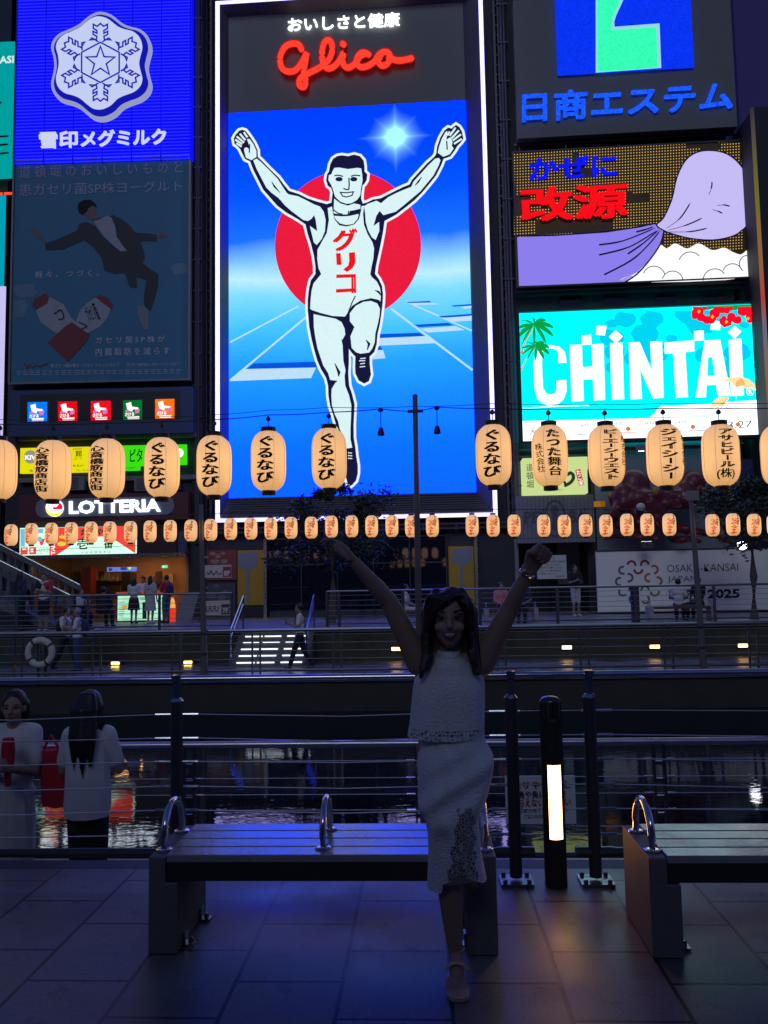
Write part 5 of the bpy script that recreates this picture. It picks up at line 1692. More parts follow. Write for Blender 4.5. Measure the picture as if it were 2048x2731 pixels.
# far row
TON = [(col_text('とんぼり', .06), .03, .11, .245, -.02, .03), (col_text('リバーウォーク', .11, [1.3, 1.2, .5, 1, .7, .5, 1]), -.115, .04, .15, -.235, .03)]
small = build_lantern([(wrap_text(TON[:1]), INK, 'black_lettering'), (wrap_text(TON[1:]), RINK, 'red_lettering')])
far_px = [29.5, 84, 137, 190, 243, 293, 348, 400, 454, 509, 562, 615, 669, 722, 776, 830, 884, 938, 991, 1045, 1097, 1153, 1259, 1315, 1371, 1450, 1505, 1562, 1616, 1672, 1726, 1785, 1900, 1955, 2011, 2064]
YFAR = 20.0
ords = ['leftmost', 'second', 'third', 'fourth', 'fifth', 'sixth', 'seventh', 'eighth', 'ninth', 'tenth', 'eleventh', 'twelfth', 'thirteenth', 'fourteenth', 'fifteenth', 'sixteenth', 'seventeenth', 'eighteenth']
far_tops = []
NFAR = len(far_px)
for i, px in enumerate(far_px):
    py = 1427 - 24 * min(1, px / 1000.) - 3 * max(0, (px - 1000) / 1000.) + random.uniform(-1.5, 1.5)
    o = small if i == 0 else copy_tree(small)
    o.location = onY(px, py, YFAR)
    o.rotation_euler = (0, 0, radians(random.uniform(-6, 6)))
    if i < 18: lab = (ords[i] + ' from the left') if i else 'leftmost'
    else:
        j = NFAR - 1 - i
        lab = (ords[j] + ' from the right') if j else 'rightmost'
    tag(o, 'small red lettered paper lantern, %s in the far lantern row' % lab, 'lantern', 'lanterns hanging along the far bank')
    far_tops.append(o.location + Vector((0, 0, LH / 2 + .13)))


def sag_wire(pts, extra, r):
    mb = MB()
    allp = sorted(pts + extra, key=lambda p: p.x)
    out = []
    for a, b in zip(allp[:-1], allp[1:]):
        for t in (0, .25, .5, .75):
            p = a.lerp(b, t)
            p = p - Vector((0, 0, .012 * sin(pi * t) * (b - a).length))
            out.append(p)
    out.append(allp[-1])
    return mb.tube(out, r, 5)


up_ = Vector((0, 0, .015))
nw = [p + up_ for p in lantern_tops]
soc = [onY(1015, 1105, YN), onY(1165, 1100, YN)]
ends = [onY(-200, 1150, YN), onY(2260, 1100, YN)]
near_pole_top = onY(1107, 1060, YN - .02)
wires = thing('lantern_wire', 'thin double wire carrying the large near lanterns', 'wire', tuple(nw[0]))
tie = [onY(1107, 1098, YN)]
obj('lower_wire', sag_wire(nw + [p + Vector((0, 0, .05)) for p in soc], ends + tie, .005), BLACK, wires)
obj('upper_wire', sag_wire([p + Vector((0, .02, .05)) for p in nw], [e + Vector((0, .02, .06)) for e in ends] + [onY(1107, 1084, YN)], .003), BLACK, wires)
for i, s in enumerate(soc):
    t = thing('bulb_socket', ['bare bulb socket hanging left of the tall near pole', 'bare bulb socket hanging right of the tall near pole'][i], 'socket', tuple(s), 'empty sockets on the near wire')
    obj('cord', MB().tube([s + Vector((0, 0, .05)), s + Vector((0, 0, -.13))], .004, 5), BLACK, t)
    obj('socket', MB().lathe([(.012, -.12), (.022, -.13), (.034, -.185), (.03, -.195), (.005, -.2)], s, 12).lathe([(.01, .02), (.025, .03), (.025, .05), (.01, .06)], s, 10), BLACK, t)
fw_ = thing('lantern_wire', 'thin wire carrying the small far lanterns', 'wire', tuple(far_tops[0]))
obj('upper_wire', sag_wire(far_tops, [onY(-150, 1385, YFAR), onY(2200, 1350, YFAR)], .008), BLACK, fw_)
obj('lower_wire', MB().tube([onY(-150, 1480, YFAR), onY(540, 1446, YFAR), onY(1200, 1438, YFAR), onY(1860, 1430, YFAR), onY(2200, 1428, YFAR)], .006, 5), BLACK, fw_)
for x in (20,):
    pass

# poles
POLE = mat('grey_painted_pole', (0.17, 0.17, 0.18), 0.4, 0.5, noise=.15, nscale=3)
b = Vector((onY(1120, 1690, YN).x, YN, ZL))
t = thing('lantern_pole', 'tall grey steel pole behind the woman carrying the near wires', 'pole', tuple(b))
tp = near_pole_top
obj('shaft', MB().tube([b, Vector((b.x - .01, YN, 1.0)), tp], [.030, .028, .024], 16), POLE, t, smooth=True)
obj('cap', MB().lathe([(.025, 0), (.026, .02), (.014, .03)], tp, 16), POLE, t)
obj('base_plate', MB().box((b.x - .13, YN - .13, ZL + .002), (b.x + .13, YN + .13, ZL + .02)), POLE, t)
obj('wire_bracket', MB().box((tp.x - .07, YN - .05, onY(1107, 1098, YN).z - .02), (tp.x + .07, YN - .04, onY(1107, 1098, YN).z + .01)), DSTEEL, t)
for (x0, y0, x1, y1, plate, lab) in ((536, 1345, 545, 1796, False, 'slim grey pole on the far walkway left of the lit stairs'), (1842, 1322, 1877, 1786, True, 'slim leaning grey pole on the far walkway with a small square plate')):
    b = onY(x1, y1, 20.12); b.z = ZF + .001
    tp = onY(x0, y0, 20.0)
    t = thing('lantern_pole', lab, 'pole', tuple(b), 'slim poles of the far lantern row')
    obj('shaft', MB().tube([b, tp], [.085, .05], 12), POLE, t, smooth=True)
    obj('base_plate', MB().box((b.x - .17, b.y - .1, ZF + .002), (b.x + .17, b.y + .15, ZF + .03)), POLE, t)
    mb = MB()
    for k in range(2):
        z = ZF + .5 + k * .5
        mb.lathe([(.09, 0), (.105, .01), (.105, .06), (.09, .07)], Vector((b.x, b.y, z)).lerp(Vector((tp.x, tp.y, z)), (z - b.z) / (tp.z - b.z)), 12)
    obj('clamp', mb, DSTEEL, t)
    if plate:
        obj('square_plate', MB().box((tp.x - .13, 19.92, tp.z - .12), (tp.x + .17, 19.95, tp.z + .12)), mat('grey_plaster', (0, 0, 0)), t)

# ================================================================ near cable railing on the upper promenade
YR = 4.42
PSTX = [-3.2, -1.36, 0.455, 0.87, 2.72, 4.5]
POSTM = mat('dark_railing_steel', (0.075, 0.076, 0.085), 0.38, 0.6, rvar=.1, nscale=12)
nr = thing('cable_railing', 'dark steel cable railing along the near promenade edge', 'railing', (0, YR, 0))
ZTOP = 1.075
zc = [onY(1600, y, YR).z for y in (1894, 1959, 2023, 2091, 2156, 2224)]
mb = MB().tube([(-6, YR, ZTOP), (6, YR, ZTOP)], .021, 14)
obj('handrail', mb, CHROME, nr, smooth=True)
for x in PSTX:
    mb = MB().tube([(x, YR, .03), (x, YR, ZTOP - .12)], .033, 16)
    o = obj('post', mb, POSTM, nr, smooth=True)
    mb = MB().lathe([(.036, ZTOP - .121), (.038, ZTOP - .115), (.024, ZTOP - .10)], (x, YR, 0), 16).box((x - .018, YR - .02, ZTOP - .10), (x + .018, YR + .02, ZTOP - .018)).box((x - .024, YR - .026, ZTOP - .012), (x + .024, YR + .026, ZTOP + .024))
    obj('rail_clip', mb, CHROME, o)
    mb = MB().box((x - .085, YR - .075, .002), (x + .085, YR + .075, .016))
    for sx in (-1, 1):
        for sy in (-1, 1):
            mb.lathe([(.012, .016), (.012, .03), (.004, .034)], (x + sx * .062, YR + sy * .055, 0), 8)
    obj('base_plate', mb, mat('galvanised_plate', (.22, .225, .24), .3, .9, rvar=.1, nscale=25), o)
    mb = MB().tube([(x - .10, YR, .155), (x + .10, YR, .155)], .028, 10)
    obj('bracket', mb, POSTM, o)
seg = [(-6, PSTX[0]), (PSTX[0], PSTX[1]), (PSTX[1], PSTX[2]), (PSTX[2], PSTX[3]), (PSTX[3], PSTX[4]), (PSTX[4], 6)]
CABLE = mat('steel_cable', (.55, .56, .60), .4, .8)
for i, (a, b_) in enumerate(seg):
    mb = MB()
    for k, z in enumerate(zc):
        mid = ((a + b_) / 2, YR, z - .012 - .012 * ((i * 3 + k * 5) % 4) / 3.)
        P = [Vector((a, YR, z)), Vector((a + .09, YR, z)), Vector(mid), Vector((b_ - .09, YR, z)), Vector((b_, YR, z))]
        if i == 3: P = [Vector((a, YR, z)), Vector((b_, YR, z))]
        obj('cable', MB().tube(P, .0034, 5), CABLE, nr)
    for z in zc:
        for e, s in ((a, 1), (b_, -1)):
            if abs(e) > 5: continue
            obj('turnbuckle', MB().tube([(e + s * .034, YR, z), (e + s * (.034 + (.085 if i != 3 else .012)), YR, z)], .0075, 8), CHROME, nr)
    mb = MB().tube([(a + (.1 if i else 0), YR, .155), (b_ - .1, YR, .155)], .024, 10)
    if i != 3: obj('bottom_rail', mb, POSTM, nr)

# ================================================================ lower railing of the near lower deck
YW = 7.25
lr = thing('waterside_railing', 'lower steel railing at the water with a broad pale handrail', 'railing', (0, YW, ZL))
zr = onY(1024, 1983, YW).z
obj('handrail', MB().tube([(-10, YW, zr), (10, YW, zr)], .032, 14), mat('satin_rail', (.50, .48, .56), .32, .9, rvar=.06), lr, smooth=True)
px_posts = [onY(505, 2150, YW).x + k * 2.06 for k in range(-3, 6)]
for x in px_posts:
    mb = MB()
    for s in (-1, 1):
        mb.box((x + s * .045 - .008, YW - .035, ZL + .002), (x + s * .045 + .008, YW + .035, zr - .03))
    for k in range(6):
        z = ZL + .12 + k * .145
        mb.box((x - .0365, YW - .02, z), (x + .0365, YW + .02, z + .03))
    o = obj('post', mb, POSTM, lr)
    mb = MB()
    for k in range(5):
        z = onY(1024, [2028, 2074, 2118, 2160, 2205][k], YW).z
        for s in (-1, 1):
            obj('turnbuckle', MB().tube([(x + s * .053, YW, z), (x + s * .13, YW, z)], .008, 6), CHROME, o)
mb = MB()
for y in (2028, 2074, 2118, 2160, 2205):
    z = onY(1024, y, YW).z
    obj('cable', MB().tube([(-10, YW, z), (10, YW, z)], .0036, 5), CABLE, lr)
obj('bottom_rail', MB().tube([(-10, YW, ZL + .085), (10, YW, ZL + .085)], .024, 10), POSTM, lr)
# feeding notice on that railing
PN = Plane(1.2, YW - .06, 0)
nb = thing('notice_board', 'white notice with red and black writing on the waterside railing behind the bollard', 'notice', tuple(PN.pt(1440, 2197)))
NQ = [(1346, 2072), (1533, 2067), (1537, 2195), (1350, 2200)]
obj('board', MB().panel(PN, NQ, -.015, 0), WHITE, nb)
m = MB()
put_text(m, PN, row_text('エサやり禁止', .05), [(1364, 2084), (1520, 2081), (1521, 2103), (1365, 2106)], .004)
put_text(m, PN, row_text('与えないで下さい', .03), [(1380, 2131), (1522, 2128), (1523, 2150), (1381, 2153)], .004)
obj('red_lettering', m, mat('red_print', (.42, .03, .03), .6), nb)
m = MB()
put_text(m, PN, row_text('鳥や魚にエサを', .02), [(1380, 2110), (1510, 2107), (1511, 2127), (1381, 2130)], .004)
put_text(m, PN, row_text('水質が悪くなりますので', .0), [(1384, 2158), (1516, 2155), (1516, 2166), (1384, 2169)], .004)
put_text(m, PN, row_text('ご協力をお願いします', .0), [(1398, 2173), (1490, 2171), (1490, 2182), (1398, 2184)], .004)
obj('black_lettering', m, INK, nb)

# ================================================================ bollard light
bx, by = 0.654, 4.36
bo = thing('bollard_light', 'round dark bollard with a glowing warm vertical light slot', 'bollard', (bx, by, 0))
BR = .0575
hz = onY(1473, 1862, by).z
slot0, slot1 = onY(1473, 2240, by - BR).z, onY(1473, 2042, by - BR).z
NB = 40
prof = [.004, slot0, slot1, hz - .10]
mb = MB()
a_lo, a_hi = radians(-90 - 40 + 8), radians(-90 + 40 + 8)
inslot = lambda k: a_lo <= (2 * pi * (k + .5) / NB - 2 * pi if 2 * pi * (k + .5) / NB > pi else 2 * pi * (k + .5) / NB) <= a_hi
vs = [Vector((bx + BR * cos(2 * pi * k / NB), by + BR * sin(2 * pi * k / NB), z)) for z in prof for k in range(NB)]
fs = [(i * NB + k, i * NB + (k + 1) % NB, (i + 1) * NB + (k + 1) % NB, (i + 1) * NB + k) for i in range(3) for k in range(NB) if not (i == 1 and inslot(k))]
mb.add(vs, fs)
obj('body', mb, mat('dark_bronze_paint', (0.03, 0.028, 0.027), .38, .3, rvar=.1, nscale=15), bo, smooth=True)
obj('cap', MB().lathe([(BR, hz - .10), (BR, hz - .02), (BR * .96, hz - .008), (BR * .7, hz + .006), (BR * .3, hz + .012), (.001, hz + .013)], (bx, by, 0), 32), mat('bollard_cap', (.06, .058, .06), .2, .6), bo, smooth=True)
mb = MB()
rr = BR - .006
ks = [k for k in range(NB) if inslot(k)]
vs = [Vector((bx + rr * cos(2 * pi * k / NB), by + rr * sin(2 * pi * k / NB), z)) for z in (slot0 - .004, slot1 + .004) for k in ks + [ks[-1] + 1]]
q = len(ks) + 1
mb.add(vs, [(i, i + 1, q + i + 1, q + i) for i in range(len(ks))])
obj('light_slot', mb, glow('warm_lamp', (1.0, 0.46, 0.11), 13.0), bo)
obj('label_plate', MB().box((bx - .022, by - BR - .003, hz - .115), (bx + .022, by - BR + .01, hz - .10)), STEEL, bo)

# ================================================================ benches
GRAN = mat('grey_granite_block', (0.14, 0.133, 0.128), .62, noise=.25, nscale=90, bump=.3, bscale=120)
SLAT = mat('weathered_bench_slat', (0.30, 0.275, 0.27), .22, noise=.18, nscale=6, rvar=.08, bump=.2, bscale=40, spec=.9)
BEAM = mat('dark_bench_beam', (0.03, 0.026, 0.025), .5, noise=.3, nscale=5)


def bench(x0, x1, y0, label, hoops):
    t = thing('park_bench', label, 'bench', ((x0 + x1) / 2, y0 + .22, 0))
    y1 = y0 + .46
    for s, xa in ((1, x0), (-1, x1)):
        xb = xa + s * .13
        lo, hi = min(xa, xb), max(xa, xb)
        mb = MB()
        # block with a rebate that takes the seat
        xr = xa + s * .075
        pr = [(xa, .003), (xb, .003), (xb, .30), (xr, .30), (xr, .41), (xa, .41)]
        a = [Vector((x, y0, z)) for x, z in pr]
        b = [Vector((x, y1, z)) for x, z in pr]
        n = len(pr)
        f = [tuple(range(n)), tuple(range(2 * n - 1, n - 1, -1))] + [(i, n + i, n + (i + 1) % n, (i + 1) % n) for i in range(n)]
        if s < 0: f = [g[::-1] for g in f]
        mb.add(a + b, f)
        o = obj('leg', mb, GRAN, t)
        bv = o.modifiers.new('edge', 'BEVEL'); bv.width = .006; bv.segments = 2; bv.limit_method = 'ANGLE'
        mb = MB()
        for yy in (y0 + .10, y0 + .36):
            mb.box((xb + s * .002 if s > 0 else xb - .05, yy - .025, .002), (xb + .05 if s > 0 else xb - .002, yy + .025, .012)).lathe([(.012, .012), (.012, .03), (.004, .034)], (xb + s * .03, yy, 0), 8)
            mb.box((xb + s * .002 if s > 0 else xb - .012, yy - .025, .0125), (xb + .012 if s > 0 else xb - .002, yy + .025, .06))
        obj('foot_bracket', mb, STEEL, o)
    mb = MB()
    w = (y1 - y0 - .01 - 3 * .010) / 4
    for k in range(4):
        ya = y0 + .005 + k * (w + .010)
        mb.box((x0 + .078, ya, .385), (x1 - .078, ya + w, .418))
    o = obj('seat', mb, SLAT, t)
    bv = o.modifiers.new('edge', 'BEVEL'); bv.width = .004; bv.segments = 2
    obj('beam', MB().box((x0 + .079, y0 + .012, .305), (x1 - .079, y0 + .06, .383)).box((x0 + .079, y1 - .06, .305), (x1 - .079, y1 - .012, .383)).box((x0 + .079, y0 + .062, .33), (x1 - .079, y1 - .062, .37)), BEAM, t)
    for hx in hoops:
        zb = .411 if (hx - x0 < .075 or x1 - hx < .075) else .419
        P = []
        for k in range(21):
            a = pi * k / 20
            P.append((hx, y0 + .225 - .135 * cos(a), zb + .045 + .135 * sin(a) * 1.0))
        P = [(hx, y0 + .09, zb)] + P + [(hx, y0 + .36, zb)]
        o = obj('armrest', MB().tube(P, .0165, 14), CHROME, t, smooth=True)
        mb = MB()
        for yy in (y0 + .09, y0 + .36):
            mb.lathe([(.036, zb + .0005), (.036, zb + .006), (.03, zb + .009), (.018, zb + .010)], (hx, yy, 0), 20)
        obj('armrest_flange', mb, CHROME, o, smooth=True)
    return t


bench(-1.225, .285, 3.58, 'stone ended slat bench behind the woman with three steel hoop armrests', (-1.185, -.47, .245))
bench(.925, 2.44, 3.56, 'stone ended slat bench cut by the right edge of the photo', (.965, 1.68, 2.40))

# ================================================================ far railings
FRM = mat('far_railing_steel', (.16, .165, .19), .35, .8)


def far_rail(label, y, z0, xs, zt, ncab, rr, pw):
    t = thing('cable_railing', label, 'railing', (xs[0], y, z0))
    obj('handrail', MB().tube([(xs[0], y, zt), (xs[-1], y, zt)], rr, 8), FRM, t)
    for x in xs:
        mb = MB()
        if pw == 2:
            for s in (-1, 1):
                mb.box((x + s * .10 - .02, y - .03, z0 + .002), (x + s * .10 + .02, y + .03, zt - .02))
        else:
            mb.tube([(x, y, z0 + .002), (x, y, zt)], .045, 8)
        obj('post', mb, FRM, t)
    mb = MB()
    for k in range(ncab):
        z = z0 + .18 + (zt - z0 - .3) * k / (ncab - 1)
        mb.tube([(xs[0], y, z), (xs[-1], y, z)], .007, 4)
    obj('cable', mb, CABLE, t)
    obj('bottom_rail', MB().tube([(xs[0], y, z0 + .1), (xs[-1], y, z0 + .1)], rr * .9, 6), FRM, t)
    return t


zt2 = onY(755, 1680, 20.2).z
far_rail('dark waterside railing along the far lower walkway', 20.2, ZF, [-14 + 2.03 * k - .36 for k in range(15)], zt2, 5, .045, 2)
xa, xb = onY(45, 1600, 23.35).x, onY(618, 1600, 23.35).x
far_rail('upper railing of the far promenade left of the lit stairs', 23.35, ZU + .02, [xa - 4, xa - 2, xa] + [xa + (xb - xa) * k / 3 for k in range(1, 4)], ZU + 1.05, 6, .03, 1)
xa = onY(872, 1600, 23.35).x
far_rail('upper railing of the far promenade right of the lit stairs', 23.35, ZU + .02, [xa, xa + .35] + [xa + 2.2 * k for k in range(1, 8)], ZU + 1.05, 6, .03, 1)

pz = at_ = onY(1695, 1640, 23.75)
t = thing('post', 'square dark post standing between railing posts before the ring emblem', 'post', (pz.x, 23.75, ZU))
obj('shaft', MB().box((pz.x - .10, 23.65, ZU + .002), (pz.x + .10, 23.85, ZU + 1.0)), DSTEEL, t)
obj('cap', MB().box((pz.x - .11, 23.64, ZU + 1.003), (pz.x + .11, 23.86, ZU + 1.05)), STEEL, t)
t.name = 'bollard'; t['category'] = 'bollard'
# foot lamps set along the far wall
for x, y, fl in ((248, 1775, 1), (311, 1774, 0), (504, 1771, 0), (1057, 1731, 2), (1511, 1727, 2), (1745, 1725, 2), (1980, 1722, 2)):
    if fl == 1: continue
    yw = 23.19 if fl == 2 else 22.95
    p = onY(x, y, yw)
    if fl == 0: p.z = ZF + .05
    lab = {311: 'yellow foot lamp at the wall base nearest the lifebuoy', 504: 'yellow foot lamp at the wall base left of the lit stairs', 1057: 'amber lamp in the far wall beside the woman raised arm', 1511: 'amber lamp in the far wall below the man in black', 1745: 'amber lamp in the far wall left of the leaning pole', 1980: 'amber lamp in the far wall at the right edge'}[x]
    t = thing('wall_lamp', lab, 'lamp', tuple(p), 'lamps along the far retaining wall')
    obj('housing', MB().box((p.x - .17, p.y - .04 if fl == 2 else p.y - .1, p.z - .055), (p.x + .17, p.y + .005 if fl == 2 else p.y + .1, p.z + .075)), DSTEEL, t)
    obj('lens', MB().box((p.x - .13, p.y - .06, p.z - .035), (p.x + .13, p.y - .042, p.z + .05)) if fl == 2 else MB().box((p.x - .11, p.y - .12, p.z - .02), (p.x + .11, p.y - .102, p.z + .045)), glow('amber_lamp' if fl == 2 else 'yellow_lamp', (1.0, .56, .16) if fl == 2 else (1.0, .70, .12), 9.0), t)

# lifebuoy on its stand
c = onY(107, 1740, 20.08)
lbuoy = thing('lifebuoy', 'white lifebuoy ring with dark straps on a post of the far walkway', 'lifebuoy', (c.x, c.y, ZF))
mb = MB()
R1, r1 = .305, .085
rings = []
for i in range(40):
    a = 2 * pi * i / 40
    rings.append([Vector((c.x + (R1 + r1 * cos(b * pi / 6)) * cos(a), c.y + r1 * .8 * sin(b * pi / 6), c.z + (R1 + r1 * cos(b * pi / 6)) * sin(a))) for b in range(12)])
rings.append(rings[0])
mb.loft(rings, True, False)
obj('ring', mb, mat('dirty_white_ring', (.50, .48, .44), .6, noise=.2, nscale=5), lbuoy, smooth=True)
for k in range(4):
    a0 = radians(35 + 90 * k)
    rg = [[Vector((c.x + (R1 + (r1 + .006) * cos(b * pi / 6)) * cos(a0 + d), c.y + (r1 * .8 + .006) * sin(b * pi / 6), c.z + (R1 + (r1 + .006) * cos(b * pi / 6)) * sin(a0 + d))) for b in range(12)] for d in (-.09, 0, .09)]
    obj('strap', MB().loft(rg, True, False), mat('dark_red_strap', (.07, .03, .03), .7), lbuoy)
mb = MB().box((c.x - .12, c.y + .09, ZF + .002), (c.x - .07, c.y + .14, c.z + .35)).box((c.x + .07, c.y + .09, ZF + .002), (c.x + .12, c.y + .14, c.z + .35)).box((c.x - .2, c.y + .072, c.z - .02), (c.x + .2, c.y + .088, c.z + .05))
obj('stand', mb, DSTEEL, lbuoy)
mb = MB()
for s in (-1, 0, 1):
    mb.tube([(c.x + s * .05, c.y - .02, c.z + .26), (c.x + s * .10, c.y - .04, c.z), (c.x + s * .06, c.y - .02, c.z - .24)], .02, 6)
obj('rope', mb, mat('grey_rope', (.12, .12, .12), .9), lbuoy)

# ================================================================ cafe behind the open front
cf = thing('cafe_interior', 'warm lit open cafe front with a counter under the snack sign', 'cafe', tuple(PL.wp(0, ZU, -2)))
cu0, cu1 = us0, us1
zc_ = 3.0
WARM = mat('warm_timber_wall', (.45, .22, .10), .6, noise=.35, nscale=1.5)
mb = MB().rect(PL, cu0, ZU + .01, cu1, zc_, -4.6, -4.5).rect(PL, cu0 - .1, ZU + .01, cu0 - .003, zc_, -4.6, -.9).rect(PL, cu1 - .12, ZU + .01, cu1 - .02, zc_, -4.6, -.36)
obj('back_wall', mb, WARM, cf)
obj('ceiling', MB().rect(PL, cu0, zc_ + .003, cu1, zc_ + .04, -4.6, -.4), BLACK, cf)
obj('floor', MB().rect(PL, cu0, ZU + .001, cu1, ZU + .008, -4.6, -.4), mat('cafe_floor', (.12, .07, .04), .4, noise=.3), cf)
for x, wv in ((256, -3.0), (320, -3.4), (400, -3.2), (455, -2.6)):
    p = PL.uz(x, 1512)
    lamp = obj('pendant_lamp', MB().rect(PL, p[0] - .35, zc_ - .22, p[0] + .35, zc_ - .16, wv - .2, wv), BLACK, cf)
    obj('lamp_glow', MB().rect(PL, p[0] - .3, zc_ - .235, p[0] + .3, zc_ - .223, wv - .18, wv - .02), glow('cafe_lamp', (1.0, .52, .20), 20.0), lamp)
T2 = lambda pts: T_(tuple(pts[0])) if False else T_(*pts)
obj('pillar', MB().panel(PL, T_((640, 480), (728, 478), (728, 760), (640, 760)), -3.6, -3.0), mat('orange_red_pillar', (.40, .035, .015), .6, noise=.3, nscale=2), cf)
obj('dark_pillar', MB().panel(PL, T_((1022, 510), (1108, 508), (1108, 730), (1022, 730)), -3.6, -3.2), mat('cafe_dark', (.05, .03, .025), .6), cf)
sh = obj('shelf', MB().panel(PL, T_((750, 612), (1020, 608), (1020, 622), (750, 626)), -4.45, -3.85), BLACK, cf)
mb = MB()
rnd = random.Random(2)
for k in range(13):
    q = PL.pt(*T_((760 + k * 19, 609))[0], -4.0)
    h = rnd.uniform(.12, .30)
    mb.lathe([(.035, .006), (.04, h * .6), (.015, h * .75), (.014, h)], q, 8)
obj('bottle', mb, mat('bottle_glass', (.45, .32, .2), .3), cf)
for k, (x0, y0, x1, y1, c) in enumerate(((760, 520, 800, 600, (.55, .50, .40)), (806, 518, 850, 590, (.10, .05, .03)), (860, 530, 905, 600, (.5, .42, .28)), (1120, 530, 1160, 600, (.12, .06, .04)), (1260, 560, 1330, 640, (.55, .35, .2)), (1350, 520, 1400, 640, (.08, .05, .04)), (560, 520, 620, 720, (.10, .05, .03)), (1480, 540, 1520, 640, (.5, .40, .25)), (760, 640, 1010, 730, (.22, .12, .07)))):
    obj('wall_menu', MB().panel(PL, T_((x0, y0), (x1, y0 - 1), (x1, y1 - 1), (x0, y1)), -4.49, -4.40 + .01 * k), mat('cafe_print_%d' % k, c, .6, noise=.5, nscale=5), cf)
for x in (830, 940):
    q = PL.pt(*T_((x, 735))[0], -3.2)
    mb = MB()
    for dx in (-.2, .2):
        mb.tube([(q.x + dx, q.y, ZU + .01), (q.x + dx, q.y, ZU + .95)], .02, 6)
    for z in (.55, .75, .93):
        mb.tube([(q.x - .2, q.y, ZU + z), (q.x + .2, q.y, ZU + z)], .018, 6)
    mb.box((q.x - .22, q.y - .38, ZU + .42), (q.x + .22, q.y - .021, ZU + .46))
    obj('chair', mb, BLACK, cf)
tv = obj('menu_screen', MB().panel(PL, T_((884, 480), (1164, 474), (1164, 516), (884, 522)), -1.4, -1.3), glow('menu_blue_led', rgb(110, 130, 215), .9, .1), cf)
m = MB().poly(PL, T_((1012, 480), (1075, 478), (1072, 505), (1020, 508)), -1.29).poly(PL, T_((900, 490), (940, 488), (930, 515), (900, 516)), -1.29)
obj('menu_patch', m, glow('menu_dark_led', rgb(60, 60, 130), .8), tv)
obj('menu_lime', MB().poly(PL, T_((1085, 478), (1118, 476), (1112, 500), (1095, 504)), -1.288), glow('menu_lime_led', rgb(190, 240, 90), 1.0), tv)
ex_ = obj('exit_sign', MB().panel(PL, T_((1412, 460), (1462, 458), (1462, 486), (1412, 488)), -1.4, -1.3), glow('exit_green', rgb(80, 235, 160), 1.1), cf)
m = MB()
put_text(m, PL, row_text('非常口', .02), T_((1418, 464), (1440, 463), (1440, 484), (1418, 485)), -1.29)
obj('exit_mark', m, glow('white_lit', (0, 0, 0)), ex_)
PK = Plane(-9.2, 28.7, -1.2)
kt = thing('serving_counter', 'mint lit serving counter with menu sheets in front of the cafe', 'counter', tuple(PK.wp(0, ZU, -.3)))
Q = T_((988, 745), (1445, 738), (1445, 975), (988, 985))
obj('counter_body', MB().panel(PK, Q, -.6, -.03), mat('counter_body', (.2, .2, .2), .5), kt)
a, c2 = PK.uz(*Q[0]), PK.uz(*Q[2])
obj('lit_front', MB().rect(PK, a[0], ZU + .06, c2[0], a[1] - .03, -.028, 0), glow('mint_counter', rgb(176, 240, 206), 1.0, .1, .3), kt)
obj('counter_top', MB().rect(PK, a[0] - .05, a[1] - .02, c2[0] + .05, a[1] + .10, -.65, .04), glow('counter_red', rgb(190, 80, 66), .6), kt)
m = MB()
for k in range(9):
    y = 815 + k * 18
    m.stroke(PK, T_((1000, y), (1000 + rnd.uniform(40, 82), y - 1)), 1.1, .003)
for x, y in ((1200, 770), (1205, 790), (1150, 860), (1160, 880)):
    m.stroke(PK, T_((x, y), (x + 50, y - 1)), 1.4, .003)
m.poly(PK, T_((1225, 815), (1265, 814), (1265, 972), (1225, 974)), .0035)
obj('menu_lettering', m, mat('menu_ink', (.08, .1, .09), .6), kt)
m = MB().poly(PK, T_((1030, 853), (1080, 852), (1080, 876), (1030, 878)), .004)
obj('orange_sticker', m, glow('orange_sticker', rgb(235, 160, 60), .9), kt)
# orange lit cone lamp and A-board
p = onY(456, 1655, 28.6); p.z = ZU
cl = thing('floor_lamp', 'glowing orange and red floor lantern beside the serving counter', 'lamp', tuple(p))
obj('base', MB().lathe([(.16, .002), (.17, .4), (.165, .47)], p, 16), glow('lamp_red', rgb(235, 62, 28), .9), cl)
obj('shade', MB().lathe([(.16, .471), (.13, .72), (.08, .86)], p, 16), glow('lamp_orange', rgb(255, 170, 90), 1.0), cl)
a, b = onY(470, 1650, 27.2), onY(520, 1580, 27.2)
ab = thing('sandwich_board', 'dark leaning sandwich board menu right of the cafe counter', 'sign', (a.x, 27.2, ZU))
mb = MB().add([(a.x - .02, 27.1, ZU + .002), (a.x + .52, 27.1, ZU + .002), (a.x + .72, 27.45, ZU + 1.05), (a.x + .18, 27.45, ZU + 1.05), (a.x - .02, 27.14, ZU + .002), (a.x + .52, 27.14, ZU + .002), (a.x + .72, 27.49, ZU + 1.05), (a.x + .18, 27.49, ZU + 1.05)], [(0, 1, 2, 3), (7, 6, 5, 4), (0, 4, 5, 1), (1, 5, 6, 2), (2, 6, 7, 3), (3, 7, 4, 0)])
obj('board', mb, mat('grey_menu_print', (.16, .16, .17), .6, noise=.5, nscale=9), ab)
mb = MB().tube([(a.x + .2, 27.5, ZU + 1.0), (a.x + .15, 27.8, ZU)], .015, 6).tube([(a.x + .68, 27.5, ZU + 1.0), (a.x + .62, 27.8, ZU)], .015, 6)
obj('leg', mb, DSTEEL, ab)

# ================================================================ bridge stair with stone balustrade, left
STN = mat('grey_balustrade_stone', (.12, .12, .13), .7, noise=.25, nscale=3)
bsr = thing('bridge_stair', 'stone stair with sloping balustrades coming down from the bridge at left', 'stairs', (-13, 26, ZU))


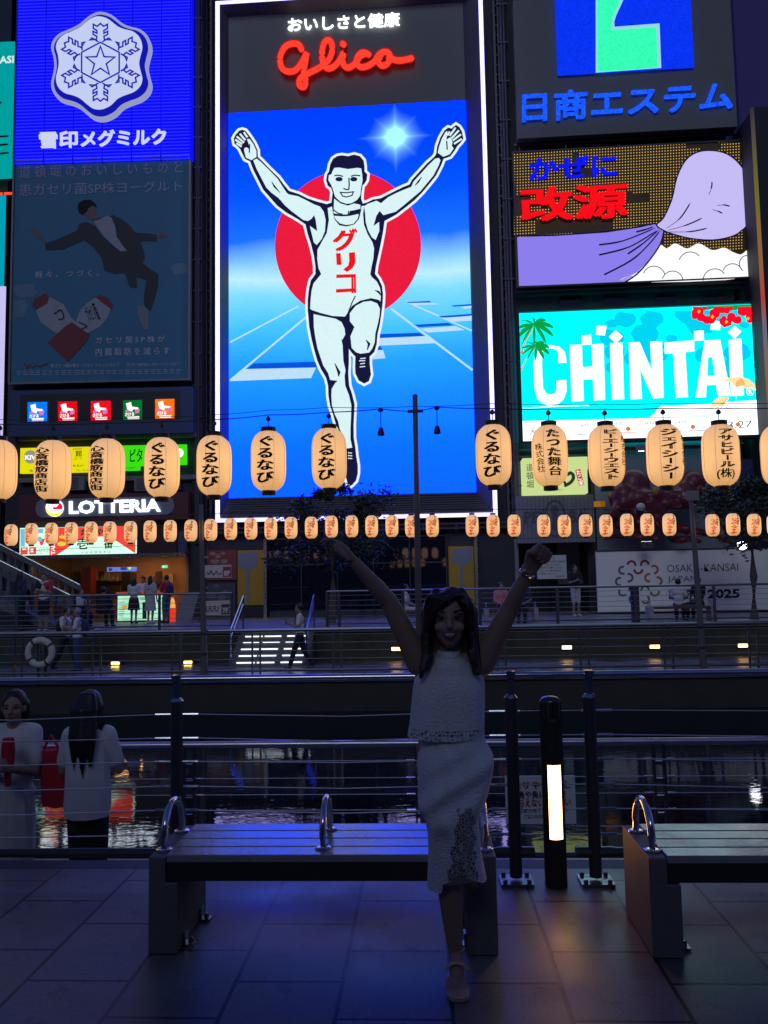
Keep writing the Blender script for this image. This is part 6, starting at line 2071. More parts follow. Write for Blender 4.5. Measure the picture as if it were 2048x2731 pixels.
def balustrade(Y, p0, p1, p2, p3, nm):
    """top rail from p0 to p1, base line from p2 to p3"""
    a, b, c, d = onY(*p0, Y), onY(*p1, Y), onY(*p2, Y), onY(*p3, Y)
    ext = lambda u, v: u + (u - v) * 0.9
    a2, c2 = ext(a, b), ext(c, d)
    hv = Vector((0, .16, 0))
    mb = MB()
    for u, v, h in ((a2, b, .16), (c2, d, .28)):
        mb.quadbox([u, v, v - Vector((0, 0, h)), u - Vector((0, 0, h))], [u + hv, v + hv, v + hv - Vector((0, 0, h)), u + hv - Vector((0, 0, h))])
    o = obj('balustrade', mb, STN, bsr)
    mb = MB()
    n = int((b - a2).length / .27)
    for k in range(1, n):
        t = k / n
        u, v = a2.lerp(b, t), c2.lerp(d, t)
        top, bot = u.z - .17, v.z + .005
        x = u.x
        H_ = top - bot
        if H_ < .15: continue
        mb.lathe([(.05, 0), (.045, H_ * .1), (.075, H_ * .35), (.05, H_ * .6), (.035, H_ * .8), (.05, H_)], (x, Y + .08, bot), 8)
    obj('baluster', mb, STN, o)
    obj('rail_cap', MB().tube([a2 + Vector((0, .03, .03)), b + Vector((0, .03, .03))], .03, 8), STEEL, o)


balustrade(26.6, (0, 1455), (211, 1562), (0, 1512), (200, 1612), 'far')
balustrade(24.6, (0, 1499), (190, 1592), (0, 1600), (150, 1668), 'near')
a, b = onY(-150, 1540, 25.6), onY(180, 1668, 25.6)
mb = MB()
for k in range(16):
    t0, t1 = k / 16, (k + 1) / 16
    x0, x1 = a.x + (b.x - a.x) * t0, a.x + (b.x - a.x) * t1
    z = ZU + (1 - t1) * 1.9 + .02
    mb.box((x0, 24.77, ZU - .2), (x1, 26.59, z))
obj('steps', mb, CONC, bsr)
mb = MB()
c0, d0 = onY(0, 1604, 24.6), onY(150, 1672, 24.6)
c0 = c0 + (c0 - d0) * .9
mb.add([c0, d0, Vector((d0.x, 24.65, ZU + .002)), Vector((c0.x, 24.65, ZU + .002))], [(0, 3, 2, 1)])
obj('stair_wall', mb, DARK, bsr)

# ================================================================ giant octopus figure over the hoarding, grey backdrop and floodlights
PO = Plane(10, 29.1, 1.3)
bp2 = thing('facade_backdrop', 'grey rounded facade behind the red octopus figure', 'wall', tuple(PR.wp(0, 3, -.7)))
Y_ = px_map(1560, 1180, .29415)
obj('panel', MB().panel(PR, Y_((88, -40), (1420, -70), (1440, 980), (100, 985)), -.74, -.66), mat('blue_grey_facade', (.20, .22, .27), .45, noise=.3, nscale=.7), bp2)
obj('blue_panel', MB().panel(PR, Y_((1415, 150), (1640, 145), (1640, 420), (1415, 430)), -.655, -.5), mat('navy_panel', (.02, .03, .14), .5), bp2)
m = MB()
put_text(m, PR, col_text('ベいボ', .0), Y_((1460, 190), (1590, 180), (1590, 410), (1460, 420)), -.49)
obj('faint_lettering', m, mat('faint_letter', (.10, .13, .26), .6), bp2)
mb = MB()
mb.rect(PR, PR.uz(*Y_((100, 570))[0])[0], PR.uz(*Y_((100, 572))[0])[1], PR.uz(*Y_((215, 570))[0])[0], PR.uz(*Y_((100, 520))[0])[1], -.655, -.6)
obj('lit_window', mb, glow('amber_window', rgb(150, 95, 25), .7, .5, .25), bp2)
oc = thing('octopus_figure', 'huge red octopus figure with spread arms over the white hoarding', 'figure', tuple(PO.pt(*Y_((620, 900))[0])))
mb = MB()
P_ = lambda x, y, w=0.0: PO.pt(*Y_((x, y))[0], w)
mpx = 29.0 / F / 1.0 * .29415     # metres per crop pixel
for x, y, rx, ry, w in ((430, 400, 160, 165, .1), (340, 490, 130, 130, .2), (470, 520, 150, 120, .3)):
    mb.ell(P_(x, y, w), (rx * mpx, .55, ry * mpx))
mb.ell(P_(975, 370, -.1), (115 * mpx, .5, 118 * mpx)).ell(P_(900, 450, 0), (140 * mpx, .45, 110 * mpx))
for x, y, rx, ry, w in ((440, 370, 150, 135, .1), (640, 520, 200, 95, .25), (780, 490, 170, 85, .15), (330, 560, 90, 80, .3), (560, 560, 120, 80, .35)):
    mb.ell(P_(x, y, w), (rx * mpx, .5, ry * mpx))
arms = [([(560, 500), (700, 470), (830, 520), (960, 500), (1050, 440), (1130, 460)], 60, 34), ([(300, 580), (250, 680), (310, 760), (380, 700), (440, 640)], 46, 26),
        ([(440, 600), (480, 720), (450, 830), (380, 850), (280, 850), (170, 880)], 52, 14), ([(520, 600), (560, 720), (620, 840), (670, 890)], 54, 24),
        ([(560, 560), (700, 640), (820, 760), (1000, 800), (1200, 850), (1370, 935)], 62, 16), ([(600, 600), (720, 780), (820, 880), (940, 880), (1050, 900)], 54, 20),
        ([(640, 540), (860, 570), (1050, 540), (1250, 560)], 50, 26), ([(430, 840), (520, 845), (560, 800)], 26, 20)]
for pts, r0, r1 in arms:
    c = catmull(pts, 6, False)
    n = len(c)
    mb.tube([P_(x, y, .35 + .25 * sin(i * .5)) for i, (x, y) in enumerate(c)], [(r0 + (r1 - r0) * i / n) * mpx for i in range(n)], 10)
obj('body', remesh(mb, .05, 8), mat('octopus_red', (.13, .015, .022), .38, noise=.35, nscale=1.2, bump=.3, bscale=14), oc, smooth=True)
mb = MB()
for x, y in ((505, 585),):
    mb.ell(P_(x, y, .95), (.16, .12, .14))
obj('eye', mb, mat('octopus_eye', (.55, .55, .58), .3), oc, smooth=True)
mb = MB().ell(P_(640, 440, .8), (.10, .08, .14))
obj('yellow_mark', mb, YEL, oc)
for k, (x, y) in enumerate(((560, 925), (512, 50), (1410, 935))):
    p = P_(x, y, .8)
    t = thing('floodlight', ['small floodlight box under the octopus arms', 'small floodlight box above the octopus head', 'bright white floodlight at the top edge of the hoarding near the tree'][k], 'floodlight', tuple(p), 'floodlights around the octopus')
    o = obj('lamp_box', MB().box((p.x - .2, p.y - .1, p.z - .1), (p.x + .2, p.y + .1, p.z + .1)), STEEL, t)
    if k == 2: obj('bulb', MB().ell(p + Vector((0, -.16, 0)), (.17, .06, .15)), glow('floodlight', (.9, .9, 1.0), 14.0), t)
    elif k == 0: obj('bulb', MB().box((p.x - .17, p.y + .02, p.z + .103), (p.x + .17, p.y + .08, p.z + .108)), glow('floodlight_soft', (.75, .82, 1.0), 7.0), t)
    else: obj('bulb', MB().box((p.x - .10, p.y + .04, p.z - .108), (p.x + .10, p.y + .08, p.z - .103)), glow('floodlight_soft', (0, 0, 0)), t)
    obj('bracket', MB().tube([p + Vector((0, .1, 0)), p + Vector((0, .5, -.05))], .02, 6), DSTEEL, t)

# ================================================================ trees on the far promenade
LEAF = mat('dark_leaf', (0.035, 0.055, 0.04), .55, noise=.5, nscale=4)
BARK = mat('grey_bark', (.09, .075, .06), .9, noise=.4, nscale=8)


def tree(label, px, Y, ytop, ybot, rx, ry, ln, n, seed, group=None):
    rnd = random.Random(seed)
    b = onY(px, 1660, Y)
    b.z = ZU
    t = thing('tree', label, 'tree', tuple(b), group)
    ctr = onY(px, (ytop + ybot) / 2, Y)
    top, bot = onY(px, ytop, Y).z, onY(px, ybot, Y).z
    sc = Y / F
    mb = MB()
    mb.tube([b, b.lerp(Vector((b.x + .1, Y, bot)), .5), Vector((b.x + .05, Y, bot + .2)), Vector((ctr.x, Y, (bot + top) / 2))], [.14, .11, .10, .05], 10)
    limbs = []
    for k in range(11):
        a = rnd.uniform(0, 2 * pi)
        e = Vector((ctr.x + rx * sc * .8 * cos(a), Y + rx * sc * .6 * sin(a), rnd.uniform(bot + .2, top - .2)))
        s_ = Vector((b.x + .05, Y, rnd.uniform(bot - .1, bot + .5)))
        mid = s_.lerp(e, .5) + Vector((0, 0, .15))
        mb.tube([s_, mid, e], [.04, .025, .01], 6)
        limbs.append((mid, e))
    obj('trunk', mb, BARK, t)
    mb = MB()
    cl = []
    for k in range(ln):
        m_, e = limbs[k % len(limbs)]
        q = m_.lerp(e, rnd.uniform(.3, 1.15))
        cl.append((q + Vector((rnd.gauss(0, .25), rnd.gauss(0, .25), rnd.gauss(0, .22))), rnd.uniform(.22, .5)))
    for k in range(6):
        cl.append((Vector((ctr.x + rnd.uniform(-.3, .3) * rx * sc, Y, top - rnd.uniform(-.05, .3))), rnd.uniform(.12, .3)))
    for k in range(n):
        c, r = rnd.choice(cl)
        d = Vector((rnd.gauss(0, 1), rnd.gauss(0, 1), rnd.gauss(0, .8)))
        p = c + d * (r * .55)
        s = rnd.uniform(.05, .11)
        u = Vector((rnd.gauss(0, 1), rnd.gauss(0, 1), rnd.gauss(0, .7))).normalized()
        v = u.cross(Vector((rnd.gauss(0, 1), rnd.gauss(0, 1), rnd.gauss(0, 1)))).normalized()
        mb.add([p - u * s, p + v * s * .4, p + u * s, p - v * s * .4], [(0, 1, 2, 3)])
    obj('crown', mb, LEAF, t)
    return t


tree('young dark tree standing before the foot of the tall athlete billboard', 885, 25.5, 1300, 1500, 150, 100, 46, 9000, 4, 'trees of the far promenade')
tree('dark tree at the right edge before the hoarding and octopus', 2012, 24.6, 1290, 1425, 108, 70, 46, 9000, 8, 'trees of the far promenade')

# ================================================================ people
SKIN = mat('skin', (0.32, 0.20, 0.145), 0.55, noise=.06, nscale=10)
HAIRM = mat('dark_hair', (0.012, 0.010, 0.010), 0.45, noise=.4, nscale=40)
CLOTH = {}


def cloth(name, c, rough=.8):
    if name not in CLOTH:
        CLOTH[name] = mat('cloth_' + name, c, rough, noise=.12, nscale=9, bump=.35, bscale=22)
    return CLOTH[name]


def hand_mesh(mb, w, d, side, curl=.5, s=1.0):
    """palm, four unequal bent fingers and a thumb; d = direction of the hand, side = direction of the thumb"""
    d = Vector(d).normalized()
    side = (Vector(side) - d * Vector(side).dot(d)).normalized()
    nrm = d.cross(side)
    w = Vector(w)
    for k in range(3):
        o = side * (k - 1) * .024 * s
        mb.cap(w + o * .7, w + d * .085 * s + o, .017 * s, .015 * s, 8)
    for k, L in enumerate((.068, .078, .072, .056)):
        b = w + d * .085 * s + side * (.030 - .021 * k) * s
        a1, a2 = curl * .9, curl * 1.9
        e1 = b + (d * cos(a1) + nrm * sin(a1)) * L * .52 * s
        e2 = e1 + (d * cos(a2) + nrm * sin(a2)) * L * .5 * s
        mb.cap(b, e1, .0092 * s, .0085 * s, 8).cap(e1, e2, .0085 * s, .007 * s, 8)
    b = w + d * .028 * s + side * .030 * s
    e1 = b + (d * .7 + side * .6 + nrm * .25).normalized() * .04 * s
    mb.cap(b, e1, .012 * s, .0095 * s, 8).cap(e1, e1 + (d * .9 + side * .1 + nrm * .5).normalized() * .03 * s, .0095 * s, .008 * s, 8)


def head_mesh(mb, c, f, s=1.0, up=Vector((0, 0, 1))):
    """f = facing direction"""
    f = Vector(f).normalized()
    x = f.cross(up).normalized()
    u = x.cross(f)
    R = Matrix((x, f, u)).transposed()
    P = lambda a, b, h: c + (x * a + f * b + u * h) * s
    mb.ell(P(0, -.008, .025), (.074 * s, .092 * s, .092 * s), R, 18, 12)
    mb.ell(P(0, .022, -.035), (.058 * s, .062 * s, .075 * s), R, 16, 10)
    mb.ell(P(0, .045, -.085), (.030 * s, .030 * s, .025 * s), R)
    mb.cap(P(0, .084, .012), P(0, .100, -.022), .010 * s, .015 * s, 8)
    for e in (-1, 1):
        mb.ell(P(.076 * e, -.005, -.005), (.012 * s, .020 * s, .032 * s), R)
        mb.ell(P(.038 * e, .062, -.028), (.022 * s, .018 * s, .020 * s), R)
        mb.ell(P(.034 * e, .070, .030), (.024 * s, .012 * s, .008 * s), R)
    mb.ell(P(0, .082, -.055), (.026 * s, .012 * s, .012 * s), R)
    return P, R


def person(label, feet, h, face, top, legs, sleeve='short', lower='trousers', arms='down', hair='short', walk=0.0, sit=False, hairm=None, shoes='dark_shoe', lean=0.0, extra=None, group=None, turn=0.0, voxel=.016, belly=1.0, slim=1.0):
    """feet: ground point; face: heading in degrees (0 = towards the camera, 90 = towards +X)"""
    s = h / 1.68
    t = thing('person', label, 'person', tuple(feet), group)
    a = radians(face)
    fwd, lft = Vector((sin(a), -cos(a), 0)), Vector((cos(a), sin(a), 0))      # lft = the person's own left
    G = Vector(feet)
    P = lambda x, y, z: G + (lft * x * slim + fwd * (y + lean * max(0, z - .9))) * s + Vector((0, 0, z * s))
    if sit:
        hipz, kz = .47, .46
        hip = lambda e: P(e * .085, 0, hipz)
        knee = lambda e: P(e * .10, .40, kz)
        ank = lambda e: P(e * .10, .40, .08)
        dz = hipz - .90
    else:
        dz = 0
        hip = lambda e: P(e * .082, 0, .90)
        knee = lambda e: P(e * .085, .03 + walk * e * .16, .48)
        ank = lambda e: P(e * .085, walk * e * .34 - (.06 if walk and e < 0 else 0), .075 + (.03 if walk and e < 0 else 0))
    Z = lambda x, y, z: P(x, y, z + dz)
    sho = lambda e: Z(e * .175, 0, 1.38)
    if arms == 'down':
        el = {e: Z(e * .225, .0 + walk * -e * .12, 1.10) for e in (-1, 1)}
        wr = {e: Z(e * .23, .06 - walk * e * .22, .86) for e in (-1, 1)}
    elif arms == 'phone':
        el = {e: Z(e * .21, .06, 1.11) for e in (-1, 1)}
        wr = {e: Z(e * .06, .28, 1.18) for e in (-1, 1)}
    elif arms == 'cross':
        el = {e: Z(e * .22, .08, 1.12) for e in (-1, 1)}
        wr = {1: Z(-.06, .19, 1.17), -1: Z(.06, .16, 1.12)}
    elif arms == 'lap':
        el = {e: Z(e * .22, .08, 1.12) for e in (-1, 1)}
        wr = {e: Z(e * .08, .30, 1.02) for e in (-1, 1)}
    elif arms == 'rail':
        el = {e: Z(e * .27, .05, 1.12) for e in (-1, 1)}
        wr = {e: Z(e * .20, .26, 1.08) for e in (-1, 1)}
    mb = MB()
    hc = Z(0, .025, 1.565)
    # body: one surface from head to ankles
    mb.cap(Z(0, 0, 1.36), Z(0, .015, 1.50), .058 * s, .05 * s)
    R = Matrix((lft, fwd, Vector((0, 0, 1)))).transposed()
    for z, rx, ry, rz in ((1.28, .150, .10, .14), (1.10, .125 * belly, .09 * belly, .16), (.96, .145 * belly, .10 * belly, .12)):
        mb.ell(Z(0, 0, z), (rx * s, ry * s, rz * s), R)
    ff = (fwd * cos(radians(turn)) + lft * sin(radians(turn)))
    head_mesh(mb, hc, ff, s)
    for e in (-1, 1):
        mb.cap(sho(e), el[e], .046 * s, .037 * s).cap(el[e], wr[e], .036 * s, .025 * s)
        mb.cap(Z(e * .08, 0, 1.40), sho(e), .05 * s, .05 * s)
        hand_mesh(mb, wr[e], (wr[e] - el[e]).normalized() * .8 + Vector((0, 0, -.2 if arms == 'down' else .1)), (fwd if arms == 'down' else Vector((0, 0, 1))), .7, s)
        mb.cap(hip(e), knee(e), .078 * s, .052 * s).cap(knee(e), ank(e), .052 * s, .034 * s)
        mb.cap(ank(e), ank(e) + fwd * .12 * s - Vector((0, 0, .045 * s)), .035 * s, .026 * s)
    obj('body', remesh(mb, voxel * s, 3), SKIN, t, smooth=True)
    # hair
    mb = MB()
    hp = lambda x, y, z: hc + ((fwd.cross(Vector((0, 0, 1)))) * x + ff * y + Vector((0, 0, z))) * s
    mb.ell(hp(0, -.022, .038), (.086 * s, .098 * s, .098 * s), None, 16, 10)
    if hair in ('bob', 'long'):
        L = .16 if hair == 'bob' else .40
        for k in range(9):
            q = pi + pi * .12 + (pi * .76) * k / 8
            x, y = .078 * cos(q), .080 * sin(q) - .01
            mb.cap(hp(x, y, .02), hp(x * 1.15, y * 1.15 - .01, -.02 - L * (.85 + .15 * sin(k * 2.3))), .034 * s, .022 * s, 8)
    o = obj('hair', remesh(mb, .014 * s, 2), hairm or HAIRM, t, smooth=True)
    # clothes
    mb = MB()
    for z, rx, ry, rz in ((1.29, .172, .122, .15), (1.10, .148 * belly, .112 * belly, .18), (.95, .160 * belly, .118 * belly, .11)):
        mb.ell(Z(0, 0, z), (rx * s, ry * s, rz * s), R)
    for e in (-1, 1):
        mb.cap(Z(e * .05, 0, 1.41), sho(e), .055 * s, .068 * s)
        q = sho(e).lerp(el[e], 1.0 if sleeve == 'long' else .72)
        mb.cap(sho(e), q, .068 * s, .062 * s)
        if sleeve == 'long': mb.cap(el[e], el[e].lerp(wr[e], .92), .055 * s, .042 * s)
    obj('shirt', remesh(mb, .016 * s, 3), top, t, smooth=True)
    if lower == 'skirt':
        rings = []
        for z, r in ((1.02, .13), (.92, .17), (.75, .20), (.50, .225)):
            rings.append([P(r * cos(k * pi / 12) * (1 + .04 * sin(k * 3)), r * .75 * sin(k * pi / 12), z) for k in range(24)])
        obj('skirt', MB().loft(rings), legs, t, smooth=True)
    elif lower == 'dress':
        rings = []
        for z, r in ((1.15, .14), (.95, .17), (.75, .19), (.45, .22)):
            rings.append([P(r * cos(k * pi / 12) * (1 + .04 * sin(k * 3)), r * .75 * sin(k * pi / 12), z) for k in range(24)])
        obj('dress', MB().loft(rings), legs, t, smooth=True)
    else:
        mb = MB()
        mb.ell(Z(0, 0, .94), (.155 * s * belly, .115 * s * belly, .10 * s), R)
        for e in (-1, 1):
            mb.cap(hip(e), knee(e), .094 * s, .072 * s)
            if lower == 'trousers': mb.cap(knee(e), ank(e).lerp(knee(e), .06), .070 * s, .056 * s)
        obj('trousers' if lower == 'trousers' else 'shorts', remesh(mb, .016 * s, 3), legs, t, smooth=True)
    for e in (-1, 1):
        mb = MB().cap(ank(e) + Vector((0, 0, -.03 * s)), ank(e) + fwd * .14 * s - Vector((0, 0, .04 * s)), .047 * s, .036 * s)
        obj('shoe', mb, cloth(shoes, {'dark_shoe': (.02, .02, .022), 'white_shoe': (.55, .55, .55)}[shoes]), t, smooth=True)
    if extra: extra(t, P, Z, fwd, lft, s)
    return t


WHT, BLK, NVY = cloth('white', (.62, .62, .63)), cloth('black', (.015, .015, .018)), cloth('navy', (.02, .03, .07))
DNM, RDC, PNK, GRYC = cloth('denim', (.05, .075, .16)), cloth('red', (.45, .03, .04)), cloth('pink', (.62, .20, .26)), cloth('grey', (.25, .25, .26))


def pack(m, big=1.0):
    def f(t, P, Z, fwd, lft, s):
        mb = MB()
        R = Matrix((lft, fwd, Vector((0, 0, 1)))).transposed()
        mb.ell(Z(0, -.19, 1.16), (.15 * s * big, .10 * s * big, .22 * s * big), R)
        b = obj('backpack', mb, m, t, smooth=True)
        mb = MB()
        for e in (-1, 1):
            mb.tube([Z(e * .11, -.14, 1.32), Z(e * .11, 0, 1.47), Z(e * .115, .125, 1.35), Z(e * .13, .08, 1.12), Z(e * .12, -.10, 1.02)], .018 * s, 6)
        obj('strap', mb, m, b)
    return f


def braces(t, P, Z, fwd, lft, s):
    mb = MB()
    for e in (-1, 1):
        mb.tube([Z(e * .10, .10, .98), Z(e * .09, .135, 1.2), Z(e * .09, .10, 1.40), Z(e * .08, 0, 1.475), Z(e * .05, -.11, 1.36), Z(e * .02, -.135, 1.2), Z(e * .06, -.12, .99)], .013 * s, 6)
    obj('braces', mb, BLK, t)
    obj('phone', MB().box((-.04, -.008, -.07), (.04, .008, .07), (Z(0, .36, 1.24), lft, fwd, Vector((0, 0, 1)))), BLACK, t)


def rugby(t, P, Z, fwd, lft, s):
    R = Matrix((lft, fwd, Vector((0, 0, 1)))).transposed()
    mb = MB().ell(Z(.09, .0, 1.31), (.115 * s, .140 * s, .125 * s), R).cap(Z(.17, 0, 1.39), Z(.21, .05, 1.2), .075 * s, .07 * s)
    obj('red_yoke', mb, RDC, t, smooth=True)
    mb = MB().ell(Z(-.09, .0, 1.31), (.115 * s, .140 * s, .125 * s), R).cap(Z(-.17, 0, 1.39), Z(-.21, .05, 1.2), .075 * s, .07 * s)
    obj('black_yoke', mb, BLK, t, smooth=True)
    mb = MB().tube([Z(-.09, .02, 1.45), Z(-.05, .13, 1.40), Z(0, .15, 1.36), Z(.05, .13, 1.40), Z(.09, .02, 1.45)], .02 * s, 6)
    obj('collar', mb, WHT, t)


def phone(t, P, Z, fwd, lft, s):
    obj('phone', MB().box((-.038, -.006, -.07), (.038, .006, .07), (Z(0, .37, 1.26), lft, fwd, Vector((0, 0, 1)))), BLACK, t)


def at_z(px, Y, z):
    p = onY(px, 1560, Y)
    return Vector((p.x, Y, z))


person('person in a red, black and white rugby shirt with folded arms beside the stair', at_z(118, 24.0, ZU), 1.74, 5, WHT, BLK, 'short', 'shorts', 'cross', extra=rugby, shoes='white_shoe')
person('grey haired person in a loose white shirt and jeans with a dark backpack', at_z(209, 21.2, ZF), 1.68, -75, WHT, DNM, 'short', 'trousers', 'phone', hairm=mat('grey_hair', (.25, .25, .25), .6), extra=pack(NVY), belly=1.15)
person('dark haired person in white shirt and black trousers stepping behind the grey haired one', at_z(178, 21.6, ZF), 1.70, 75, WHT, BLK, 'short', 'trousers', 'phone', walk=.9, extra=pack(BLK, .9))
person('person in dark clothes sitting at the small table with white cups', at_z(214, 24.7, ZU), 1.66, 60, BLK, BLK, 'short', 'trousers', 'lap', sit=True)
person('person in black sitting with the back to the river in front of the cafe', at_z(276, 25.2, ZU), 1.72, 175, BLK, BLK, 'long', 'trousers', 'lap', sit=True, belly=1.35)
person('girl with bobbed hair in white shirt and dark skirt at the counter', at_z(357, 27.7, ZU), 1.56, 178, WHT, BLK, 'short', 'skirt', 'phone', hair='bob')
person('long haired person in a pale dress at the counter', at_z(401, 27.6, ZU), 1.62, 165, cloth('pale', (.45, .44, .46)), cloth('pale', (0, 0, 0)), 'short', 'dress', 'down', hair='long', shoes='white_shoe')
person('person in red shirt with a dark backpack at the right end of the counter', at_z(444, 27.5, ZU), 1.64, -125, RDC, cloth('teal', (.03, .12, .13)), 'short', 'trousers', 'phone', extra=pack(NVY))
person('shop worker in white standing behind the serving counter', at_z(381, 29.6, ZU), 1.62, 0, WHT, BLK, 'short', 'trousers', 'lap')
person('person in white shirt and black braces walking past the lit stairs', at_z(799, 21.2, ZF), 1.70, -82, WHT, BLK, 'short', 'trousers', 'phone', walk=.8, extra=braces)
person('person in a white top sitting sideways on the far bench left of the woman', at_z(1080, 24.6, ZU), 1.62, 80, WHT, WHT, 'short', 'trousers', 'lap', sit=True)
person('person in a pink top sitting behind the woman raised right arm', at_z(1335, 24.9, ZU), 1.62, 12, PNK, BLK, 'long', 'trousers', 'lap', sit=True, hair='bob')
person('person in dark top sitting on the far bench right of the pink one', at_z(1397, 24.8, ZU), 1.66, -20, NVY, BLK, 'short', 'trousers', 'lap', sit=True)
person('person in black tee and pale shorts looking at a phone by the notice', at_z(1534, 27.9, ZU), 1.74, 12, BLK, cloth('stone', (.42, .42, .43)), 'short', 'shorts', 'phone', extra=phone, shoes='white_shoe')
person('person in a white shirt sitting with the back turned below the hoarding', at_z(1808, 24.4, ZU), 1.66, 160, WHT, BLK, 'short', 'trousers', 'lap', sit=True)
person('person in dark clothes sitting beside the white shirted one below the hoarding', at_z(1862, 24.4, ZU), 1.70, 200, BLK, BLK, 'short', 'trousers', 'lap', sit=True)
pp = onY(52, 1650, 24.2)
person('dark long haired person standing beside the stone stair at the left edge', Vector((pp.x, 24.2, ZU)), 1.80, 150, NVY, BLK, 'long', 'trousers', 'down', hair='long')

# table and cups at the left, far benches
tb = at_z(222, 24.1, ZU)
t = thing('cafe_table', 'small dark cafe table with white cups near the stair', 'table', tuple(tb))
obj('table_top', MB().lathe([(.36, .70), (.37, .71), (.37, .73), (.36, .74)], tb, 24), BLACK, t)
obj('pedestal', MB().lathe([(.2, .002), (.19, .02), (.03, .05), (.03, .70)], tb, 16), DSTEEL, t)
for k, (dx, dy, h) in enumerate(((-.14, 0, .26), (.0, -.08, .20), (.14, .02, .16))):
    c = tb + Vector((dx, dy, .742))
    o = obj('paper_cup', MB().lathe([(.055, 0), (.075, h), (.07, h + .004)], (0, 0, 0), 14), WHITE, None, loc=(0, 0, 0))
    o.location = c
    tag(o, ['tall white paper cup at the left on the small cafe table', 'middle white paper cup on the small cafe table', 'short white paper cup at the right on the small cafe table'][k], 'cup', 'paper cups on the cafe table')
for x0, x1, y, lab in ((1058, 1178, 24.55, 'stone ended far bench under the person in white'), (1290, 1432, 24.75, 'stone ended far bench under the person in pink'), (1725, 1900, 24.3, 'stone ended far bench below the hoarding')):
    a, b = onY(x0, 1600, y).x, onY(x1, 1600, y).x
    t = thing('park_bench', lab, 'bench', ((a + b) / 2, y, ZU), 'benches of the far promenade')
    obj('seat', MB().box((a + .13, y - .22, ZU + .36), (b - .13, y + .22, ZU + .43)), mat('bench_wood_brown', (.16, .07, .05), .5, noise=.2), t)
    for q in (a, b - .13):
        obj('leg', MB().box((q, y - .23, ZU + .002), (q + .128, y + .23, ZU + .43)), mat('pale_bench_stone', (.38, .35, .30), .7, noise=.2), t)
        mb = MB()
        mb.tube([(q + .06, y - .12 * cos(pi * k / 12), ZU + .43 + .17 * sin(pi * k / 12)) for k in range(13)], .018, 8)
        obj('armrest', mb, CHROME, t)

# ---------------------------------------------------------------- the two people on the lower deck
# person seen from the back, long hair, loose white shirt
wx = onY(237, 1950, 5.85).x
G = Vector((wx, 5.85, ZL))


def back_extra(t, P, Z, fwd, lft, s):
    mb = MB().tube([Z(-.10, -.10, 1.30), Z(-.13, -.02, 1.47), Z(-.15, .10, 1.30)], .022, 6)
    obj('bag_strap', mb, BLK, t)


def loose_shirt(G, s, Z):
    pass


hh_ = 1.70
t = person('person with long dark hair and loose white shirt leaning on the water railing', G, hh_, 186, cloth('ivory', (.60, .60, .61)), BLK, 'short', 'trousers', 'rail', hair='long', extra=back_extra, voxel=.010, lean=.02, slim=.72)
# the shirt hangs wide and long
s_ = hh_ / 1.68
rows = [(1.43, .09, .07), (1.40, .135, .10), (1.32, .150, .12), (1.18, .150, .13), (1.02, .158, .135), (.90, .162, .14), (.82, .150, .13)]
rings = []
for j, (z, rx, ry) in enumerate(rows):
    R_ = []
    for k in range(40):
        a = 2 * pi * k / 40
        w_ = 1 + .035 * sin(k * 1.9 + z * 6) + .02 * sin(k * 3.7 + z * 3)
        zz = z - (.05 * (sin(a) > -.2) * abs(sin(a)) if j == len(rows) - 1 else 0)
        R_.append(G + Vector((rx * w_ * cos(a) * s_, ry * w_ * sin(a) * s_ - .01, zz * s_)))
    rings.append(R_)
obj('shirt_body', MB().loft(rings, True, True), cloth('ivory', (0, 0, 0)), t, smooth=True)
mb = MB()
for k in range(9):
    x = -.072 + .144 * k / 8
    mb.cap(G + Vector((x * .5, -.045, 1.655 * s_)), G + Vector((x * .95, -.125 + abs(x) * .5, 1.56 * s_)), .034, .034, 8).cap(G + Vector((x * .95, -.125 + abs(x) * .5, 1.56 * s_)), G + Vector((x * 1.05 + .01, -.165 + abs(x) * .4, 1.38 * s_)), .03, .028, 8).cap(G + Vector((x * 1.05 + .01, -.165 + abs(x) * .4, 1.38 * s_)), G + Vector((x * 1.0 + .012, -.165 + abs(x) * .25, (1.22 - .07 * sin(k * 1.9)) * s_)), .028, .004, 8)
mb.cap(G + Vector((.03, -.16, 1.3 * s_)), G + Vector((.02, -.15, 1.10 * s_)), .02, .005, 8)
obj('long_hair', remesh(mb, .008, 7), HAIRM, t, smooth=True)
RDB = mat('red_cloth', (.50, .008, .03), .75, noise=.15, nscale=6, bump=.4, bscale=18)
# red bag held at the side
c0, c1, c2_, c3 = onY(104, 2000, 6.0), onY(168, 1996, 6.0), onY(176, 2140, 6.0), onY(114, 2158, 6.0)
bgm = thing('shopping_bag', 'large red cloth bag held beside the white shirted person', 'bag', tuple((c2_ + c3) / 2))
rings = []
for k in range(9):
    u = k / 8
    l_, r_ = c0.lerp(c3, u), c1.lerp(c2_, u)
    c, hw = (l_ + r_) / 2, (r_.x - l_.x) / 2
    rings.append([c + Vector((hw * math.copysign(abs(cos(q)) ** .6, cos(q)), .05 * (1 + .15 * sin(q * 3 + u * 4)) * sin(q), .006 * sin(q * 5 + u * 5))) for q in [2 * pi * i / 28 for i in range(28)]])
obj('bag_body', MB().loft(rings), RDB, bgm, smooth=True)
obj('handle', MB().tube([c0 + Vector((.03, 0, 0)), (c0 + c1) / 2 + Vector((0, 0, .10)), c1 - Vector((.03, 0, 0))], .012, 6), RDB, bgm)
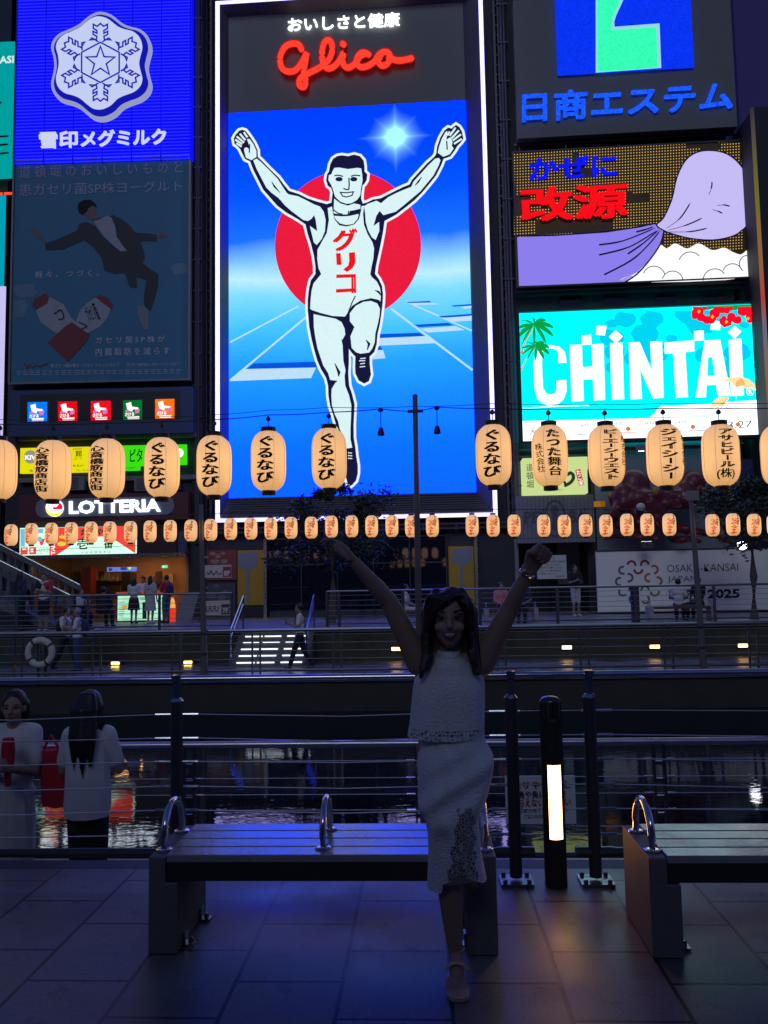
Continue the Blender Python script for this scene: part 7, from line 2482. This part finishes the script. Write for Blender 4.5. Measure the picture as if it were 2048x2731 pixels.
# person facing the camera with white shirt and long pale skirt, holding red cloth
wx = onY(38, 1950, 5.95).x
G2 = Vector((wx, 5.95, ZL))
t = person('smiling dark haired person in white tee and long pale skirt holding red cloth', G2, 1.70, 12, cloth('ivory', (0, 0, 0)), cloth('ivory', (0, 0, 0)), 'short', 'trousers', 'phone', hair='bob', voxel=.009, slim=.76)
rings = []
for z, rx, ry in ((1.06, .125, .115), (.94, .15, .13), (.78, .16, .135), (.55, .155, .14), (.30, .14, .135), (.16, .135, .13)):
    rings.append([G2 + Vector((rx * (1 + .05 * sin(k * 1.7 + z * 4)) * cos(2 * pi * k / 40), ry * (1 + .05 * sin(k * 2.3)) * sin(2 * pi * k / 40), z * .964)) for k in range(40)])
obj('long_skirt', MB().loft(rings), cloth('cream', (.50, .49, .48)), t, smooth=True)
f_ = Vector((sin(radians(12)), -cos(radians(12)), 0))
hc2 = G2 + Vector((0, 0, 1.565 * 1.70 / 1.68)) + f_ * .025
x_ = f_.cross(Vector((0, 0, 1)))
mb = MB()
for e in (-1, 1):
    mb.ell(hc2 + x_ * .033 * e + f_ * .079 + Vector((0, 0, .010)), (.014, .006, .006))
    mb.ell(hc2 + x_ * .034 * e + f_ * .078 + Vector((0, 0, .032)), (.019, .006, .004))
obj('eye', mb, HAIRM, t)
obj('mouth', MB().ell(hc2 + f_ * .089 + Vector((0, 0, -.052)), (.024, .008, .006)), mat('lip', (.20, .06, .055), .5), t)
a0 = onY(22, 1968, 5.68)
rc = thing('red_cloth', 'narrow red cloth hanging from the hands of the person at the left edge', 'cloth', tuple(onY(22, 2100, 5.68)))
rings = []
for k in range(10):
    u = k / 9
    c = a0.lerp(onY(21, 2096, 5.70), u)
    w_ = .045 * (.55 + .45 * sin(pi * min(1, u * 1.15 + .15))) * (1 - .35 * max(0, u - .8) * 5)
    rings.append([c + Vector((w_ * cos(q) * (1 + .12 * sin(q * 4 + u * 3)), .028 * sin(q), 0)) for q in [2 * pi * i / 20 for i in range(20)]])
obj('cloth', MB().loft(rings), RDB, rc, smooth=True)

# ================================================================ the woman in white (nearest figure)
Yb = 3.42


def W_(px, py, y=Yb):
    return onY(px, py, y)


wf = onZ(1214, 2625, 0)
wo = thing('woman', 'woman in a white lace two piece standing on one leg with both arms raised', 'woman', (wf.x, wf.y, 0))
wo.name = 'person'
wo['category'] = 'person'
mb = MB()
sL, eL, wL = W_(1120, 1768), W_(1037, 1604, 3.36), W_(949, 1503, 3.28)
sR, eR, wR = W_(1284, 1768), W_(1360, 1622, 3.36), W_(1409, 1522, 3.28)
# torso and neck (viewer left = her right)
mb.cap(W_(1198, 1795), W_(1200, 1700, 3.40), .060, .047)
for py, wpx, dp in ((1800, 76, .095), (1860, 84, .10), (1930, 82, .095), (2000, 90, .105), (2050, 92, .11)):
    p = W_(1200, py)
    mb.ell(p, (wpx * Yb / F, dp, .085))
for s0, e0, w0 in ((sL, eL, wL), (sR, eR, wR)):
    mb.cap(W_(1170 if s0 is sL else 1232, 1772), s0, .055, .058)
    mid = s0.lerp(e0, .45)
    mb.cap(s0, mid, .058, .047).cap(mid, e0, .047, .038).cap(e0, e0.lerp(w0, .35), .038, .036).cap(e0.lerp(w0, .35), w0, .036, .024)


def fist(w, d, thumb, nrm, s=.92, openf=0):
    d, thumb, nrm = Vector(d).normalized(), Vector(thumb).normalized(), Vector(nrm).normalized()
    for k in range(3):
        o = thumb * (k - 1) * .024 * s
        mb.cap(w + o * .6, w + d * .082 * s + o, .019 * s, .017 * s, 10)
    for k, L in enumerate((.040, .044, .041, .035)):
        b = w + d * .088 * s + thumb * (.033 - .022 * k) * s
        a = b + (nrm * .9 + d * (.25 if k >= openf else .9)).normalized() * L * s
        c = a + (-d * .95 + nrm * .25 if k >= openf else nrm * .8 + d * .35).normalized() * L * .8 * s
        e = c + (-nrm * .8 - d * .3 if k >= openf else nrm * .9 - d * .2).normalized() * L * .55 * s
        mb.cap(b, a, .0108 * s, .0104 * s, 9).cap(a, c, .0104 * s, .0096 * s, 9).cap(c, e, .0094 * s, .0085 * s, 9)
    b = w + d * .03 * s + thumb * .028 * s
    a = b + (thumb * .55 + d * .8 + nrm * .3).normalized() * .045 * s
    c = a + (d * .35 + nrm * .8 - thumb * .55).normalized() * .036 * s
    mb.cap(b, a, .0135 * s, .0115 * s, 9).cap(a, c, .0115 * s, .0095 * s, 9)


fist(wL, W_(916, 1462, 3.24) - wL, Vector((-.5, -.35, .55)), Vector((-.55, -.75, -.15)), .95, 1)
fist(wR, W_(1448, 1462, 3.24) - wR, Vector((-.7, -.4, .5)), Vector((.35, -.85, .15)), 1.0, 0)
# standing leg and the leg bent back behind the knee
hipS, kneeS, ankS = W_(1180, 2080), W_(1196, 2318, 3.38), W_(1216, 2580, 3.41)
ankS.z = .085
mb.cap(hipS, kneeS, .074, .050)
mb.cap(kneeS, kneeS.lerp(ankS, .35), .050, .050).cap(kneeS.lerp(ankS, .35), ankS, .050, .029)
toe = Vector((ankS.x + .0, ankS.y - .135, .028))
mb.cap(ankS + Vector((0, .02, -.035)), ankS + Vector((0, .045, -.06)), .028, .024).cap(ankS, toe + Vector((0, .06, .01)), .030, .030)
for k, (o, L) in enumerate(((-.030, .048), (-.012, .050), (.003, .046), (.017, .040), (.030, .033))):
    b = toe + Vector((o, .045, 0))
    mb.cap(b, b + Vector((o * .25, -L, -.014)), .0125 if k == 0 else .0098, .0095 if k == 0 else .008, 8)
hipB, kneeB = W_(1240, 2080), W_(1236, 2290, 3.33)
ankB = W_(1256, 2368, 3.62)
mb.cap(hipB, kneeB, .070, .046).cap(kneeB, kneeB.lerp(ankB, .4), .050, .047).cap(kneeB.lerp(ankB, .4), ankB, .047, .030)
mb.cap(ankB, ankB + Vector((-.01, .05, -.10)), .03, .026)
hcw = W_(1198, 1652, 3.38)
fdir = (CAM + Vector((0, 0, -.12)) - hcw).normalized()
P_h, R_h = head_mesh(mb, hcw, fdir, 1.03)
obj('body', remesh(mb, .0048, 3), SKIN, wo, smooth=True)
# face details
mb = MB()
for e in (-1, 1):
    mb.ell(P_h(.034 * e, .081, .012), (.014, .007, .0045), R_h)
obj('eye', mb, mat('eye_dark', (.02, .015, .012), .2), wo)
mb = MB()
for e in (-1, 1):
    mb.tube([P_h(.018 * e, .086, .033), P_h(.036 * e, .084, .038), P_h(.054 * e, .070, .032)], .0032, 6)
obj('eyebrow', mb, HAIRM, wo)
mb = MB()
lip_u = [P_h(.028 * (k - 4) / 4, .094 - .013 * ((k - 4) / 4) ** 2, -.048 + .008 * ((k - 4) / 4) ** 2) for k in range(9)]
lip_l = [P_h(.028 * (k - 4) / 4, .092 - .012 * ((k - 4) / 4) ** 2, -.066 + .026 * ((k - 4) / 4) ** 2) for k in range(9)]
obj('lips', mb.tube(lip_u, .0042, 6).tube(lip_l, .0048, 6), mat('lip', (0, 0, 0)), wo, smooth=True)
obj('teeth', MB().ell(P_h(0, .089, -.0545), (.018, .007, .005), R_h), mat('tooth_white', (.72, .70, .66), .3), wo, smooth=True)
# hair: parted fringe, falling in front of the shoulders
mb = MB()
P = P_h
mb.ell(P(0, -.028, .042), (.097, .104, .090), R_h, 20, 12)
rnd = random.Random(12)


def lock(pts, r0, r1):
    c = []
    for i in range(len(pts) - 1):
        for tt in (0, .5): c.append(pts[i].lerp(pts[i + 1], tt))
    c.append(pts[-1])
    n = len(c)
    for i in range(n - 1):
        mb.cap(c[i], c[i + 1], r0 + (r1 - r0) * i / n, r0 + (r1 - r0) * (i + 1) / n, 8)


for e in (-1, 1):
    for k in range(9):
        f = k / 8
        y = .040 - .12 * f
        lock([P(.050 * e, y * .6 + .01, .105 - .01 * f), P((.083 + .006 * f) * e, y + .004, .05), P((.092 + .008 * f) * e, y, -.05), P((.100 + rnd.uniform(-.008, .008)) * e, y + .012, -.13), P((.104 + rnd.uniform(-.012, .012)) * e, y + .03, -.185 - rnd.uniform(0, .035))], .024, .010)
for k in range(7):
    x = -.085 + .17 * k / 6
    lock([P(x * .8, -.06, .06), P(x, -.075, -.03), P(x * 1.12, -.050, -.12), P(x * 1.22, -.030, -.19 - .02 * sin(k * 2))], .040, .022)
for e in (-1, 1):
    for k in range(3):
        lock([P(.090 * e, -.02 - .02 * k, .03), P(.094 * e, -.015 - .02 * k, -.06), P(.100 * e, .0 - .02 * k, -.13), P(.108 * e, .01 - .02 * k, -.20)], .030, .016)
for k in range(6):
    f = k / 5
    lock([P(-.02 + .01 * f, .03, .116), P(.030 + .03 * f, .075 - .03 * f, .094), P(.070 + .012 * f, .060 - .02 * f, .040)], .017, .011)
    lock([P(-.02, .03, .116), P(-.048 - .015 * f, .068 - .025 * f, .094), P(-.078 - .006 * f, .052 - .02 * f, .040)], .017, .011)
for k in range(7):
    f = k / 6
    lock([P(-.030 - .004 * k, .055 - .004 * k, .103), P(.004 + .012 * k, .092 - .004 * k, .080 + .002 * k), P(.050 + .006 * k, .078 - .004 * k, .040 + .006 * k), P(.078 + .002 * k, .050, -.005)], .015, .010)
    lock([P(-.036 - .003 * k, .052 - .006 * k, .103), P(-.058 - .003 * k, .074 - .006 * k, .066), P(-.080, .050 - .006 * k, .02)], .013, .010)
# long lock over her right breast (left in the picture)
for k in range(5):
    lock([P(.095, .0, -.10), W_(1146 - 3 * k, 1752, 3.32), W_(1131 - 1.5 * k, 1780, 3.30), W_(1124 + 2 * k, 1793 - 2 * k, 3.29)], .022, .007)
    lock([P(-.095, .0, -.10), W_(1254 + 3 * k, 1740, 3.32), W_(1262 + 2 * k, 1768 - 2 * k, 3.31)], .022, .008)
obj('hair', remesh(mb, .006, 2), mat('dark_brown_hair', (.022, .010, .008), .42, noise=.4, nscale=50, bump=.5, bscale=90), wo, smooth=True)


def lace(name, c, scale, hole):
    m = mat(name, c, .85, noise=.10, nscale=30)
    n, l = m.node_tree.nodes, m.node_tree.links
    b = n['Principled BSDF']
    tc = n.new('ShaderNodeTexCoord')
    v = n.new('ShaderNodeTexVoronoi'); v.inputs['Scale'].default_value = scale; v.inputs['Randomness'].default_value = .8
    l.new(tc.outputs['Object'], v.inputs['Vector'])
    bp = n.new('ShaderNodeBump'); bp.inputs['Strength'].default_value = .8; bp.inputs['Distance'].default_value = .004; bp.invert = True
    l.new(v.outputs['Distance'], bp.inputs['Height']); l.new(bp.outputs['Normal'], b.inputs['Normal'])
    if hole:
        v2 = n.new('ShaderNodeTexVoronoi'); v2.feature = 'DISTANCE_TO_EDGE'; v2.inputs['Scale'].default_value = scale; v2.inputs['Randomness'].default_value = .85
        l.new(tc.outputs['Object'], v2.inputs['Vector'])
        mr = n.new('ShaderNodeMapRange'); mr.inputs['From Min'].default_value = hole; mr.inputs['From Max'].default_value = hole + .05
        mr.inputs['To Min'].default_value = 1.0; mr.inputs['To Max'].default_value = .12
        l.new(v2.outputs['Distance'], mr.inputs['Value']); l.new(mr.outputs['Result'], b.inputs['Alpha'])
    return m


LACE1 = lace('white_crochet_lace', (.68, .67, .66), 85, 0)
LACE2 = lace('open_lace', (.66, .65, .64), 62, .16)


def loft_px(rows, n=48, wr=0.0, hem=None, dep=1.0, seed=0):
    if len(rows) > 3:
        fine = []
        for i in range(len(rows) - 1):
            g = lambda j: rows[max(0, min(len(rows) - 1, j))]
            a_, b_, c_, d_ = g(i - 1), g(i), g(i + 1), g(i + 2)
            for t in (0, .25, .5, .75):
                fine.append(tuple(.5 * (2 * q + (r - o) * t + (2 * o - 5 * q + 4 * r - s) * t * t + (3 * q - o - 3 * r + s) * t ** 3) for o, q, r, s in zip(a_, b_, c_, d_)))
        fine.append(rows[-1])
        rows = fine
    rings = []
    for j, (py, xl, xr, yc, dy) in enumerate(rows):
        R_ = []
        for k in range(n):
            a = 2 * pi * k / n
            cx, hw = (xl + xr) / 2, (xr - xl) / 2
            q = py + (hem(a) * max(0, 1 - (len(rows) - 1 - j) / 7.) if hem else 0)
            p = onY(cx + hw * cos(a), q, yc)
            w = 1 + wr * (sin(a * 5 + py * .02 + seed) * .6 + sin(a * 9 - py * .035) * .4)
            p.y = yc + dy * sin(a) * w
            p.x += wr * .03 * sin(a * 7 + py * .03)
            R_.append(p)
        rings.append(R_)
    return MB().loft(rings, True, True)


# top: high neck, halter shoulders, loose body
rows = [(1736, 1168, 1224, 3.39, .052), (1750, 1162, 1232, 3.39, .062), (1770, 1134, 1262, 3.40, .085), (1792, 1116, 1283, 3.41, .10), (1815, 1104, 1292, 3.41, .115), (1850, 1099, 1293, 3.41, .125), (1900, 1095, 1292, 3.41, .128), (1936, 1092, 1291, 3.41, .13)]
obj('top', loft_px(rows, 56, .03), LACE1, wo, smooth=True)
rows = [(1936.5, 1091, 1291, 3.41, .1305), (1962, 1087, 1291, 3.41, .133)]
obj('top_hem', loft_px(rows, 56, .03), LACE2, wo, smooth=True)
obj('neck_band', loft_px([(1735, 1166, 1226, 3.39, .054), (1752, 1160, 1234, 3.39, .066)], 40), LACE2, wo, smooth=True)
# skirt
rows = [(1952, 1116, 1290, 3.41, .115), (1975, 1120, 1294, 3.41, .122), (2013, 1113, 1315, 3.40, .135), (2066, 1114, 1314, 3.39, .142), (2110, 1115, 1303, 3.38, .145), (2150, 1117, 1288, 3.37, .145), (2182, 1130, 1276, 3.36, .14), (2216, 1139, 1278, 3.37, .135), (2260, 1141, 1283, 3.38, .135), (2306, 1141, 1290, 3.39, .135), (2345, 1140, 1297, 3.40, .135)]


def hem(a):
    # a: 0 = right in the picture, pi = left, 3pi/2 = front
    x = cos(a)
    fr = max(0, -sin(a))
    d = 18 * max(0, -x) - 4 * max(0, x)
    return d - 34 * fr ** 3 * (1 if x > -.5 else 0)


sk = loft_px(rows, 112, .05, hem, seed=1.3)
# diagonal gathers from the raised hip
for i, v in enumerate(sk.v):
    px_ = (v - CAM).dot(RT) / (v - CAM).dot(FW) * F + W / 2
    py_ = H / 2 - (v - CAM).dot(UP) / (v - CAM).dot(FW) * F
    if v.y < 3.40:
        u = (px_ - 1130) * .62 + (py_ - 2150)
        fall = max(0, 1 - abs(u) / 120.)
        v.y -= .016 * fall * cos(u / 15.0)
LACE3 = lace('open_skirt_lace', (.46, .44, .43), 78, .11)
sk.mi = []
for f in sk.f:
    c = sum((sk.v[i] for i in f), Vector()) / len(f)
    d = (c - CAM).dot(FW)
    px_, py_ = (c - CAM).dot(RT) / d * F + W / 2, H / 2 - (c - CAM).dot(UP) / d * F
    l0 = 1222 - (py_ - 2160) * .15 + 5 * sin(py_ * .11)
    r0 = 1262 + (py_ - 2160) * .06 + 4 * sin(py_ * .13)
    sk.mi.append(1 if c.y < 3.38 and len(f) == 4 and py_ > 2158 + 6 * sin(px_ * .2) and l0 < px_ < r0 else 0)
obj('skirt', sk, [LACE1, LACE3], wo, smooth=True)
# shoes
SH = mat('beige_strap', (.45, .30, .22), .35)
mb = MB()
c = ankS
mb.tube([Vector((c.x + .040 * cos(q), c.y - .085 + .012 * sin(q), .062 + .022 * sin(q))) for q in [pi * k / 8 for k in range(9)]], .009, 6)
mb.tube([Vector((c.x + .034 * cos(q), c.y + .008 + .034 * sin(q), .105)) for q in [2 * pi * k / 16 for k in range(17)]], .006, 6)
rings = [[Vector((c.x + w * cos(q), yy + .01 * sin(q), z)) for q in [2 * pi * k / 16 for k in range(16)]] for yy, w, z in ((c.y, .0, .0),)]
out = [(c.x + .034, c.y + .06), (c.x + .036, c.y), (c.x + .038, c.y - .09), (c.x + .046, c.y - .14), (c.x + .042, c.y - .19), (c.x + .015, c.y - .21), (c.x - .025, c.y - .205), (c.x - .044, c.y - .17), (c.x - .044, c.y - .11), (c.x - .034, c.y), (c.x - .032, c.y + .06), (c.x, c.y + .078)]
n = len(out)
mb.add([Vector((x, y, .003)) for x, y in out] + [Vector((x, y, .016)) for x, y in out], [tuple(range(n - 1, -1, -1)), tuple(range(n, 2 * n))] + [(i, (i + 1) % n, n + (i + 1) % n, n + i) for i in range(n)])
obj('sandal', mb, SH, wo)
mb = MB()
mb.cap(ankB + Vector((.0, .075, .02)), ankB + Vector((.01, .06, -.12)), .036, .036, 12)
obj('sandal', mb, mat('pale_sole', (.30, .27, .25), .6), wo, smooth=True)
# bracelet on her left wrist (right in the picture)
p = wR.lerp(eR, .06)
d = (eR - wR).normalized()
x = d.cross(Vector((0, 1, 0))).normalized()
y = d.cross(x)
obj('bracelet', MB().tube([p + (x * cos(q) + y * sin(q)) * .0285 for q in [2 * pi * k / 20 for k in range(21)]], .0055, 8).ell(p + Vector((-.012, -.028, .004)), (.014, .008, .014)), mat('gold_metal', (.75, .60, .38), .2, 1.0), wo)
